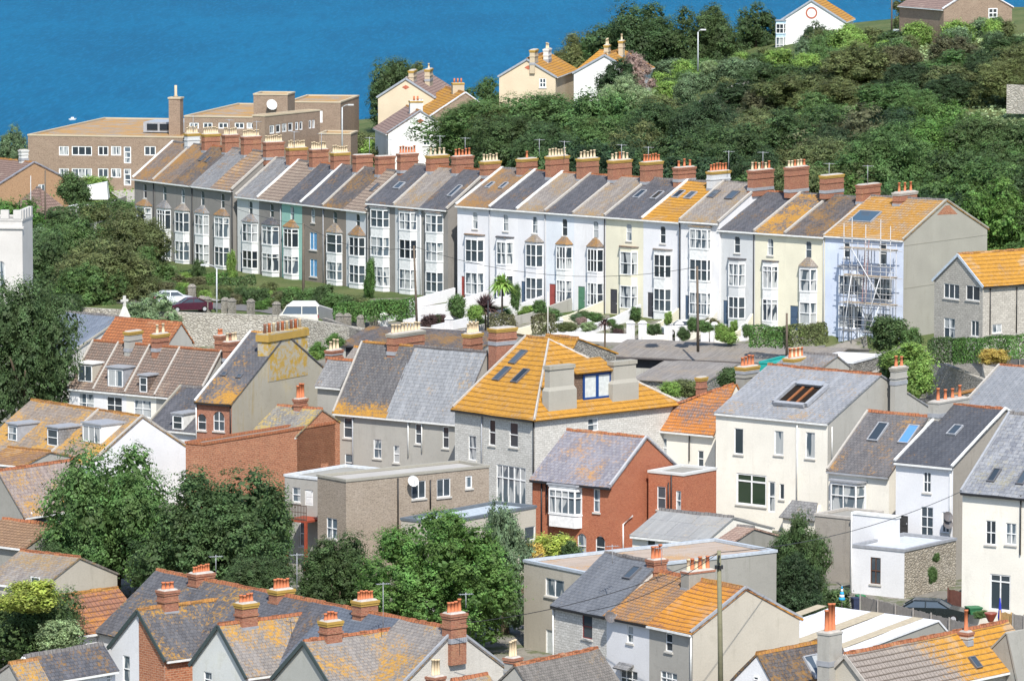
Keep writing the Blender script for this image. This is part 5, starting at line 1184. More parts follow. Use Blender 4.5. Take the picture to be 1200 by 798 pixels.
# house at the right edge
f = B((1262,587.5), 340, (1128,573), None, W=12, phi=36); 
building(f, 'cream_edge_house', 'cream house at the right edge with mottled blue grey slates and french windows', 'house', W_IV, slate('slate_mottled', (.19,.2,.23), (.3,.31,.33), (.3,.28,.2), .3, pale=.6, w=.5, h=.35), hr=f.he+4.6, yr=6.2, ridge=RIDGE_G, gutter=BLACK, verge=('L', GREYM),
  wins=[('F',1155,610,1167,638,{'nx':2}),('F',1178.5,613,1191,638,{'nx':2}),('F',1160,673,1184,715,{'nx':2,'ny':1,'tops':.2,'bar':.09,'sill':False})], pipes=[('F',1197,580,650,BLACK)])
skylight(f, 1165, 557, .6, 1.3)
skylight(f, 1199, 560, .6, 1.3)
f = B((1262,495), 425, (1121,479), None, W=14, phi=34); q = f.onplane(1200,426,Vector((0,0,0)),Vector((0,1,0)))
building(f, 'slate_roof_house', 'house with a plain grey slate roof at the right edge, below the clipped hedges', 'house', W_GR, slate('slate_plain', (.23,.245,.265), (.28,.29,.31), (.3,.2,.12), .1, pale=.25, w=.5, h=.3), hr=f.he+3.3, yr=7.5, ridge=RIDGE_R, verge=('L', MORTAR))
# right stone house by the terrace
f = B((1152,335), 478, (1095,329), (1250,329), gz=.5)
FL = {'nx':2,'ny':1}
building(f, 'stone_gabled_house', 'squared stone house with an orange tiled roof right of the long terrace', 'house', brick_wall('squared_stone', (.5,.47,.41), (.38,.355,.31), (.26,.24,.21), (.55,.51,.45), .5, .2, .02, .4), TL_O, kind='gablev', apex=(1123.5,299), ridge=RIDGE_O, verge=('B', plain('blue_white_board', (.5,.56,.62), .5, .3)), gutter=BLACK,
  wins=[('F',1106,333,1124,350,{'nx':3,'ny':1}),('F',1132,335,1148,352,FL),('F',1106,373,1119,396,{'nx':2}),('F',1138,376,1147,394,FL),('R',1163,380,1174,390,FL)], pipes=[('R',1160,338,392,BLACK),('R',1191,336,390,BLACK)])
# ---------------------------------------------------------------- foreground
# the row with three wings: main row first
GROUPM = 'stepped row of gabled houses in the foreground'
fm = B((462,814), 300, (115,733), (606,799), phi=50, gz=-3.5)
q = fm.px(534,739,'R'); fm.yr = q.y; fm.hr = q.z; fm.W = 2*fm.yr
def ridge_x(f, px_): 
    P = f.wl(0, f.yr, f.hr); return -solve_x(P, -f.xd, px_)
SLW = slate('slate_dark_orange_spots', (.1,.1,.11), (.135,.135,.145), (.5,.26,.03), .3, pale=.12)
SLP = slate('slate_pinkish', (.235,.215,.2), (.29,.265,.245), (.52,.27,.03), .4, pale=.4, w=.3, h=.24)
SLN = slate('slate_blue_new', (.115,.135,.17), (.135,.155,.19), amt=.0, pale=.05)
xs = [-fm.Lu, ridge_x(fm, 300), ridge_x(fm, 392), ridge_x(fm, 470), 0.0]
labs = ['foreground house with a two tone gable, white on the left and brick on the right', 'foreground house with a white gabled wing next to the two tone gable', 'foreground house with a grey gabled wing, between the white wing and the rough gable', 'end house of the foreground row, rough pale stone gable under a brick stack']
roofs = [SLW, SL_D, SLN, SLP]
roots = []
mainch = [(218.6,671,253,699),(313,690,346.5,722),(411,703,445,738),(516,718,548.5,762)]
for i in range(4):
    building(fm, 'gabled_house', labs[i], 'house', BR if i < 3 else W_WH, roofs[i], hr=fm.hr, yr=fm.yr, x0=xs[i], x1=xs[i+1], ridge=RIDGE_R, ends=(i==0, i==3), mright=ROUGHW, group=GROUPM, mfront=W_PUR if i == 0 else None, gutter=False, verge=('R', LEAD) if i == 3 else None)
    c = mainch[i]; chimney(fm, *c, a=1.0, pots=(7,5,6,4)[i], pot=TERRA, poth=(.45,.6,.55,.7)[i], mat=BRC, cap=(BRC, YCAP, YCAP, BRC)[i], plane=fm.yr)
    roots.append(fm.r)
# wings (ridge runs back to the row)
def wing(i, L, ap, C, rend, D, mat, mfront, roof, chim, lab, wins=(), phi=None, verge=None, cap=YCAP, pots=4, pot=TERRA):
    d0 = ray(C[0], C[1]); t0 = (fm.O-CAM).dot(fm.yd)/d0.dot(fm.yd); D = (CAM+d0*t0).y-4.2; print('wing', i, D)
    f = B(C, D, L, None, phi=50, gz=-3.5); q = f.px(ap[0], ap[1], 'F'); f.xr = q.x; f.hr = q.z
    P = f.wl(f.xr, 0, f.hr); f.W = solve_x(P, f.yd, rend)
    building(f, 'wing', 'x', 'x', mat, roof, kind='gablev', apex=ap, wins=wins, mfront=mfront, ridge=RIDGE_O if i < 1 else RIDGE_R, verge=('B', verge or plain('dark_green_board', (.05,.07,.07), .5, .4)), gutter=WHITE, pre='wing_')
    if chim:
        xc, yt, x1, yb = chim; f.yr = 0
        Pc = None
        # stand the stack on this wing's ridge
        d = ray((xc+x1)/2, yb); p0 = f.wl(f.xr,0,0); t = (p0-CAM).dot(f.xd)/d.dot(f.xd); lc = f.local(CAM+d*t)
        chimney(f, xc, yt, x1, yb, plane=lc.y, a=.95, pots=pots, pot=pot, poth=.5, mat=BRC, cap=cap, zb=f.hr-.25)
    rr = f.r; out = f; merge(rr, roots[i]); return f
f = wing(0, (130,757), (162.4,716), (193,771), 276, 318, BRO, W_PUR, SLW, (182,691,211,716), '', wins=[('F',144,768,152,799),('F',175,773,183,799)], cap=BRC, pots=3)
# brick half of the two tone gable
m = MB(); x0_ = f.xr-f.dx; x1_ = 0-f.dx
m.poly([(x0_+.02,-.012,-1.4),(x1_,-.012,-1.4),(x1_,-.012,f.he),(x0_+.02,-.012,f.hr-.12)])
o = m.build('brick_facing', BRO, None, fix=False); o.parent = roots[0]; o.matrix_parent_inverse = mat4(roots[0]).inverted() @ (Matrix.Translation(f.O+f.xd*f.dx) @ Matrix.Rotation(-f.phi,4,'Z'))
wing(1, (225.6,777), (257,733.7), (288,790.6), 373, 306, W_WH, render_wall('pale_gable', (.6,.61,.58), (.4,.38,.25), .4), SLP, (273,706,304,741), '', wins=[('F',239,787,248,805)])
wing(2, (321.5,796), (357,752.7), (392,809), 471, 298, W_GR, render_wall('grey_gable', (.42,.42,.38), (.25,.24,.18), .4), SLP, (372,727,403,757), '', wins=[])
# orange roofed house and white cottages on the left
f = B((88,743), 322, (20,733), (170,733), phi=46, gz=-3.5)
building(f, 'orange_tiled_house', 'white house with an orange and brown ribbed roof in the lower left', 'house', W_PUR, tiles('tile_orange_brown', (.3,.14,.09), (.24,.12,.08), (.58,.24,.03), .55, .45, (.09,.04,.03)), kind='gablev', apex=(55,702), ridge=RIDGE_O, verge=('B', WHITE), wins=[('R',115,742,122,757)])
f = B((150,727), 322, (124,722), None, W=8, phi=48, gz=-3.5); 
building(f, 'hip_end_house', 'white walled end of the foreground row under slates freckled orange', 'house', W_PUR, SLW, hr=f.he+2.6, yr=3.2, ridge=RIDGE_G, wins=(), verge=('L', MORTAR)) if False else None
f = B((45,797), 296, (17,793), (135,788), phi=44, gz=-3.5)
building(f, 'white_outhouse', 'low white building with a plain dark slate roof beside the bush in the lower left', 'outbuilding', W_PUR, SL_D, kind='gablev', apex=(29.5,771), ridge=RIDGE_G, verge=('B', WHITE), wins=[('R',125,790,131,799)])
f = B((30,812), 290, (-20,806), (60,806), phi=44, gz=-3.5)
building(f, 'corner_house', 'roof corner with an orange ridge at the bottom left of the view', 'house', W_GR, SLP, kind='gablev', apex=(12,779), ridge=RIDGE_O)
# stub stacks low in the middle
f = B((640,835), 292, (560,822), (735,824), phi=40, gz=-3.5)
building(f, 'pebbled_roof_house', 'dark brown roof with a red ridge at the bottom edge, left of the three cottages', 'house', W_GR, slate('slate_pebbled', (.17,.155,.14), (.22,.2,.18), (.3,.2,.1), .2, pale=.3, w=.2, h=.18), kind='gablev', apex=(604,781), ridge=RIDGE_R, verge=None)
f.yr = 0; d = ray(601, 800); chimney(f, 589, 770, 613, 795, plane=1.0, a=.8, pots=3, pot=POTC, poth=1.0, mat=W_GR, cap=BR, zb=f.hr-1.5)
f = B((560,835), 285, (490,822), (600,826), phi=44, gz=-3.5)
building(f, 'low_roof_house', 'sliver of roof with a red ridge under the rough stone gable', 'house', W_GR, SL_P, kind='gablev', apex=(530,799), ridge=RIDGE_R)
f.yr = 0; chimney(f, 498, 792, 523, 815, plane=.6, a=.8, pots=3, pot=POTC, poth=1.0, mat=BRC, cap=BRC, zb=f.hr-2)
# beige flat roofed block
f = B((684.7,671), 331, (614,661.5), (910,648)); GRAV = slate('pink_gravel_roof', (.46,.36,.28), (.5,.4,.32), (.55,.3,.1), .35, pale=.5, w=2, h=2)
building(f, 'beige_flat_block', 'beige rendered block with an orange tinted flat roof behind the three cottages', 'building', W_BG, GRAV, kind='flat', mright=W_CON, verge=plain('blue_grey_trim', (.42,.46,.5), .6, .3), wins=[('F',639,678.5,661,699.5,{'nx':2,'ny':1}),('F',639.5,738,651,773,{'ny':1,'g':plain('net_curtain', (.55,.58,.57), .5, .3)})])
# three cottages
f3c = B((812,741.5), 315, (649,708), (937,726)); q = f3c.px(874,691,'R'); f3c.yr = q.y; f3c.hr = q.z; f3c.W = max(f3c.W, 2*f3c.yr*.98); 
c1 = setx(f3c,761,0); c2_ = setx(f3c,711,0)
cott = [(-f3c.Lu, c2_, ST_W, slate('slate_bluegrey', (.15,.16,.18), (.18,.19,.21), amt=.03, pale=.1, w=.4, h=.26), 'stone fronted cottage with smooth blue grey slates, left of the three', [('F',682.5,720,694,748,{'frame':plain('maroon_frame', (.2,.05,.05), .5, .3)}),('F',679,766,697,790,{'nx':2})], RIDGE_G, .35),
        (c2_, c1, W_PUR, tiles('tile_orange_mottle', (.3,.2,.13), (.24,.16,.12), (.58,.25,.03), .6, .28, (.12,.08,.05), w=.25), 'white fronted cottage with mottled orange tiles, middle of the three', [('F',735,733,742,753),('F',727,785,747,805,{'nx':3})], RIDGE_R, 0),
        (c1, 0.0, W_GR, tiles('tile_orange_pan', (.34,.16,.08), (.28,.13,.07), (.58,.25,.03), .72, .4, (.1,.05,.03)), 'grey rendered end cottage with bright orange pantiles, right of the three', [('F',780,742,788,763),('F',774,787,793.5,803,{'nx':3})], RIDGE_O, 0)]
for i, (a, b, mw, mr, lab, wn, rg, dz) in enumerate(cott):
    he0, hr0 = f3c.he, f3c.hr
    if i == 0: f3c.hr += .55; 
    building(f3c, 'cottage', lab, 'house', mw, mr, hr=f3c.hr, yr=f3c.yr, x0=a, x1=b, ridge=rg, ends=(True, True), wins=wn, mright=W_BG if i == 2 else mw, group='three cottages with the telegraph pole', verge=('R', LEAD) if i == 2 else None, gutter=WHITE if i == 2 else BLACK, pipes=[('F',811,745,800,WHITE)] if i == 2 else ([('F',649.5,712,800,WHITE)] if i == 0 else []))
    if i == 0: skylight(f3c, 740.5, 671, .8, 1.2)
    if i == 1: chimney(f3c, 756, 655, 783, 677, pots=3, pot=TERRA, poth=.8, a=.9, zb=f3c.hr-.6, cap=BRC); dish(f3c, 722, 722, .38, 'F', dish_m)
    if i == 2: chimney(f3c, 798, 668, 838, 687, pots=6, pot=(POTC,TERRA), poth=.75, a=.8, mat=W_CON, cap=BR, zb=f3c.hr-1, corbel=False)
    if i < 2:
        c = f3c.px(688 if i == 0 else 735, 765 if i == 0 else 781, 'F'); m = MB(); o_ = Vector((f3c.dx,0,0)); m.slab([c-o_+Vector((-.7,-.6,-.15)), c-o_+Vector((.7,-.6,-.15)), c-o_+Vector((.7,-.01,.15)), c-o_+Vector((-.7,-.01,.15))], .1); m.build('canopy', LEAD if i == 0 else SL_G, f3c.r)
    f3c.he, f3c.hr = he0, hr0
# workshop with odd roofs behind
f = B((826,636), 352, (741,628), (905,625), phi=36)
building(f, 'workshop', 'low ivory workshop with a grey felt roof below the red brick extension', 'outbuilding', W_IV, slate('felt_grey', (.3,.3,.3), (.34,.34,.33), (.4,.36,.3), .3, pale=.4, w=2, h=2), kind='gable', hr=f.he+1.3, yr=3.5, wins=[('F',758,632,768,640,{'ny':1,'sill':False}),('F',778,634,790,642,{'nx':2,'ny':1,'sill':False})], ridge=RIDGE_G)
f = B((853,640), 346, (835,639), (912,636), phi=38)
building(f, 'grey_lean_to', 'small grey gabled shed against the left side of the dark green tree', 'shed', W_CON, tiles('tile_pinkish', (.4,.28,.22), (.34,.24,.19), (.5,.3,.15), .3, .3, (.2,.12,.1)), apex=(883,620), ridge=RIDGE_G)
# white sheeted shed roofs
WS = plain('white_sheet_roof', (.66,.66,.67), .5, .3)
f = B((975,775), 318, (852,755), (1112,757), phi=40, gz=-3)
building(f, 'white_roofed_shed', 'long shed with a bright white sheet roof and two tan strips', 'shed', W_CON, WS, hr=f.he+1.1, yr=f.W*.9, ridge=None, gutter=GREYM, rf=1.12)
m = MB(); o_ = Vector((f.dx,0,0)); sl = (f.hr-f.he)/f.yr
for xa, xb in ((-5.2,-4.2),(-1.9,-1.1),(-9.6,-8.8)):
    m.hexa([Vector((xa,-.2,f.he-.2*sl+.13))-o_,Vector((xb,-.2,f.he-.2*sl+.13))-o_,Vector((xb,f.yr-.1,f.hr+.11))-o_,Vector((xa,f.yr-.1,f.hr+.11))-o_],[Vector((xa,-.2,f.he-.2*sl+.15))-o_,Vector((xb,-.2,f.he-.2*sl+.15))-o_,Vector((xb,f.yr-.1,f.hr+.14))-o_,Vector((xa,f.yr-.1,f.hr+.14))-o_])
m.build('roof_strip', plain('tan_strip', (.42,.36,.26), .8, .2), f.r)
f = B((908,806), 300, (858,800), (1000,800), phi=42, gz=-3.5)
building(f, 'white_gabled_house', 'white gabled house at the bottom edge, dark slates with a big rooflight', 'house', W_PUR, SL_D2, kind='gablev', apex=(887.5,768), ridge=RIDGE_O, wins=[('F',884,792,890,800)])
skylight(f, 955.5, 781, 1.3, 1.6, fr=GREYM)
f = B((1027,816), 297, (955,808), (1215,800), phi=42, gz=-3.5)
building(f, 'bottom_tiled_house', 'ribbed tile roof at the bottom right corner, grey turning bright orange to the right', 'house', W_BG, tiles('tile_grey_to_orange', (.29,.25,.22), (.27,.235,.205), (.52,.25,.025), .2, .42, (.08,.06,.045), grad=(1, 2.0, 12.0, .34)), kind='gablev', apex=(991,768), ridge=RIDGE_R, verge=('B', MORTAR)); brf = f
skylight(f, 1143, 776, .6, .9)
f.yr = 0; chimney(f, 958, 740, 987, 772, plane=.0, a=.9, pots=3, pot=TERRA, poth=1.5, mat=W_GR, cap=W_GR, zb=f.hr-2.5, corbel=False)
lc = 11.0; chimney(f, 1122, 740, 1142, 760, plane=lc, a=.8, pots=1, pot=TERRA, poth=1.4, mat=ROUGHW, cap=BR, zb=f.hr-.5)
f = B((1190,790), 306, (1140,800), (1240,785), phi=42, gz=-3.5)
building(f, 'edge_house', 'grey walled gabled house at the bottom right edge', 'house', W_CON, W_CON, kind='gablev', apex=(1180,742), ridge=None)
# ---------------------------------------------------------------- flat roofed brown buildings and houses beyond the terrace
TANW = brick_wall('tan_brick2', (.29,.21,.155), (.235,.17,.125), (.32,.25,.19), (.36,.28,.21), .45, .18, .016, .5)
TANP = render_wall('tan_trim', (.5,.42,.3), (.3,.24,.16), .3)
GRAVO = slate('gravel_orange', (.32,.27,.22), (.38,.32,.26), (.5,.25,.03), .6, pale=.3, w=2, h=2)
K = {'ny':1,'nx':2,'bar':.12,'sill':False}; KD = {'ny':3,'nx':1,'bar':.12,'sill':False}
f = Frame((215,161), 645, (32.6,157.7), None, gz=2.5, phi=12, W=34)
ww = []
for dy, in ((0,),(26,)):
    for a, b, kk in ((69,80.7,2),(84,107.8,3),(114.8,127,2),(130,142,2),(169,182.5,2)): ww.append(('F',a,171.5+dy,b,182.5+dy,{'ny':1,'nx':kk,'bar':.12,'sill':False}))
    ww.append(('F',145,172+dy,153.6,191.6+dy,KD))
building(f, 'institution', 'long two storey tan brick building with a flat roof and chimney tower', 'building', TANW, GRAVO, kind='flat', verge=TANP, wins=ww, zb=-2)
o_ = Vector((f.dx,0,0)); m = MB(); a = f.px(168,153,'F',8).x; b = f.px(205,153,'F',8).x; m.box(a-o_.x, b-o_.x+2, 8, 14, f.he, f.he+1.3); o = m.build('roof_light_box', GREYM, f.r)
m = MB()
for k in range(3): m.box(a-o_.x+.5+k*1.7, a-o_.x+1.9+k*1.7, 7.9, 7.99, f.he+.3, f.he+1.1)
m.build('pane', GLASSD, o)
q = f.px(206,114,'F',6); m = MB(); m.box(q.x-o_.x-.75, q.x-o_.x+.75, 5.3, 6.8, f.he-.2, q.z-.2); m.box(q.x-o_.x-.85, q.x-o_.x+.85, 5.2, 6.9, q.z-.2, q.z, 1)
m.tube([(q.x-o_.x,6,q.z),(q.x-o_.x,6,q.z+.3),(q.x-o_.x,6,q.z+1.5)], [.35,.18,.18], 8, 1); m.build('chimney', [TANW, TANP], f.r)
gb = dict(gz=3.0)
f = Frame((300,137.5), 640, (216,134), None, gz=3, phi=12, W=26)
building(f, 'institution', 'lower tan brick wing left of the square roof tower, mostly behind the chimneys', 'building', TANW, GRAVO, kind='flat', verge=TANP, wins=[('F',x,144,x+11,151,K) for x in (222,238,256,275,289)], zb=-2)
f = Frame((310,136), 625, (296,136), (375,126.5), gz=3, phi=30)
building(f, 'institution', 'tan brick block with a slanting side wall of white framed arched windows', 'building', TANW, GRAVO, kind='flat', verge=TANP, zb=-2,
  wins=[('R',316+i*7.2,147-i*1.0,321.5+i*7.2,157-i*1.0,{'ny':1,'nx':1,'bar':.14,'sill':False}) for i in range(4)]+[('R',346+i*5,143-i*.4,349.6+i*5,153-i*.4,{'ny':1,'nx':1,'bar':.14,'sill':False}) for i in range(2)]+[('R',362+i*4,141-i*.4,365+i*4,151-i*.4,{'ny':1,'nx':1,'bar':.14,'sill':False}) for i in range(2)])
f = Frame((337,111), 640, (297,110), None, gz=3, phi=8, W=5)
building(f, 'roof_tower', 'square tan brick tower with a white dish rising above the flat roofs', 'building', TANW, GRAVO, kind='flat', verge=TANP, zb=-2); dish(f, 319, 123, .7, 'F')
f = Frame((399,120), 655, (337,119), None, gz=3, phi=8, W=14)
building(f, 'institution', 'tan brick block with a pale band under its flat roof, right of the square tower', 'building', TANW, GRAVO, kind='flat', verge=TANP, zb=-2, wins=[('F',375,130,378,144,K)])
f = Frame((411,157), 628, (374,156), None, gz=4, phi=8, W=5)
building(f, 'low_brick_block', 'small low tan brick block beside the grey lamp post', 'outbuilding', TANW, GRAVO, kind='flat', verge=TANP, zb=-2)
# hipped and gabled brown houses at the left edge
TLB = tiles('tile_brown', (.25,.17,.14), (.21,.145,.12), OR, .12, .45, (.08,.05,.045))
BRT = brick_wall('brown_orange_brick', (.38,.22,.12), (.32,.18,.1), (.36,.27,.18), (.42,.26,.15))
f = Frame((-2,218), 615, (-60,211), (84,214), gz=1, phi=None)
building(f, 'brick_house', 'orange brown brick house with a wide gable at the left edge beyond the trees', 'house', BRT, TLB, apex=(40,191.5), verge=('R', plain('grey_board', (.25,.26,.3), .6, .3)), ridge=RIDGE_O, wins=[('R',45,216,53,228,{'ny':1,'nx':2,'bar':.1})], zb=-3)
f.r['label'] = 'orange brown brick house with a wide gable at the left edge beyond the trees'; chimney(f, 21, 176, 34, 186, pots=0, mat=W_OW, a=.8)
f = Frame((50,250), 590, (10,250), (80,247), gz=.5, phi=40); f.yr = f.W/2
building(f, 'hipped_garage', 'low building with a brown hipped tile roof in front of the brick gable', 'garage', plain('dark_brown_brick', (.1,.05,.04), .9, .2), TLB, hr=f.he+2.6, yr=f.W/2, hip=(f.Lu*.45, f.Lu*.45), oe=.5, ridge=RIDGE_G, zb=-2)
# far houses
RIDG = plain('ridge_grey', (.3,.27,.25), .9, .2); SOFF = plain('soffit_grey', (.3,.33,.37), .6, .3); PEACH = render_wall('peach_render', (.62,.52,.38), (.4,.33,.24), .2); WHR = render_wall('white_roughcast', (.74,.74,.72), (.5,.48,.45), .15)
TLF = tiles('tile_far', (.3,.21,.18), (.26,.18,.155), OR, .15, .45, (.13,.09,.08)); TLFO = tiles('tile_far_orange', (.36,.22,.12), (.3,.18,.1), OR, .75, .45, (.15,.08,.03))
W2 = {'ny':2,'nx':2,'bar':.12,'sill':True}
def diamond(f, x, y, r, face='F', ring=False):
    q = f.px(x, y, face); o_ = Vector((f.dx,0,0)); m = MB(); d = .03; red = plain('red_brick_trim', (.42,.13,.08), .9, .2)
    P = (lambda s, z: Vector((s, -d, z))-o_) if face == 'F' else (lambda s, z: Vector((d, s, z))-o_)
    s0 = q.x if face == 'F' else q.y
    if ring:
        n = 20
        for k in range(n):
            a, b = 2*PI*k/n, 2*PI*(k+1)/n; m.poly([P(s0+r*math.cos(a),q.z+r*math.sin(a)),P(s0+r*math.cos(b),q.z+r*math.sin(b)),P(s0+r*.74*math.cos(b),q.z+r*.74*math.sin(b)),P(s0+r*.74*math.cos(a),q.z+r*.74*math.sin(a))])
    else: m.poly([P(s0-r*1.4,q.z),P(s0,q.z-r*.8),P(s0+r*1.4,q.z),P(s0,q.z+r*.8)])
    m.build('brick_emblem', red, f.r, fix=False)
f = Frame((509,114), 665, (443,114.5), (531,104), gz=8)
building(f, 'far_house', 'peach house with a mauve brown roof, leftmost of the far gabled houses', 'house', PEACH, TLF, kind='gablev', apex=(475.5,92.6), verge=('B', SOFF), ridge=RIDG, wins=[('F',488,116,496,125,W2)]); f.W = max(f.W, 8)
diamond(f, 475.5, 102.5, .35); f.yr = 0; chimney(f, 478, 82.5, 489, 92, plane=2.5, pots=0, mat=TANP, a=.8, zb=f.hr-1, cap=YCAP); chimney(f, 497, 81, 508, 90, plane=8, pots=1, mat=TANP, a=.8, zb=f.hr-1, cap=YCAP)
f = Frame((455,156.5), 632, (441.6,150), (529,154.7), gz=7, phi=72)
building(f, 'far_house', 'white gabled house nearest the terrace with a small red diamond on its gable', 'house', WHR, TLF, apex=(493,131.5), verge=('R', SOFF), ridge=RIDG, wins=[('R',495.5,158.5,504.5,171,W2)], wr=1) if False else None
def gable_r(C, R, ap, D, phi, length, *a, **k):
    f = Frame(C, D, None, R, gz=k.pop('gz', 7), phi=phi); f.Lu = length; return f
f = gable_r((455,156.5), (529,154.7), (493,131.5), 632, 80, 11)
building(f, 'far_house', 'white gabled house nearest the terrace with a small red diamond on its gable', 'house', WHR, TLF, apex=(492.5,131.5), verge=('R', SOFF), ridge=RIDGE_O, wins=[('R',495.5,158.5,504.5,171,W2)])
diamond(f, 492.5, 142, .35, 'R'); chimney(f, 477, 118, 494, 130, pots=1, mat=W_OW, a=1.2, plane=f.yr) if False else None
def box_chimney(f, px_, pt, w, h, ax, ay, mat, pots=2, pot=TERRA):
    """stack at local ax (along ridge), ay; top from pixel row"""
    d = ray(px_, pt); o_ = Vector((f.dx,f.dy,0)); p0 = f.wl(ax,ay,0); P = proj(f.wl(ax, ay, f.hr)); z = f.hr+(P[1]-pt)/(F/(f.wl(ax,ay,0).y))
    m = MB(); m.box(ax-w/2-o_.x, ax+w/2-o_.x, ay-h/2, ay+h/2, f.hr-1.2, z); m.box(ax-w/2-o_.x-.06, ax+w/2-o_.x+.06, ay-h/2-.06, ay+h/2+.06, z-.25, z-.05, 1); o = m.build('chimney', [mat, YCAP], f.r)
    for k in range(pots):
        yy = ay+(k-(pots-1)/2)*.45; t = MB(); t.tube([(ax-o_.x,yy,z),(ax-o_.x,yy,z+.55)], [.13,.11], 8); t.build('chimney_pot', pot, o)
box_chimney(f, 485, 118, 1.0, 1.6, -3.5, f.yr, W_OW, 2)
f = gable_r((505.5,136.4), (581,132), (545.5,110), 655, 78, 13)
building(f, 'far_house', 'tan brick gabled house with an orange striped roof behind the white gable', 'house', TANW, TLFO, apex=(545.5,110), verge=('R', plain('white_board', (.66,.68,.72), .5, .3)), ridge=RIDGE_O, wins=[('R',547,138,557,145,W2)])
box_chimney(f, 540, 97, 1.0, 1.5, -5, f.yr, TANP, 3)
f = Frame((651,90), 665, (585,92), (675,81.5), gz=11)
building(f, 'far_house', 'peach house with an orange roof and a red diamond on its gable', 'house', PEACH, TLFO, kind='gablev', apex=(617.5,70), verge=('B', SOFF), ridge=RIDGE_O, wins=[('F',632,92,640,103,W2)])
diamond(f, 619, 79.5, .35); chimney(f, 620, 58.5, 631.5, 70, plane=1.2, pots=0, mat=TANP, a=.8, zb=f.hr-1, cap=YCAP); chimney(f, 636, 57.5, 647, 66, plane=9, pots=2, mat=W_OW, a=.8, zb=f.hr-1)
f = Frame((745,86), 655, (672.5,87.7), (765,79), gz=12)
building(f, 'far_house', 'tall white gabled house half hidden by dark trees in the middle of the hillside', 'house', WHR, TLFO, kind='gablev', apex=(708.5,65), verge=('B', SOFF), ridge=RIDGE_O, wins=[])
chimney(f, 707, 53, 716, 64, plane=2, pots=3, mat=TANP, a=.7, zb=f.hr-1, cap=YCAP); chimney(f, 724, 48, 733, 58, plane=8, pots=1, mat=TANP, a=.7, zb=f.hr-1, cap=YCAP)
f = Frame((704,82), 672, (678,80), None, gz=12, phi=20, W=8)
building(f, 'far_house', 'orange hipped roof peeping out behind the white gabled house on the hillside', 'house', PEACH, TLFO, hr=f.he+2.2, yr=4, hip=(1.5,0), ridge=RIDGE_O)
f = Frame((990,25.5), 690, (914,26.5), (1000,22), gz=17)
building(f, 'far_house', 'white house with a red brick ring on its gable at the top of the hill', 'house', WHR, TLFO, kind='gablev', apex=(951,1), verge=('B', SOFF), ridge=RIDGE_O)
diamond(f, 951, 15.5, .8, ring=True)
bay(f, -f.Lu-.6, -f.Lu+.8, [(1.2,3.2),(3.7,5.0)], -1, 5.4, .8, .2, plain('pale_blue_trim', (.45,.6,.72), .5, .3), 'flat', nx=2)
f = gable_r((1106,11), (1186,9), (1145,-14), 660, 66, 12, gz=17)
building(f, 'far_house', 'brown brick gabled house at the top right corner', 'house', TANW, TLF, apex=(1145,-14), verge=('R', plain('white_board', (.66,.68,.72), .5, .3)), ridge=RIDGE_O, wins=[('R',1158,10,1168.5,21,W2)])
f = Frame((1042,43), 668, (1010,40), None, gz=17, phi=15, W=4)
building(f, 'summer_house', 'small low cream hut with brown fascia on the hilltop', 'shed', W_CR, TANP, kind='flat', verge=plain('brown_fascia', (.2,.08,.05), .6, .3), wins=[('F',1018,43,1025,49,{'ny':1,'frame':plain('maroon_frame', (.2,.05,.05), .5, .3)}),('F',1029,43,1036,49,{'ny':1,'nx':2})])
f = Frame((1087,32), 672, (1062,34), None, gz=17, phi=30, W=4)
building(f, 'white_hut', 'white low hut right of the brown pole on the hilltop', 'shed', WHR, plain('grey_roof', (.4,.42,.44), .6, .3), kind='flat', verge=WHITE)
# ---------------------------------------------------------------- sheds and garages between terrace and town
CORR = slate('corrugated_asbestos', (.24,.215,.195), (.29,.265,.24), (.33,.27,.2), .35, pale=.4, w=.35, h=3.0)
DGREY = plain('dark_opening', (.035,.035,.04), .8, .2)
f = Frame((965,428), 482, (706,416), None, gz=-3, phi=22, W=14)
building(f, 'garage_row', 'long row of garages under a shallow grey corrugated roof below the white terrace gardens', 'garage', W_GR, CORR, hr=f.he+.75, yr=7, ridge=None, gutter=plain('dark_gutter', (.08,.07,.07), .7, .2), oe=.5,
   wins=[('F',712,420,740,432,{'door':WHITE}),('F',744,421,786,432,{'door':DGREY}),('F',792,421,813,433,{'door':DGREY}),('F',818,423,843,435,{'door':plain('pale_blue_door', (.5,.55,.66), .6, .3)}),('F',848,424,875,436,{'door':plain('grey_blue_door', (.14,.17,.22), .6, .3)})])
f = Frame((826,449), 455, (742,446), (846,425), gz=-3, phi=24); f.W = 12
building(f, 'garage_row', 'shorter corrugated roofed garage block in front of the long garage row', 'garage', ST_G, CORR, hr=f.he+.8, yr=7.6, ridge=None, rf=1.05, gutter=False, oe=.3)
f = Frame((560,412), 486, (399,402), None, gz=-3, phi=22, W=14)
building(f, 'garage_row', 'dark slate garage roof left of the brick stack with nine pots', 'garage', W_GR, SL_D2, hr=f.he+1.1, yr=7, ridge=None, gutter=DGREY, wins=[('F',405,407,418,420,{'door':DGREY}),('F',440,410,450,424,{'door':DGREY})])
f = Frame((1000,425), 470, (948,421), (1034,405), gz=-3, phi=26)
building(f, 'white_roofed_garage', 'flat roofed garage sheeted in bright white beside the rubble wall', 'garage', ST_G, WS, kind='flat', verge=WS)
f = Frame((918,426), 462, (890,425), None, gz=-3, phi=26, W=5)
building(f, 'teal_container', 'teal painted metal container between the two pot topped stacks', 'container', plain('teal_paint', (.02,.3,.26), .5, .4), plain('teal_paint2', (.03,.34,.3), .5, .4), kind='flat', verge=plain('teal_paint', (.02,.3,.26), .5, .4))
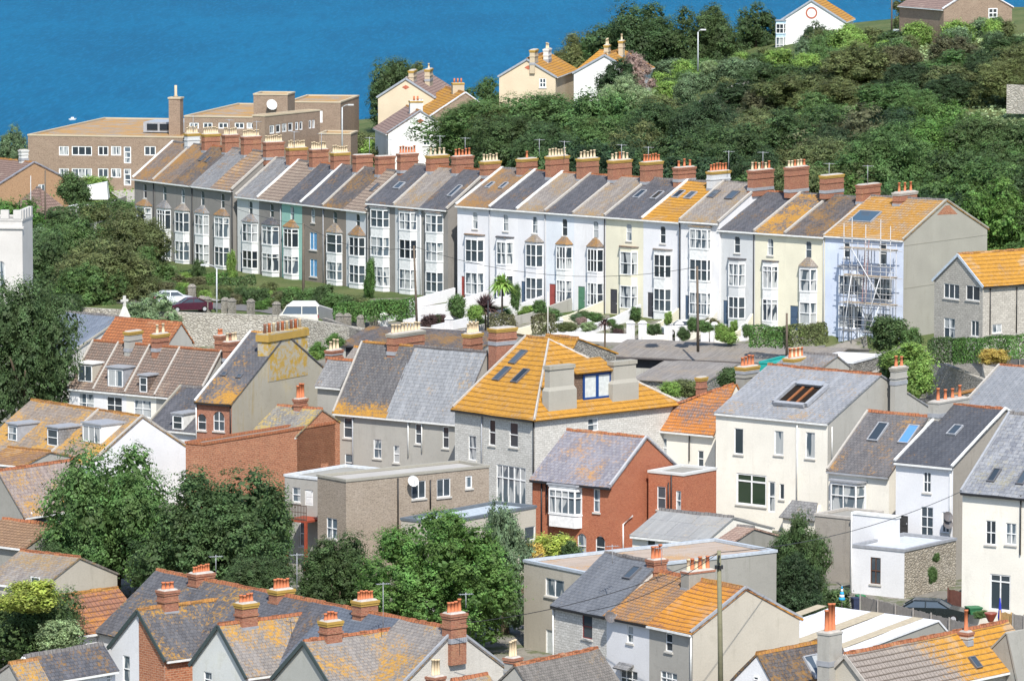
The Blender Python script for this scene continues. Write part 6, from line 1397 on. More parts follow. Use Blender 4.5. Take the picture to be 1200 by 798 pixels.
# ---------------------------------------------------------------- roads, walls, street furniture, vehicles
def wbox(name, p0, p1, h0, h1, t, mat, label, cat, cap=None, group=None, zb=None, coping=None):
    """free standing wall from p0 to p1 (world x, y, base z); heights at both ends"""
    A = Vector(p0); B_ = Vector(p1); d = (B_-A); d.z = 0; L = d.length; d.normalize(); s = Vector((-d.y, d.x, 0))*t/2
    m = MB(); dn = Vector((0,0,-1.2))
    m.hexa([A-s+dn, B_-s+dn, B_+s+dn, A+s+dn], [A-s+Vector((0,0,h0)), B_-s+Vector((0,0,h1)), B_+s+Vector((0,0,h1)), A+s+Vector((0,0,h0))])
    mid = A.copy(); m.v = [tuple(Vector(q)-mid) for q in m.v]
    root = m.build(name, mat, None, label=label, cat=cat, group=group); root.location = mid
    if coping:
        c = MB(); s2 = s*1.25; c.hexa([A-s2-mid+Vector((0,0,h0+.003)), B_-s2-mid+Vector((0,0,h1+.003)), B_+s2-mid+Vector((0,0,h1+.003)), A+s2-mid+Vector((0,0,h0+.003))], [A-s2-mid+Vector((0,0,h0+.12)), B_-s2-mid+Vector((0,0,h1+.12)), B_+s2-mid+Vector((0,0,h1+.12)), A+s2-mid+Vector((0,0,h0+.12))])
        c.build('coping', coping, root)
    return root
def gp(x, y, D): P = at(x, y, D); return P
# street in front of the left half of the terrace, pavement and road by the brick institution
rd = []
def strip(name, pts, wdt, mat, dz=.03):
    m = MB()
    for (a, b) in zip(pts[:-1], pts[1:]):
        A, B_ = Vector((a[0], a[1], 0)), Vector((b[0], b[1], 0)); d = (B_-A).normalized(); s = Vector((-d.y, d.x, 0))*wdt/2
        n = max(2, int((B_-A).length/3))
        for k in range(n):
            p, q = A.lerp(B_, k/n), A.lerp(B_, (k+1)/n)
            c = [p-s, q-s, q+s, p+s]; m.poly([(v.x, v.y, max(ground(v.x, v.y), ground(v.x, v.y))+dz) for v in c])
    return m.build(name, mat, fix=False, kind='structure')
strip('road', [(-80,556), (-38,535), (-24,527), (-14,510.5), (8,509.5), (30,500.5)], 5.5, ASPH, .06)
strip('pavement', [(-80,562), (-42,541.5), (-26,534), (-14,524)], 2.2, PAVE, .16)
strip('road', [(-60,600),(-52,625),(-47,640),(-52,660)], 4.5, PAVE, .2)
# big retaining wall below the street
LIME = stone_wall('retaining_limestone', (.5,.47,.4), (.36,.33,.28), (.2,.18,.15), .45, (.55,.52,.46))
E = [(-60,530.5),(-38,519.3),(-23,514.3),(-13.2,504.6)]
for i, (a, b, lab) in enumerate(((E[1],E[2],'high pale rubble retaining wall below the parked cars'),(E[2],E[3],'high rubble retaining wall below the white camper van'),(E[0],E[1],'left end of the rubble retaining wall behind the church hall'))):
    wbox('retaining_wall', (a[0],a[1],-3), (b[0],b[1],-3), 3.75-(0 if i != 1 else 0), 3.75-(.5 if i == 1 else 0), .6, LIME, lab, 'wall')
# stone garden wall with piers behind the camper
A = gp(380,380,512); Bq = gp(440,386,503)
wbox('garden_wall', (A.x,A.y,-1.2), (Bq.x,Bq.y,-2.0), 2.0, 2.0, .4, stone_wall('dark_rubble', (.3,.28,.25), (.19,.18,.16), (.1,.09,.08), .35), 'dark rubble garden wall right of the camper van', 'wall')
A = gp(372,364,520); Bq = gp(398,366,515); wbox('garden_wall', (A.x,A.y,-.6), (Bq.x,Bq.y,-.8), 1.9, 1.9, .3, render_wall('block_wall', (.4,.39,.37), (.2,.2,.18), .5), 'grey block wall panel behind the camper van', 'wall')
pier_m = stone_wall('pier_stone', (.36,.33,.28), (.25,.23,.2), (.14,.13,.11), .25)
def pier(x, yb, D, h=1.5, w=.55, mat=None, lab='', cap=None, zb=None):
    P = gpt(x, yb, 500); r = empty('gate_pier', (P.x, P.y, P.z), -.6, lab, 'pier', 'gate piers along the terrace gardens'); m = MB(); m.box(-w/2,w/2,-w/2,w/2,-1,h); m.build('shaft', mat or pier_m, r)
    c = MB(); c.hexa([(-w*.6,-w*.6,h+.002),(w*.6,-w*.6,h+.002),(w*.6,w*.6,h+.002),(-w*.6,w*.6,h+.002)], [(-w*.25,-w*.25,h+.28),(w*.25,-w*.25,h+.28),(w*.25,w*.25,h+.28),(-w*.25,w*.25,h+.28)]); c.build('cap', cap or mat or pier_m, r)
DKP = 'rubble gate pier with a pointed cap on the left garden front'; WHP = 'white painted gate pier at the street end of the white terrace gardens'
for x, yb, D in ((225,351,545),(237,365,527),(243,366,527),(264,367,526),(272,368,526),(294,369,524),(324,372,522),(398,386,508),(407,386,508),(423,388,506),(438,389,504)): pier(x, yb, D, 1.35, .6, lab=DKP)
for x, yb, D in ((450,391,500),(526,396,496),(647,397,492),(655,397,492),(688,399,490),(739,401,487),(753,401,487),(783,402,485),(796,402,485),(826,403,484),(837,403,484),(873,404,484)): pier(x, yb, D, 1.9, .6, mat=W_WH if x < 900 else W_GR, lab=WHP)
# sloping white walls from the house doors down to the street
for i in list(range(14,24)):
    f = TF[i]; P0 = f.wl(0,0,f.he); x0p = T[i][0]; xa = -solve_x(P0, -f.xd, x0p)
    for L0 in (1,):
        A = f.wl(xa+.1, -.6, 0); L = 1.0
        while True:
            Q = f.wl(xa+.1, -L, 0)
            if Q.y < interp(Q.x, STREET)+.4 or L > 17: break
            L += .5
        Bq = Q; gA = ground(A.x,A.y); gB = ground(Bq.x,Bq.y)
        mt = {14:W_LI,15:W_WH,16:W_WH,17:W_PUR,18:W_GR,19:W_CR,20:W_PUR,21:W_CR,22:W_IV,23:W_CR}[i]
        nm = {14:'at the left end of the white stretch',15:'beside the house behind the palm like shrub',16:'right of the palm like shrub',17:'below the blue white house',18:'below the house with patchy blue paint',19:'below the cream house with two open rooflights',
              20:'below the house under bright orange ribbed tiles',21:'below the house with square three storey bay',22:'below the pale grey house with the orange lichen patch',23:'below the left of the two cream houses'}[i]
        # stepped: level near the house, falling in the middle
        M_ = f.wl(xa+.1, -L*.4, 0); r = empty('garden_wall', (A.x, A.y, gA), 0, 'sloping garden wall '+nm, 'wall', 'sloping walls of the terrace gardens')
        for nm_, (p, q, hp, hq) in (('upper_wall',(A, M_, 1.35, .9)), ('lower_wall',(M_, Bq, .9, .85))):
            zp, zq = ground(p.x,p.y), ground(q.x,q.y); s = f.xd*.14; m = MB(); o = Vector((A.x,A.y,gA))
            v = lambda w_, z: Vector((w_.x, w_.y, z))-o
            m.hexa([v(p-s,zp-1), v(q-s,zq-1), v(q+s,zq-1), v(p+s,zp-1)], [v(p-s,zp+hp), v(q-s,zq+hq), v(q+s,zq+hq), v(p+s,zp+hp)]); m.build(nm_, mt, r)
# front boundary wall at the street
for (xa_, xb_, ya, yb_, D0, D1, mt, lab) in ((450,526,389,396,500,496,W_WH,'white front wall at the left end of the white gardens'),(526,600,396,398,496,493,W_WH,'white front wall below the palm like shrub'),(655,688,398,400,492,490,W_WH,'short white front wall left of the purple flowers'),(688,739,400,401.5,490,487,W_WH,'white front wall below the orange tiled terrace house'),(753,783,401.5,402.5,487,485,W_IV,'cream front wall between two piers'),(837,873,403.5,404,484,484,W_IV,'low cream front wall left of the clipped hedge')):
    A = gpt(xa_, ya, 500); Bq = gpt(xb_, yb_, 500); wbox('front_wall', A, Bq, .85, .85, .25, mt, lab, 'wall')
# rubble walls on the right
RUB = stone_wall('grey_rubble2', (.45,.42,.37), (.33,.31,.27), (.2,.18,.15), .45)
A = at(1034,448,470); Bq = at(1130,430,470); 
wbox('rubble_wall', (at(960,430,466).x, 460, -3), (at(1034,424,474).x, 474, -3), 1.7, 3.1, .5, RUB, 'curved top rubble wall in front of the white roofed garage', 'wall')
wbox('rubble_wall', (at(1070,440,480).x, 480, -3), (at(1150,440,470).x, 462, -3), 4.0, 3.2, .5, RUB, 'tall rubble wall between the yellow green bush and the clipped hedges', 'wall')
wbox('rubble_wall', (at(1121,455,440).x, 440, -3), (at(1163,450,446).x, 446, -3), 4.6, 4.6, .5, ST_G, 'wide old stone stack like wall with an orange coping left of the grey slate roof', 'wall', coping=RIDGE_O)
wbox('yard_wall', (at(1008,742,338).x, 338, -3), (at(1130,765,330).x, 329, -3), .9, .9, .4, stone_wall('cream_rubble2', (.44,.4,.33), (.3,.27,.22), (.18,.16,.13), .35), 'low rubble wall under the grey boarded fence', 'wall')
# fences
def fence(p0, p1, h, mat, label, n=None, name='board_fence'):
    A, B_ = Vector(p0), Vector(p1); L = (B_-A).length; d = (B_-A).normalized(); a = math.atan2(d.y, d.x); r = empty(name, A, 0, label, 'fence')
    n = n or max(2, int(L/1.8)); m = MB(); s = Vector((-d.y,d.x,0)).normalized()
    k = int(L/.16)
    for i in range(k):
        p = d*(L*(i+.06)/k); q = d*(L*(i+.94)/k); hh = h*random.uniform(.96,1.0)
        m.hexa([p-s*.01, q-s*.01, q+s*.01, p+s*.01], [p-s*.01+Vector((0,0,hh)), q-s*.01+Vector((0,0,hh)), q+s*.01+Vector((0,0,hh)), p+s*.01+Vector((0,0,hh))])
    m.build('boards', mat, r)
    for i in range(n+1):
        p = d*(L*i/n)-s*.08; g = MB(); g.box(p.x-.05,p.x+.05,p.y-.05,p.y+.05,p.z-.3,p.z+h+.08); g.build('post', mat, r)
    return r
A = at(1009,718,344); Bq = at(1180,762,330); fence((A.x,344,-2.6), (Bq.x,331,-3.0), 1.9, WOODG, 'weathered grey board fence across the yard in front of the dark car')
A = at(1173,738,338); Bq = at(1187,740,336.5); fence((A.x,338,-3), (Bq.x,337,-3), 2.2, plain('new_pine', (.52,.33,.14), .8, .2), 'new yellow pine gate panel at the end of the grey fence', 1)
A = at(1188,738,336.5); Bq = at(1215,742,335); fence((A.x,336.8,-3), (Bq.x,335.4,-3), 2.2, WOODG, 'grey fence panels right of the pine gate panel', 2)
A = at(1112,707,352); Bq = at(1132,709,350); fence((A.x,352,-3), (Bq.x,350.5,-3), 1.5, plain('salmon_paint', (.62,.25,.16), .8, .2), 'salmon coloured fence panel behind the dark car', 1)
A = at(974,432,476); Bq = at(1015,424,472)
for i, x in enumerate((970,975,978,984,997,1002,1006,1009,1012,1016,1021)):
    pass
fence((at(966,428,463).x,463,-2), (at(1014,424,468).x,469,-2), 1.7, WOODG, 'broken weathered paling fence beside the white roofed garage', 4)
fence((at(1085,392,494).x, 486, 0), (at(1250,392,470).x, 462, 0), 1.3, WOODG, 'silvery wooden rail fence above the clipped hedges', 8)
# posts and lamps
def pole(x, yt, yb, D, mat, label, r=.11, lean=0, name='telegraph_pole', cat='pole', lamp=None, cross=False, wires=False):
    P = at(x, yb, D); T_ = at(x+lean, yt, D); o = empty(name, P, 0, label, cat); m = MB(); d = T_-P
    m.tube([(0,0,-.6), tuple(d*.5), tuple(d)], [r, r*.88, r*.72], 8); m.build('post', mat, o)
    if lamp:
        s = lamp; g = MB(); g.tube([tuple(d), tuple(d+Vector((s*.5,0,.25))), tuple(d+Vector((s*1.1,0,.3)))], .045, 6); a = g.build('arm', mat, o)
        h = MB(); e = d+Vector((s*1.3,0,.3)); h.box(e.x-.35,e.x+.35,e.y-.13,e.y+.13,e.z-.08,e.z+.08); h.build('lamp_head', plain('lamp_grey', (.55,.56,.56), .5, .4), o)
    if cross:
        g = MB(); 
        for dz in (-.3,-.75): g.box(d.x-.06,d.x+.06,-.5,.5,d.z+dz-.05,d.z+dz+.05)
        g.box(d.x-.25,d.x+.25,-.2,.2,d.z-1.1,d.z-.9); g.build('crossarm', BLACK, o)
    return o
PW = plain('pole_wood', (.14,.11,.085), .9, .2); PG = plain('galvanised', (.5,.52,.53), .5, .4); PM = plain('mossy_pole', (.2,.19,.12), .95, .2)
pole(845, 645, 830, 306, PM, 'leaning mossy telegraph pole in front of the three cottages', .17, -2.5, cross=True)
pole(355.5, 262, 362, 532, PW, 'dark wooden telegraph pole above the camper van', .16)
pole(489, 288, 388, 505, PW, 'grey telegraph pole in front of the white three storey bays', .13, -4)
pole(818, 312, 405, 484, PW, 'brown telegraph pole in front of the square three storey bay', .14, -1)
pole(922, 367, 414, 482, PW, 'short telegraph pole in front of the clipped hedge', .13)
pole(642, 342, 396, 492, plain('cream_pole', (.6,.57,.5), .7, .3), 'thin cream pole above the orange hipped roof', .07)
pole(572, 352, 392, 495, BLACK, 'thin dark pole in front of the purple leaved shrub', .08)
pole(254, 314, 368, 525, PG, 'white street lamp by the maroon car', .09, name='street_lamp', cat='street lamp', lamp=-1)
pole(401, 126, 178, 618, PG, 'grey street lamp beside the tan brick block', .1, name='street_lamp', cat='street lamp', lamp=.8)
pole(818, 38, 78, 640, PG, 'street lamp on the hillside among the trees', .1, name='street_lamp', cat='street lamp', lamp=.5)
pole(1045, -6, 33, 668, PW, 'dark pole on the hilltop against the sea', .12)
pole(53, 200, 262, 580, PW, 'wooden pole in front of the brown hipped roof', .11)
pole(36, 206, 262, 581, PG, 'thin grey pole left of the wooden pole', .05)
pole(543, 690, 706, 300, PG, 'x', .03) if False else None
def aerial(root_f, x, yt, yb, D, w=.8, ang=.3):
    r = root_f; P = at(x, yb, D); T_ = at(x, yt, D); m = MB(); o = P; d = T_-P
    m.tube([(0,0,0), tuple(d)], .025, 5); c = Vector((math.cos(ang), math.sin(ang), 0)); s = Vector((-c.y, c.x, 0)); z = d-Vector((0,0,.1)); m.bar(z-c*w/2, z+c*w/2, .03)
    for k in range(7): p = z+c*(w*(k/6-.5)); m.bar(p-s*.22, p+s*.22, .018)
    ob = m.build('aerial', GREYM, r); ob.matrix_parent_inverse = mat4(r).inverted() @ Matrix.Translation(P); return ob
for rt, a in ((roots[2], (449,682,735,305)),(roots[3], (546,694,712,300)),(roots[0], (253,650,672,312)),(roots[1], (348,648,690,308))): aerial(rt, *a)
aerial(f3c.r, 775, 640, 662, 322); aerial(f3c.r, 717.5, 638, 660, 322)
# scaffolding
def scaffold():
    f = FB; r = empty('scaffolding', f.wl(-4, -1.4, 0), -f.phi, 'tubular scaffolding with three board decks in front of the blue end house', 'scaffolding'); st = plain('scaffold_tube', (.4,.4,.4), .5, .5); O_ = Vector((-4,-1.4,0))
    xs_ = [f.px(x, 340, 'F', -1.4).x for x in (992.5,1002,1018,1035.5,1047)]; zt = f.he+1.5
    for i, x in enumerate(xs_):
        for y, b in ((-2.0,1),(-.95,0)):
            m = MB(); m.tube([Vector((x,y,-.3))-O_, Vector((x,y,(zt+(.6 if i in (1,3) else 0)) if b else f.he-.4))-O_], .045, 6); m.build('standard', st, r)
    lv = [f.px(1020, y, 'F', -1.6).z for y in (292,324,356)]
    for z in lv+[1.0]:
        for y in (-2.0,-.95):
            m = MB(); m.tube([Vector((xs_[0]-.6,y,z-.1))-O_, Vector((xs_[-1]+.7,y,z-.1))-O_], .04, 6); m.build('ledger', st, r)
        for dz in (.55,1.05):
            m = MB(); m.tube([Vector((xs_[0]-.4,-2.06,z+dz))-O_, Vector((xs_[-1]+.5,-2.06,z+dz))-O_], .035, 6); m.build('guard_rail', st, r)
        for x in xs_:
            m = MB(); m.tube([Vector((x,-2.2,z-.04))-O_, Vector((x,-.7,z-.04))-O_], .035, 6); m.build('transom', st, r)
    m0 = plain('scaffold_board', (.4,.33,.25), .9, .2)
    for z in lv:
        for k in range(4):
            m = MB(); y = -1.95+k*.25; m.box(xs_[0]-.5-O_.x+random.uniform(0,.4), xs_[-1]+.5-O_.x-random.uniform(0,.5), y-O_.y, y+.22-O_.y, z, z+.05); m.build('board', m0, r)
    for (a, za, b, zb_) in ((xs_[1],lv[0],xs_[3],lv[1]-2),(xs_[0],0,xs_[1],lv[1]),(xs_[3],lv[2],xs_[2],0),(xs_[2],lv[2]-2.4,xs_[3],lv[1])):
        m = MB(); m.tube([Vector((a,-2.1,za))-O_, Vector((b,-2.1,zb_))-O_], .045, 6); m.build('brace', plain('alu_tube', (.62,.63,.64), .4, .5), r)
    m = MB(); x = xs_[2]-.5
    for s_ in (-.2,.2): m.bar(Vector((x+s_,-1.5,lv[2]))-O_, Vector((x+s_+.1,-1.1,lv[0]+.8))-O_, .06)
    for k in range(24): z = lv[2]+(lv[0]+.8-lv[2])*k/24; m.bar(Vector((x-.2,-1.5+.4*k/24,z))-O_, Vector((x+.2,-1.5+.4*k/24,z))-O_, .035)
    m.build('ladder', plain('ladder_red', (.4,.24,.22), .6, .3), r)
scaffold()
# rusty outside stair at the brown flat roofed building
def stair():
    f = sf; RU = plain('rusty_red', (.3,.06,.03), .8, .3); GRD = plain('stair_grey', (.3,.28,.26), .8, .2)
    p = f.px(361,608,'F',-1.2); r = empty('outside_stair', f.wl(p.x, -1.2, 0), -f.phi, 'rusty iron outside stair with a railed landing left of the brown flat roofed building', 'stair'); O_ = Vector((p.x,-1.2,0)); z = p.z
    x0 = f.px(344,608,'F',-1.2).x; x1 = f.px(369,608,'F',-1.2).x
    m = MB(); m.box(x0-O_.x, x1-O_.x, -1.0, 1.15, z-.14, z); m.build('landing', RU, r)
    for x in (x0+.1, x1-.1):
        m = MB(); m.box(x-.09-O_.x, x+.09-O_.x, -1.0, -.82, -.2, z-.14); m.build('post', RU, r)
    m = MB(); 
    n = 14
    for k in range(n+1): x = x0+(x1-x0)*k/n; m.bar(Vector((x,-2.15,z))-O_, Vector((x,-2.15,z+1.1))-O_, .035)
    for dz in (.1,.6,1.1): m.bar(Vector((x0,-2.15,z+dz))-O_, Vector((x1,-2.15,z+dz))-O_, .05)
    m.build('railing', plain('rail_brown', (.12,.08,.06), .7, .3), r)
    m = MB(); xb = x0-2.4; xc = xb
    for k in range(12):
        x = x0-(k+1)*.26; zz = z-(k+1)*.2; m.box(x-.0-O_.x, x+.28-O_.x, -1.0, .1, zz-.05, zz)
    for y in (-1.0,.1): m.bar(Vector((0,y,-.15))+Vector((x0-O_.x,0,z)), Vector((x0-12*.26-O_.x,y,z-12*.2-.15)), .06, .22)
    m.build('upper_flight', GRD, r)
    m = MB(); xs0 = x0-12*.26
    m.box(xs0-1.1-O_.x, xs0-O_.x, -1.6, .1, z-2.55, z-2.42)
    for k in range(12):
        x = xs0-.3+(k)*.24; zz = z-2.45-(k+1)*.2; m.box(x-O_.x, x+.26-O_.x, -2.4, -1.4, zz-.05, zz)
    for y in (-2.4,-1.4): m.bar((xs0-.3-O_.x,y,z-2.55), (xs0+2.6-O_.x,y,z-4.95), .06, .24)
    m.build('lower_flight', RU, r)
    m = MB()
    for k in range(13): x = x0-k*.26; zz = z-k*.2; m.bar((x-O_.x,-1.0,zz), (x-O_.x,-1.0,zz+1.05), .035)
    m.bar((x0-O_.x,-1.0,z+1.05), (x0-12*.26-O_.x,-1.0,z-12*.2+1.05), .05); m.build('handrail', plain('rail_brown', (.12,.08,.06), .7, .3), r)
stair()
# vehicles: body lofted from a side outline with a narrower glasshouse
def car(x, yb, D, yaw, col, label, kind='hatch', zg=None, name='parked_car', cat='car', length=4.1):
    P = gpt(x, yb, 500) if (zg is None and D < 600) else at(x, yb, D); D = P.y; zg = ground(P.x, D)+.1 if zg is None else zg
    r = empty(name, (P.x, D, zg), math.radians(yaw), label, cat); L = length/2; W = .86
    paint = plain('car_paint_%s' % label[:6], col, .25, .6); tyre = plain('tyre', (.02,.02,.02), .9, .1); rim = plain('wheel_rim', (.4,.4,.42), .35, .5)
    if kind == 'hatch': low = [(-L,.5),(-L,.78),(-L*.55,.98),(-.45,1.02),(L*.96,1.0),(L,.55)]; top = [(-L*.5,.97),(-.35,1.42),(L*.62,1.44),(L*.94,1.0)]
    elif kind == 'saloon': low = [(-L,.45),(-L*.98,.7),(-L*.5,.92),(-.5,.96),(L*.6,.98),(L*.97,.96),(L,.5)]; top = [(-L*.42,.93),(-.25,1.36),(L*.38,1.38),(L*.72,.97)]
    else: low = [(-L,.5),(-L*.98,1.0),(-L*.86,1.12),(L*.97,1.12),(L,.55)]; top = [(-L*.84,1.1),(-L*.6,1.9),(L*.95,1.92),(L*.98,1.1)]
    def loft(m, prof, w0, w1, zb_):
        n = len(prof); zs = [p[1] for p in prof]; lo, hi = min(zs), max(zs)
        A_ = [Vector((p[0], -(w0+(w1-w0)*(p[1]-lo)/(hi-lo+1e-6)), p[1])) for p in prof]; B_ = [Vector((v.x, -v.y, v.z)) for v in A_]
        m.hexa(A_, B_)
    m = MB(); loft(m, [(-L,.22)]+low+[(L,.22)], W, W*.97, 0); m.build('body', paint, r)
    m = MB(); loft(m, top, W*.93, W*.74, 0); m.build('glasshouse', glass('car_glass', (.03,.04,.05), amt=0.0), r)
    m = MB(); t0, t1 = top[1], top[2]; w_ = W*.77; m.hexa([(t0[0]-.05,-w_,t0[1]-.02),(t1[0]+.08,-w_,t1[1]-.02),(t1[0]+.08,w_,t1[1]-.02),(t0[0]-.05,w_,t0[1]-.02)], [(t0[0]+.1,-w_*.85,t0[1]+.06),(t1[0]-.1,-w_*.85,t1[1]+.06),(t1[0]-.1,w_*.85,t1[1]+.06),(t0[0]+.1,w_*.85,t0[1]+.06)])
    wl_ = W*.9
    for s_ in (-1,1):
        xs_ = [top[0][0],top[1][0]]; 
        m.bar((top[0][0],s_*W*.92,top[0][1]), (top[1][0],s_*W*.78,top[1][1]), .07); m.bar((top[3][0],s_*W*.92,top[3][1]), (top[2][0],s_*W*.78,top[2][1]), .1)
        xm_ = (top[1][0]+top[2][0])/2; m.bar((xm_,s_*W*.93,top[0][1]), (xm_,s_*W*.77,top[1][1]), .08)
    m.build('roof_panel', paint, r)
    for sx in (-L*.62, L*.62):
        for sy in (-1,1):
            m = MB(); m.tube([(sx, sy*(W-.2), .3), (sx, sy*(W+.01), .3)], .31, 14); wh = m.build('wheel', tyre, r); q = MB(); q.tube([(sx, sy*(W+.0), .3), (sx, sy*(W+.03), .3)], .19, 12); q.build('rim', rim, wh)
    for sy in (-1,1):
        m = MB(); m.box(-L-.01,-L+.12, sy*W*.62-.17, sy*W*.62+.17, .6,.76); m.build('headlight', plain('headlight', (.7,.72,.75), .2, .6), r)
        m = MB(); m.box(L-.1,L+.015, sy*W*.72-.12, sy*W*.72+.12, .68,.9); m.build('tail_light', plain('tail_light', (.4,.02,.02), .3, .5), r)
    return r
car(204, 359, 536, 190, (.62,.64,.68), 'silver white hatchback behind the maroon car', 'hatch')
car(222, 366, 531, 195-180+360, (.06,.012,.025), 'maroon saloon car parked nose left at the top of the retaining wall', 'saloon', length=4.6)
cv = car(350, 383, 517, 0, (.66,.64,.56), 'white camper van with a raised roof parked above the rubble wall', 'van', name='camper_van', cat='camper van', length=4.0)
m = MB(); m.hexa([(-1.2,-.72,1.9),(2.1,-.72,1.9),(2.1,.72,1.9),(-1.2,.72,1.9)], [(-.6,-.6,2.35),(1.7,-.6,2.35),(1.7,.6,2.35),(-.6,.6,2.35)]); m.build('raised_roof', plain('camper_roof', (.68,.67,.62), .5, .4), cv)
m = MB(); m.box(-.95,-.78,-.4,.4,2.02,2.12); m.build('roof_vent', BLACK, cv)
car(1095, 722, 344, 168, (.015,.02,.02), 'very dark green estate car behind the grey board fence', 'hatch', length=4.5, zg=-2.45)
car(425, 172, 620, 20, (.65,.66,.66), 'small white car far off beside the white gabled house', 'hatch')
car(800, 395, 508, 10, (.6,.6,.58), 'white car behind the gate piers below the pale grey square bay', 'hatch')
car(1048, 49, 665, 10, (.6,.62,.63), 'silver car parked on the hilltop', 'hatch'); car(1052, 39, 672, 5, (.68,.68,.68), 'white car beyond the silver one on the hilltop', 'hatch')
# closed parasol, bins, pots, boats, buoys
P = at(986.5, 712, 347); r = empty('parasol', P, 0, 'closed blue and white striped parasol in the yard by the green tree', 'parasol'); m = MB(); m.tube([(0,0,-.3),(0,0,1.6)], .03, 6); m.build('pole', WOODG, r)
for k in range(5): m = MB(); z0_ = .55+k*.19; m.tube([(0,0,z0_),(0,0,z0_+.188)], [.24-.042*k, .24-.042*(k+1)], 10); m.build('canopy_stripe', plain('parasol_blue', (.03,.35,.7), .7, .2) if k % 2 == 0 else WHITE, r)
P = at(1172, 700, 341); r = empty('closed_umbrella', (P.x, 341, -3), 0, 'closed deep blue umbrella in front of the french windows', 'umbrella'); m = MB(); m.tube([(0,0,0),(0,0,1.0)], .025, 6); m.build('pole', WOODG, r); m = MB(); m.tube([(0,0,.9),(0,0,1.3),(0,0,2.6)], [.08,.15,.03], 8); m.build('canopy', plain('deep_blue_cloth', (.02,.03,.35), .8, .2), r)
def bin_(x, yb, D, col, label, w=.55, h=1.05):
    P = at(x, yb, D); r = empty('wheelie_bin', P, .3, label, 'bin'); m = MB(); m.hexa([(-w*.4,-w*.4,0),(w*.4,-w*.4,0),(w*.4,w*.4,0),(-w*.4,w*.4,0)], [(-w/2,-w/2,h),(w/2,-w/2,h),(w/2,w/2,h),(-w/2,w/2,h)]); m.build('body', plain('bin_%s' % label[:5], col, .6, .3), r); m = MB(); m.box(-w*.54,w*.54,-w*.54,w*.54,h+.002,h+.09); m.build('lid', plain('bin_%s' % label[:5], col, .6, .3), r)
bin_(1003, 719, 348, (.03,.04,.08), 'navy bin beside the white extension wall'); bin_(1008, 716, 349, (.04,.2,.08), 'green bin behind the end of the grey fence'); bin_(937, 408, 484, (.02,.14,.06), 'dark green bin below the blue house steps') if False else None
bin_(1141, 719, 344, (.03,.14,.06), 'green planter box by the cream edge house', .9, .4)
P = at(1161, 728, 338); m = MB(); m.tube([(0,0,0),(0,0,.1),(0,0,.5),(0,0,.6)], [.18,.22,.42,.45], 12); o = m.build('plant_pot', plain('red_glaze', (.25,.05,.03), .4, .5), None, label='dark red plant pot on the patio in front of the french windows', cat='plant pot'); o.location = P
def buoy(x, y, lab, s=1.0):
    P = at(x, y, Dz(y, -46)); r = empty('moored_boat', P, .5, lab, 'boat'); m = MB(); n = 8; L = 2.6*s
    m.hexa([(-L,-.7*s,0),(L*.6,-.8*s,0),(L,0,0),(L*.6,.8*s,0),(-L,.7*s,0)], [(-L,-1.0*s,1.1*s),(L*.6,-1.1*s,1.1*s),(L*1.25,0,1.3*s),(L*.6,1.1*s,1.1*s),(-L,1.0*s,1.1*s)]); m.build('hull', WHITE, r); m = MB(); m.box(-L*.4,L*.3,-.6*s,.6*s,1.1*s,2.1*s); m.build('cabin', WHITE, r)
buoy(85, 141, 'tiny white boat on the sea left of the brick chimney tower', .42)
# satellite shed, white greenhouse and tank by the road
P = at(112, 228, 612); m = MB(); m.hexa([(-1.6,-1.5,-.5),(1.6,-1.5,-.5),(1.6,1.5,-.5),(-1.6,1.5,-.5)], [(-1.2,-1.1,1.0),(1.4,-1.1,1.5),(1.4,1.1,1.5),(-1.2,1.1,1.0)]); o = m.build('covered_trailer', WHITE, None, label='white covered trailer by the road beyond the terrace', cat='trailer'); o.location = P
f = Frame((103,243), 596, (80,243), None, gz=.3, phi=15, W=3); building(f, 'white_conservatory', 'white glazed lean to beside the brown hipped garage', 'conservatory', WHITE, WHITE, kind='flat', verge=WHITE, wins=[('F',82,245,89,253,{'ny':1,'bar':.12}),('F',91,245,98,253,{'ny':1,'bar':.12})])
A = at(100,256,590); wbox('low_wall', (A.x,A.y,A.z), (at(147,235,635).x,635,at(147,235,635).z), .6, .6, .3, PAVE, 'low pale kerb wall along the road beyond the trees', 'wall')
A = at(820,96,640); wbox('hill_wall', (A.x,640,ground(A.x,640)-.2), (at(880,80,650).x,650,ground(at(880,80,650).x,650)-.2), 2.2, 2.2, .3, W_CON, 'grey concrete garden wall on the hillside above the trees', 'wall')
A = at(1180,128,600); wbox('ruined_wall', (A.x,600,ground(A.x,600)+2), (A.x+6,598,ground(A.x,600)+2), 2.2, 2.0, .5, RUB, 'piece of old stone wall in the grass at the right edge', 'wall')

def wire(p, q, label, sag=1.2):
    A = Vector(p); B_ = Vector(q); m = MB(); pts = []
    for k in range(13):
        t = k/12; c = (B_-A)*t; c.z -= sag*4*t*(1-t); pts.append(tuple(c))
    m.tube(pts, .022, 4); o = m.build('overhead_wire', BLACK, None, label=label, cat='wire'); o.location = A
T1 = at(355.5, 263, 532); T2 = at(485, 289, 505); T3 = at(817, 313, 484); T4 = at(843, 647, 306)
wire(T1, T2, 'overhead wire from the pole above the camper van to the grey pole'); wire(T2, T3, 'overhead wire crossing the fronts of the white terrace houses', 1.8)
wire(T4, at(688, 716, 322), 'overhead wire from the mossy pole to the stone fronted cottage', .6); wire(T4, at(1128, 575, 352), 'overhead wire from the mossy pole to the cream edge house', .8); wire(T4, at(540, 730, 300), 'overhead wire from the mossy pole to the rough gable stack', .7)
wire(T1, at(215, 215, 575), 'overhead wire from the pole above the camper van to the dark houses', .8)
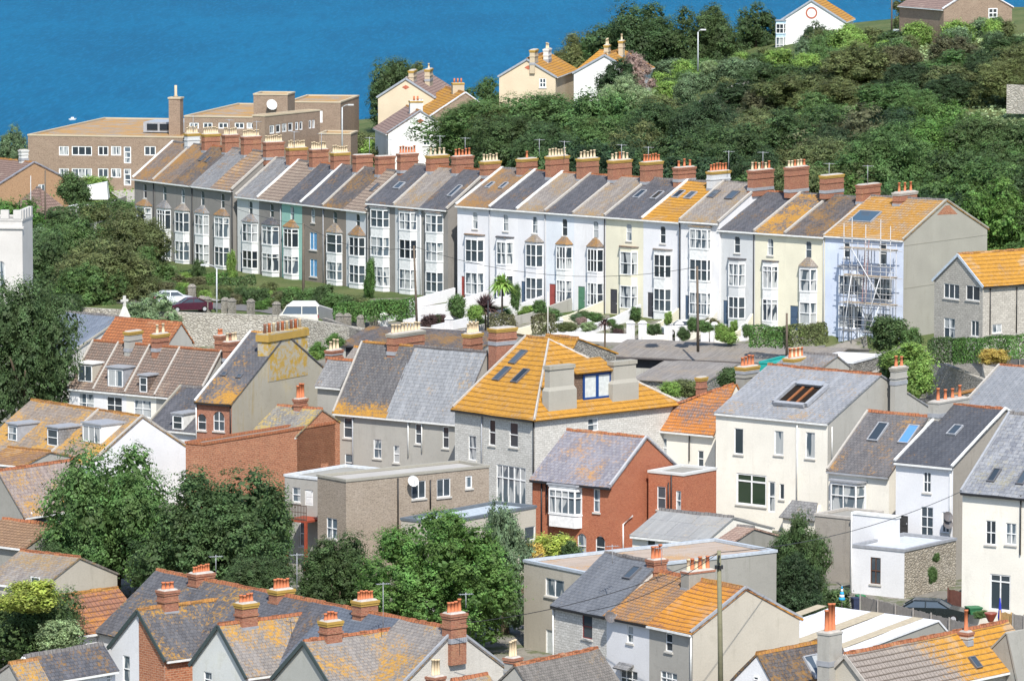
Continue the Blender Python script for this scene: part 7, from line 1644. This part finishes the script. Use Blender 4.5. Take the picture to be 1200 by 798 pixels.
# ---------------------------------------------------------------- trees and gardens
HG = 'trees of the wooded slope behind the terrace'
def solve_hill(x, yt, h):
    D = 525.0
    while D < 712:
        P = at(x, yt, D)
        if ground(P.x, D)+h >= P.z: return D
        D += 1.0
    return None
hl = {'dark':'dark green tree on the wooded slope','mid':'fresh green tree on the wooded slope','olive':'olive green tree on the wooded slope','bright':'bright green tree on the wooded slope','brown':'brownish green tree on the wooded slope','grey':'silvery green tree on the wooded slope','deep':'very dark green tree on the wooded slope','pale':'pale green tree on the wooded slope'}
lim = [(600,118),(690,108),(760,90),(800,92),(850,92),(900,70),(960,58),(1000,50),(1060,46),(1100,40),(1200,30)]
def slope_label(x, y, base):
    lm = interp_name(x); b = 'high on' if y < 95 else ('midway up' if y < 150 else 'low on')
    return base.replace(' tree on the wooded slope', '')+' tree '+b+' the slope above '+lm
def interp_name(x):
    for a, n in ((640,'the palm like shrub'),(690,'the lilac white house'),(740,'the cream house'),(800,'the orange tiled terrace house'),(860,'the square bay'),(920,'the orange lichen patch'),(980,'the blue house'),(1060,'the scaffolding'),(1130,'the cement gable'),(1300,'the squared stone house')):
        if x < a: return n
random.seed(21)
y = 232.0; row = 0
while y > 30:
    x = 600+random.uniform(-20, 20)+(row % 2)*25
    while x < 1225:
        yy = y+random.uniform(-7, 7); L_ = interp(x, lim)
        ok = yy > L_ and not (1140 < x < 1260 and 84 < yy < 132) and not (x < 690 and yy > 190)
        if ok:
            h = random.uniform(6, 10) if yy > 110 else random.uniform(3.5, 6); D = solve_hill(x, yy, h)
            if D:
                col = random.choices(('dark','mid','olive','deep','brown','grey','bright'), (6,4,6,3,3,1,1))[0]
                if x > 1090 and yy > 140: col = random.choice(('bright','mid','dark','dark'))
                wpx = random.uniform(72, 112)*(h/7.5)**.6; tree(x, yy, wpx, h*F/D*.9, D, col, slope_label(x, yy, hl[col]), 'mid' if random.random() < .55 else 'fine', HG)
        x += random.uniform(46, 70)
    y -= 17.5; row += 1
random.seed(5)
# named far trees
for a in ((466,72,66,78,690,'dark','dark tree against the sea behind the peach gable'),(568,94,52,52,690,'mid','green tree between the tan brick gable and the peach house'),(486,74,30,30,695,'olive','small treetop behind the chimneys of the peach house'),
          (678,42,70,72,700,'olive','olive tree against the sea left of the tallest hilltop tree'),(752,9,104,96,695,'dark','tallest hilltop tree against the sea'),(712,32,60,60,698,'mid','green hilltop tree behind the white gabled house'),
          (832,12,76,78,690,'dark','rounded dark tree on the hilltop right of the tallest one'),(886,16,52,60,700,'dark','hilltop tree left of the white house with a brick ring'),(722,70,42,40,648,'deep','dark conifer like tree in front of the white gabled house'),
          (745,64,36,42,652,'pink','pinkish brown bush at the corner of the white gabled house'),(733,93,66,58,640,'pale','domed pale flowering tree below the white gabled house'),(956,28,32,36,676,'deep','round dark tree in front of the white house with a brick ring'),
          (1068,-4,40,40,690,'olive','hilltop tree beside the dark pole'),(15,150,34,50,690,'grey','grey green tree by the shore at the left edge'),(560,120,110,62,622,'mid','big green tree right of the white gable with a diamond'),(640,112,110,66,620,'mid','spreading green tree below the peach house on the hill'),
          (600,138,100,60,600,'dark','dark tree just above the terrace chimneys in the middle'),(690,140,90,60,600,'mid','green tree above the terrace chimneys below the pale flowering tree'),(645,150,80,55,590,'dark','dark tree filling the gap above the middle chimneys')):
    tree(*a[:6], a[6], 'fine' if a[2] > 60 else 'mid')
BS = 'bushes around the far houses'
for i in range(70):
    x = random.uniform(405, 470) if i < 7 else random.uniform(765, 1190); yb = 175 if i < 7 else interp(x, lim)+random.uniform(-22, 10)
    if i < 7: yb = random.uniform(150, 172)
    h = random.uniform(1.8, 3.4); D = solve_hill(x, yb, h) or 640
    shrub(x, yb, random.uniform(18, 40), h*F/D, D, random.choice(('mid','grey','olive','lime','dark')), 'rounded garden bush near the far houses', BS)
shrub(830, 72, 20, 14, 640, 'pale', 'white flowering bush beside the hillside lamp')
shrub(980, 38, 40, 26, 668, 'mid', 'green bush right of the round dark hilltop tree'); shrub(1000, 30, 30, 22, 670, 'lime', 'yellow green bush behind the cream hut')
# grass tufts on the open slope
def grass(x0,x1,D0,D1,n,lab,size=.35,col='lime'):
    P = []
    for _ in range(n):
        X = random.uniform(x0,x1); Y = random.uniform(D0,D1); P.append((X,Y,ground(X,Y)+random.uniform(0,.35)))
    me = leaves_mesh('long_grass', np.array(P,float), size, np.tile(np.array([0,-.3,.9]), (n,1))); o = bpy.data.objects.new('long_grass', me); COL.objects.link(o); o.color = (*GR[col], 1); tag(o, lab, 'grass', kind='stuff')
grass(40, 75, 560, 660, 16000, 'long pale grass on the open hillside at the right', .3, 'pale')
grass(-62, -30, 598, 652, 7000, 'rough grass around the road beyond the terrace', .25, 'lime')
# left garden and church trees
random.seed(11)
for a in ((28,334,108,150,442,'dark','fine','large dark green tree at the left edge in front of the church hall'),(150,248,96,86,556,'olive','fine','broad olive tree at the left corner of the terrace'),(88,262,84,92,552,'mid','fine','green tree left of the broad olive one'),
          (130,292,118,80,540,'olive','fine','low spreading olive tree in front of the terrace corner'),(62,300,74,84,545,'dark','mid','dark tree behind the church tower'),(12,236,70,70,560,'bright','mid','bright green tree above the church tower'),(46,268,56,60,556,'grey','mid','silvery green tree right of the church tower'),
          (100,325,70,54,534,'mid','mid','green bush like tree above the church hall ridge'),(172,300,60,60,548,'mid','mid','green tree beside the garden steps'),(60,345,70,46,520,'dark','mid','dark tree above the church hall roof'),(176,346,66,58,518,'pale','mid','pale leaved tree right of the gable cross')):
    tree(a[0],a[1],a[2],a[3],a[4],a[5],a[7],a[6])
for a in ((88,204,34,34,608,'dark'),(112,208,34,26,618,'lime'),(66,248,46,24,585,'dark'),(40,262,40,24,580,'mid'),(110,240,40,20,590,'olive'),(150,236,40,20,600,'mid')): shrub(*a, 'bush beside the road beyond the left trees', 'bushes beside the far road')
def H(x0,y0,x1,y1,D0,D1,h,w,col,lab,**k):
    A = at(x0,y0,D0); B_ = at(x1,y1,D1); return hedge(A, B_, h, w, col, lab, **k)
H(165,352,276,332,552,556,1.3,2.6,'hedge','long bright green hedge bank below the dark end of the terrace'); H(168,340,232,326,560,562,1.0,.8,'deep','dark clipped hedge with yellow flowers above the green bank')
H(254,340,300,333,548,548,1.0,1.4,'dark','dark hedge in front of the off white and tan roofed houses')
H(352,370,410,366,527,522,1.0,1.0,'lime','yellow green clipped hedge behind the camper van'); H(398,378,482,372,515,512,1.8,2.8,'hedge','broad clipped green hedge below the three tall bay fronts')
H(882,406,924,407,486,484,1.9,1.4,'hedge','clipped green hedge below the left cream house'); H(925,406,966,403,484,482,1.9,1.8,'olive','browner clipped hedge below the right cream house')
H(1096,426,1128,424,470,468,2.2,2.0,'dark','dark clipped hedge below the squared stone house'); H(1128,426,1196,420,468,462,2.1,2.2,'hedge','long clipped hedge above the grey slate roof at the right edge')
H(576,388,600,388,500,498,1.6,1.2,'brown','brownish hedge behind the brick stack of the orange roofed house'); H(628,392,650,390,496,495,1.8,1.4,'brown','second brownish hedge right of the cream pots')
H(60,262,140,250,588,592,1.6,1.5,'dark','dark hedge above the left trees')
gl = 'garden shrubs in front of the left half of the terrace'
random.seed(31)
for a in ((287,350,26,22,'mid'),(303,340,30,26,'dark'),(318,350,24,20,'bright'),(330,345,22,22,'olive'),(345,340,28,26,'mid'),(362,340,30,26,'mid'),(378,335,26,28,'dark'),(392,345,26,20,'mid'),(270,358,24,14,'lime'),(410,348,24,22,'dark'),(425,350,26,18,'olive'),(265,345,24,16,'olive'),
          (440,352,24,20,'mid'),(455,352,24,16,'bright'),(468,352,20,16,'mid'),(250,355,24,14,'dark'),(235,336,20,12,'olive'),(215,332,18,12,'lime'),(196,330,20,14,'mid'),(300,362,20,10,'lime'),(340,358,24,12,'olive')):
    D = 545-(a[0]-200)*.12; shrub(a[0],a[1],a[2],a[3],D,a[4],'leafy garden shrub in front of the left half of the terrace',gl)
random.seed(44)
for i in range(46):
    x = random.uniform(172, 440); yb = interp(x, [(172,338),(300,356),(440,372)])+random.uniform(-12, 8); P = gpt(x, yb, 505); k = F/P.y; h = random.uniform(.7, 1.7)
    shrub(x, yb-h*k*.9, random.uniform(1.2, 3.0)*k, h*k, P.y, random.choice(('mid','dark','olive','lime','grey','bright','brown')), 'leafy garden shrub in front of the left half of the terrace', gl)
shrub(326,352,16,13,530,'gold','yellow flowering shrub in front of the camper van pole'); shrub(233,306,15,28,556,'dark','round dark shrub against the third dark house bay'); shrub(271,296,12,34,553,'lime','climber at the foot of the house with a striped tile roof'); shrub(433,305,12,44,540,'hedge','climbing plant up the wall beside the first tall bay front')
spiky(588.5, 356, 521, 2, 1.75, 'lime', 'palm like cordyline with pale leaves in front of the white houses', n=190, trunk_h=1.7, leafw=.13); shrub(604,334,12,26,521,'mid','small leafy tree right of the palm like cordyline')
spiky(569, 369, 512, 2, 2.0, 'purple', 'dark purple leaved cordyline shrub', n=260, trunk_h=.35, leafw=.14, droop=.25); shrub(556,358,18,16,508,'lime','yellow green tuft under the purple cordyline'); shrub(536,346,18,24,524,'mid','small round tree at the white garden wall')
spiky(709, 385, 492, 2, 1.2, 'purple', 'small red leaved spiky plant below the cream house', n=60, trunk_h=.3, name='spiky_plant')
g2 = 'small shrubs in the white terrace gardens'
for a in ((698,366,18,10,'mid'),(745,360,14,12,'mid'),(767,380,16,12,'dark'),(802,384,14,14,'dark'),(826,376,20,12,'mid'),(845,380,14,18,'lime'),(855,388,18,14,'lime'),(645,365,22,12,'mid'),(675,368,14,8,'grey'),(812,372,12,16,'mid'),(860,376,10,12,'lime'),(690,378,20,10,'pale'),(716,374,10,8,'mid'),(664,378,24,10,'olive'),(783,366,10,14,'lime'),(876,380,12,14,'mid'),(632,352,14,14,'mid')):
    shrub(a[0],a[1],a[2],a[3],505 if a[1] < 372 else 492,a[4],'small shrub in one of the white terrace gardens',g2)
random.seed(45)
for i in range(30):
    x = random.uniform(450, 960); yb = interp(x, [(450,386),(600,390),(760,396),(960,402)])-random.uniform(0, 22); P = gpt(x, yb, 495); k = F/P.y; h = random.uniform(.6, 1.3)
    shrub(x, yb-h*k*.9, random.uniform(1.0, 2.4)*k, h*k, P.y, random.choice(('mid','dark','olive','lime','grey','bright','brown','purple')), 'small shrub in one of the white terrace gardens', g2)
shrub(682,372,12,8,496,'pink','pink and purple flowers below the house with patchy blue paint')
shrub(1042,373,48,34,484,'dark','rounded dark green bush in front of the scaffolding','',) ; shrub(1068,386,26,24,482,'mid','lower green bush right of the rounded dark one')
shrub(1060,403,52,34,462,'lime','yellow green bush on top of the rubble wall'); shrub(1075,424,36,38,458,'lime','yellow green climber hanging beside the two pot stack'); shrub(1046,412,30,34,464,'dark','dark side of the bush beside the rubble wall')
shrub(1165,410,30,16,452,'gold','yellow shrub behind the grey slate roof ridge'); shrub(856,432,26,24,440,'dark','dark bush between the garages and the orange roof'); shrub(806,446,40,18,438,'olive','scrub at the foot of the corrugated garages'); shrub(785,448,24,18,436,'lime','light scrub behind the orange roof')
shrub(393,392,20,16,470,'bright','little bright green bush behind the small brick stack'); shrub(374,402,20,18,474,'bright','fresh green bush right of the giant chimney'); shrub(365,412,16,10,470,'lime','low green growth beside the giant chimney')
for a in ((1120,250,60,50,560,'mid'),(1165,262,56,50,545,'dark'),(1195,250,50,60,540,'dark'),(1140,235,60,50,575,'deep'),(1185,285,50,30,520,'mid')): tree(*a, 'bushy tree right of the bare cement gable', 'mid', 'bushy trees right of the cement gable')
shrub(1176,272,30,20,530,'pale','pale flowering bush above the squared stone house')
# big trees of the lower town
random.seed(77)
tree(134,530,152,165,358,'mid','large green tree in front of the dormer houses','fine'); tree(252,558,170,150,350,'dark','broad dark green tree below the long brick wall','fine'); tree(318,580,44,80,354,'bright','bright green young tree behind the rusty stair','fine')
tree(395,632,96,92,342,'dark','dark tree in front of the brown flat roofed building','fine'); tree(519,606,164,132,334,'bright','large bright green tree in the centre foreground','round'); tree(592,596,62,130,342,'grey','open crowned silvery tree right of the bright green one','mid')
tree(60,640,60,70,352,'dark','dark tree at the corner of the patchy stone house','fine'); tree(300,655,80,60,338,'dark','dark undergrowth tree behind the foreground stacks','fine')
tree(938,608,66,110,346,'dark','dark green tree with a narrow top beside the pebble dashed wall','fine'); tree(925,655,86,92,343,'deep','lower spreading tree in front of the narrow topped one','fine')
tree(38,690,120,100,322,'dark','big dark bush like tree at the lower left edge','fine'); shrub(32,682,64,34,318,'yellow','yellow leaved shrub at the lower left'); shrub(70,728,44,30,316,'pale','white flowered shrub beside the orange tiled house',kind='bush')
shrub(646,628,56,32,352,'yellow','golden green shrub in front of the red brick house'); shrub(668,634,20,22,350,'dark','dark end of the shrubbery by the red brick house'); shrub(625,636,26,24,350,'gold','yellow leaved shrub at the corner of the low extension')
for a in ((975,728,40,20,'mid'),(995,724,34,16,'olive'),(960,722,30,26,'dark'),(1150,716,20,8,'mid')): shrub(*a[:4], 340, a[4], 'low green shrub in the yard below the white extension', 'low yard shrubs')
shrub(1097,648,8,10,352,'mid','tuft growing out of the cream rubble wall'); shrub(1093,664,10,18,352,'mid','second tuft on the cream rubble wall')
random.seed(3)
for i in range(60):
    X = random.uniform(-38, 42); Y = random.choice((random.uniform(335,352), random.uniform(425,440), random.uniform(378,386))); k = F/Y; q = proj(Vector((X,Y,-1.6)))
    if 230 < q[0] < 700 or q[0] < 60 or (880 < q[0] < 1000): shrub(q[0], q[1], random.uniform(1.8,3.6)*k, random.uniform(1.4,2.4)*k, Y, random.choice(('dark','mid','olive')), 'backyard bush among the houses of the lower town', 'backyard bushes')
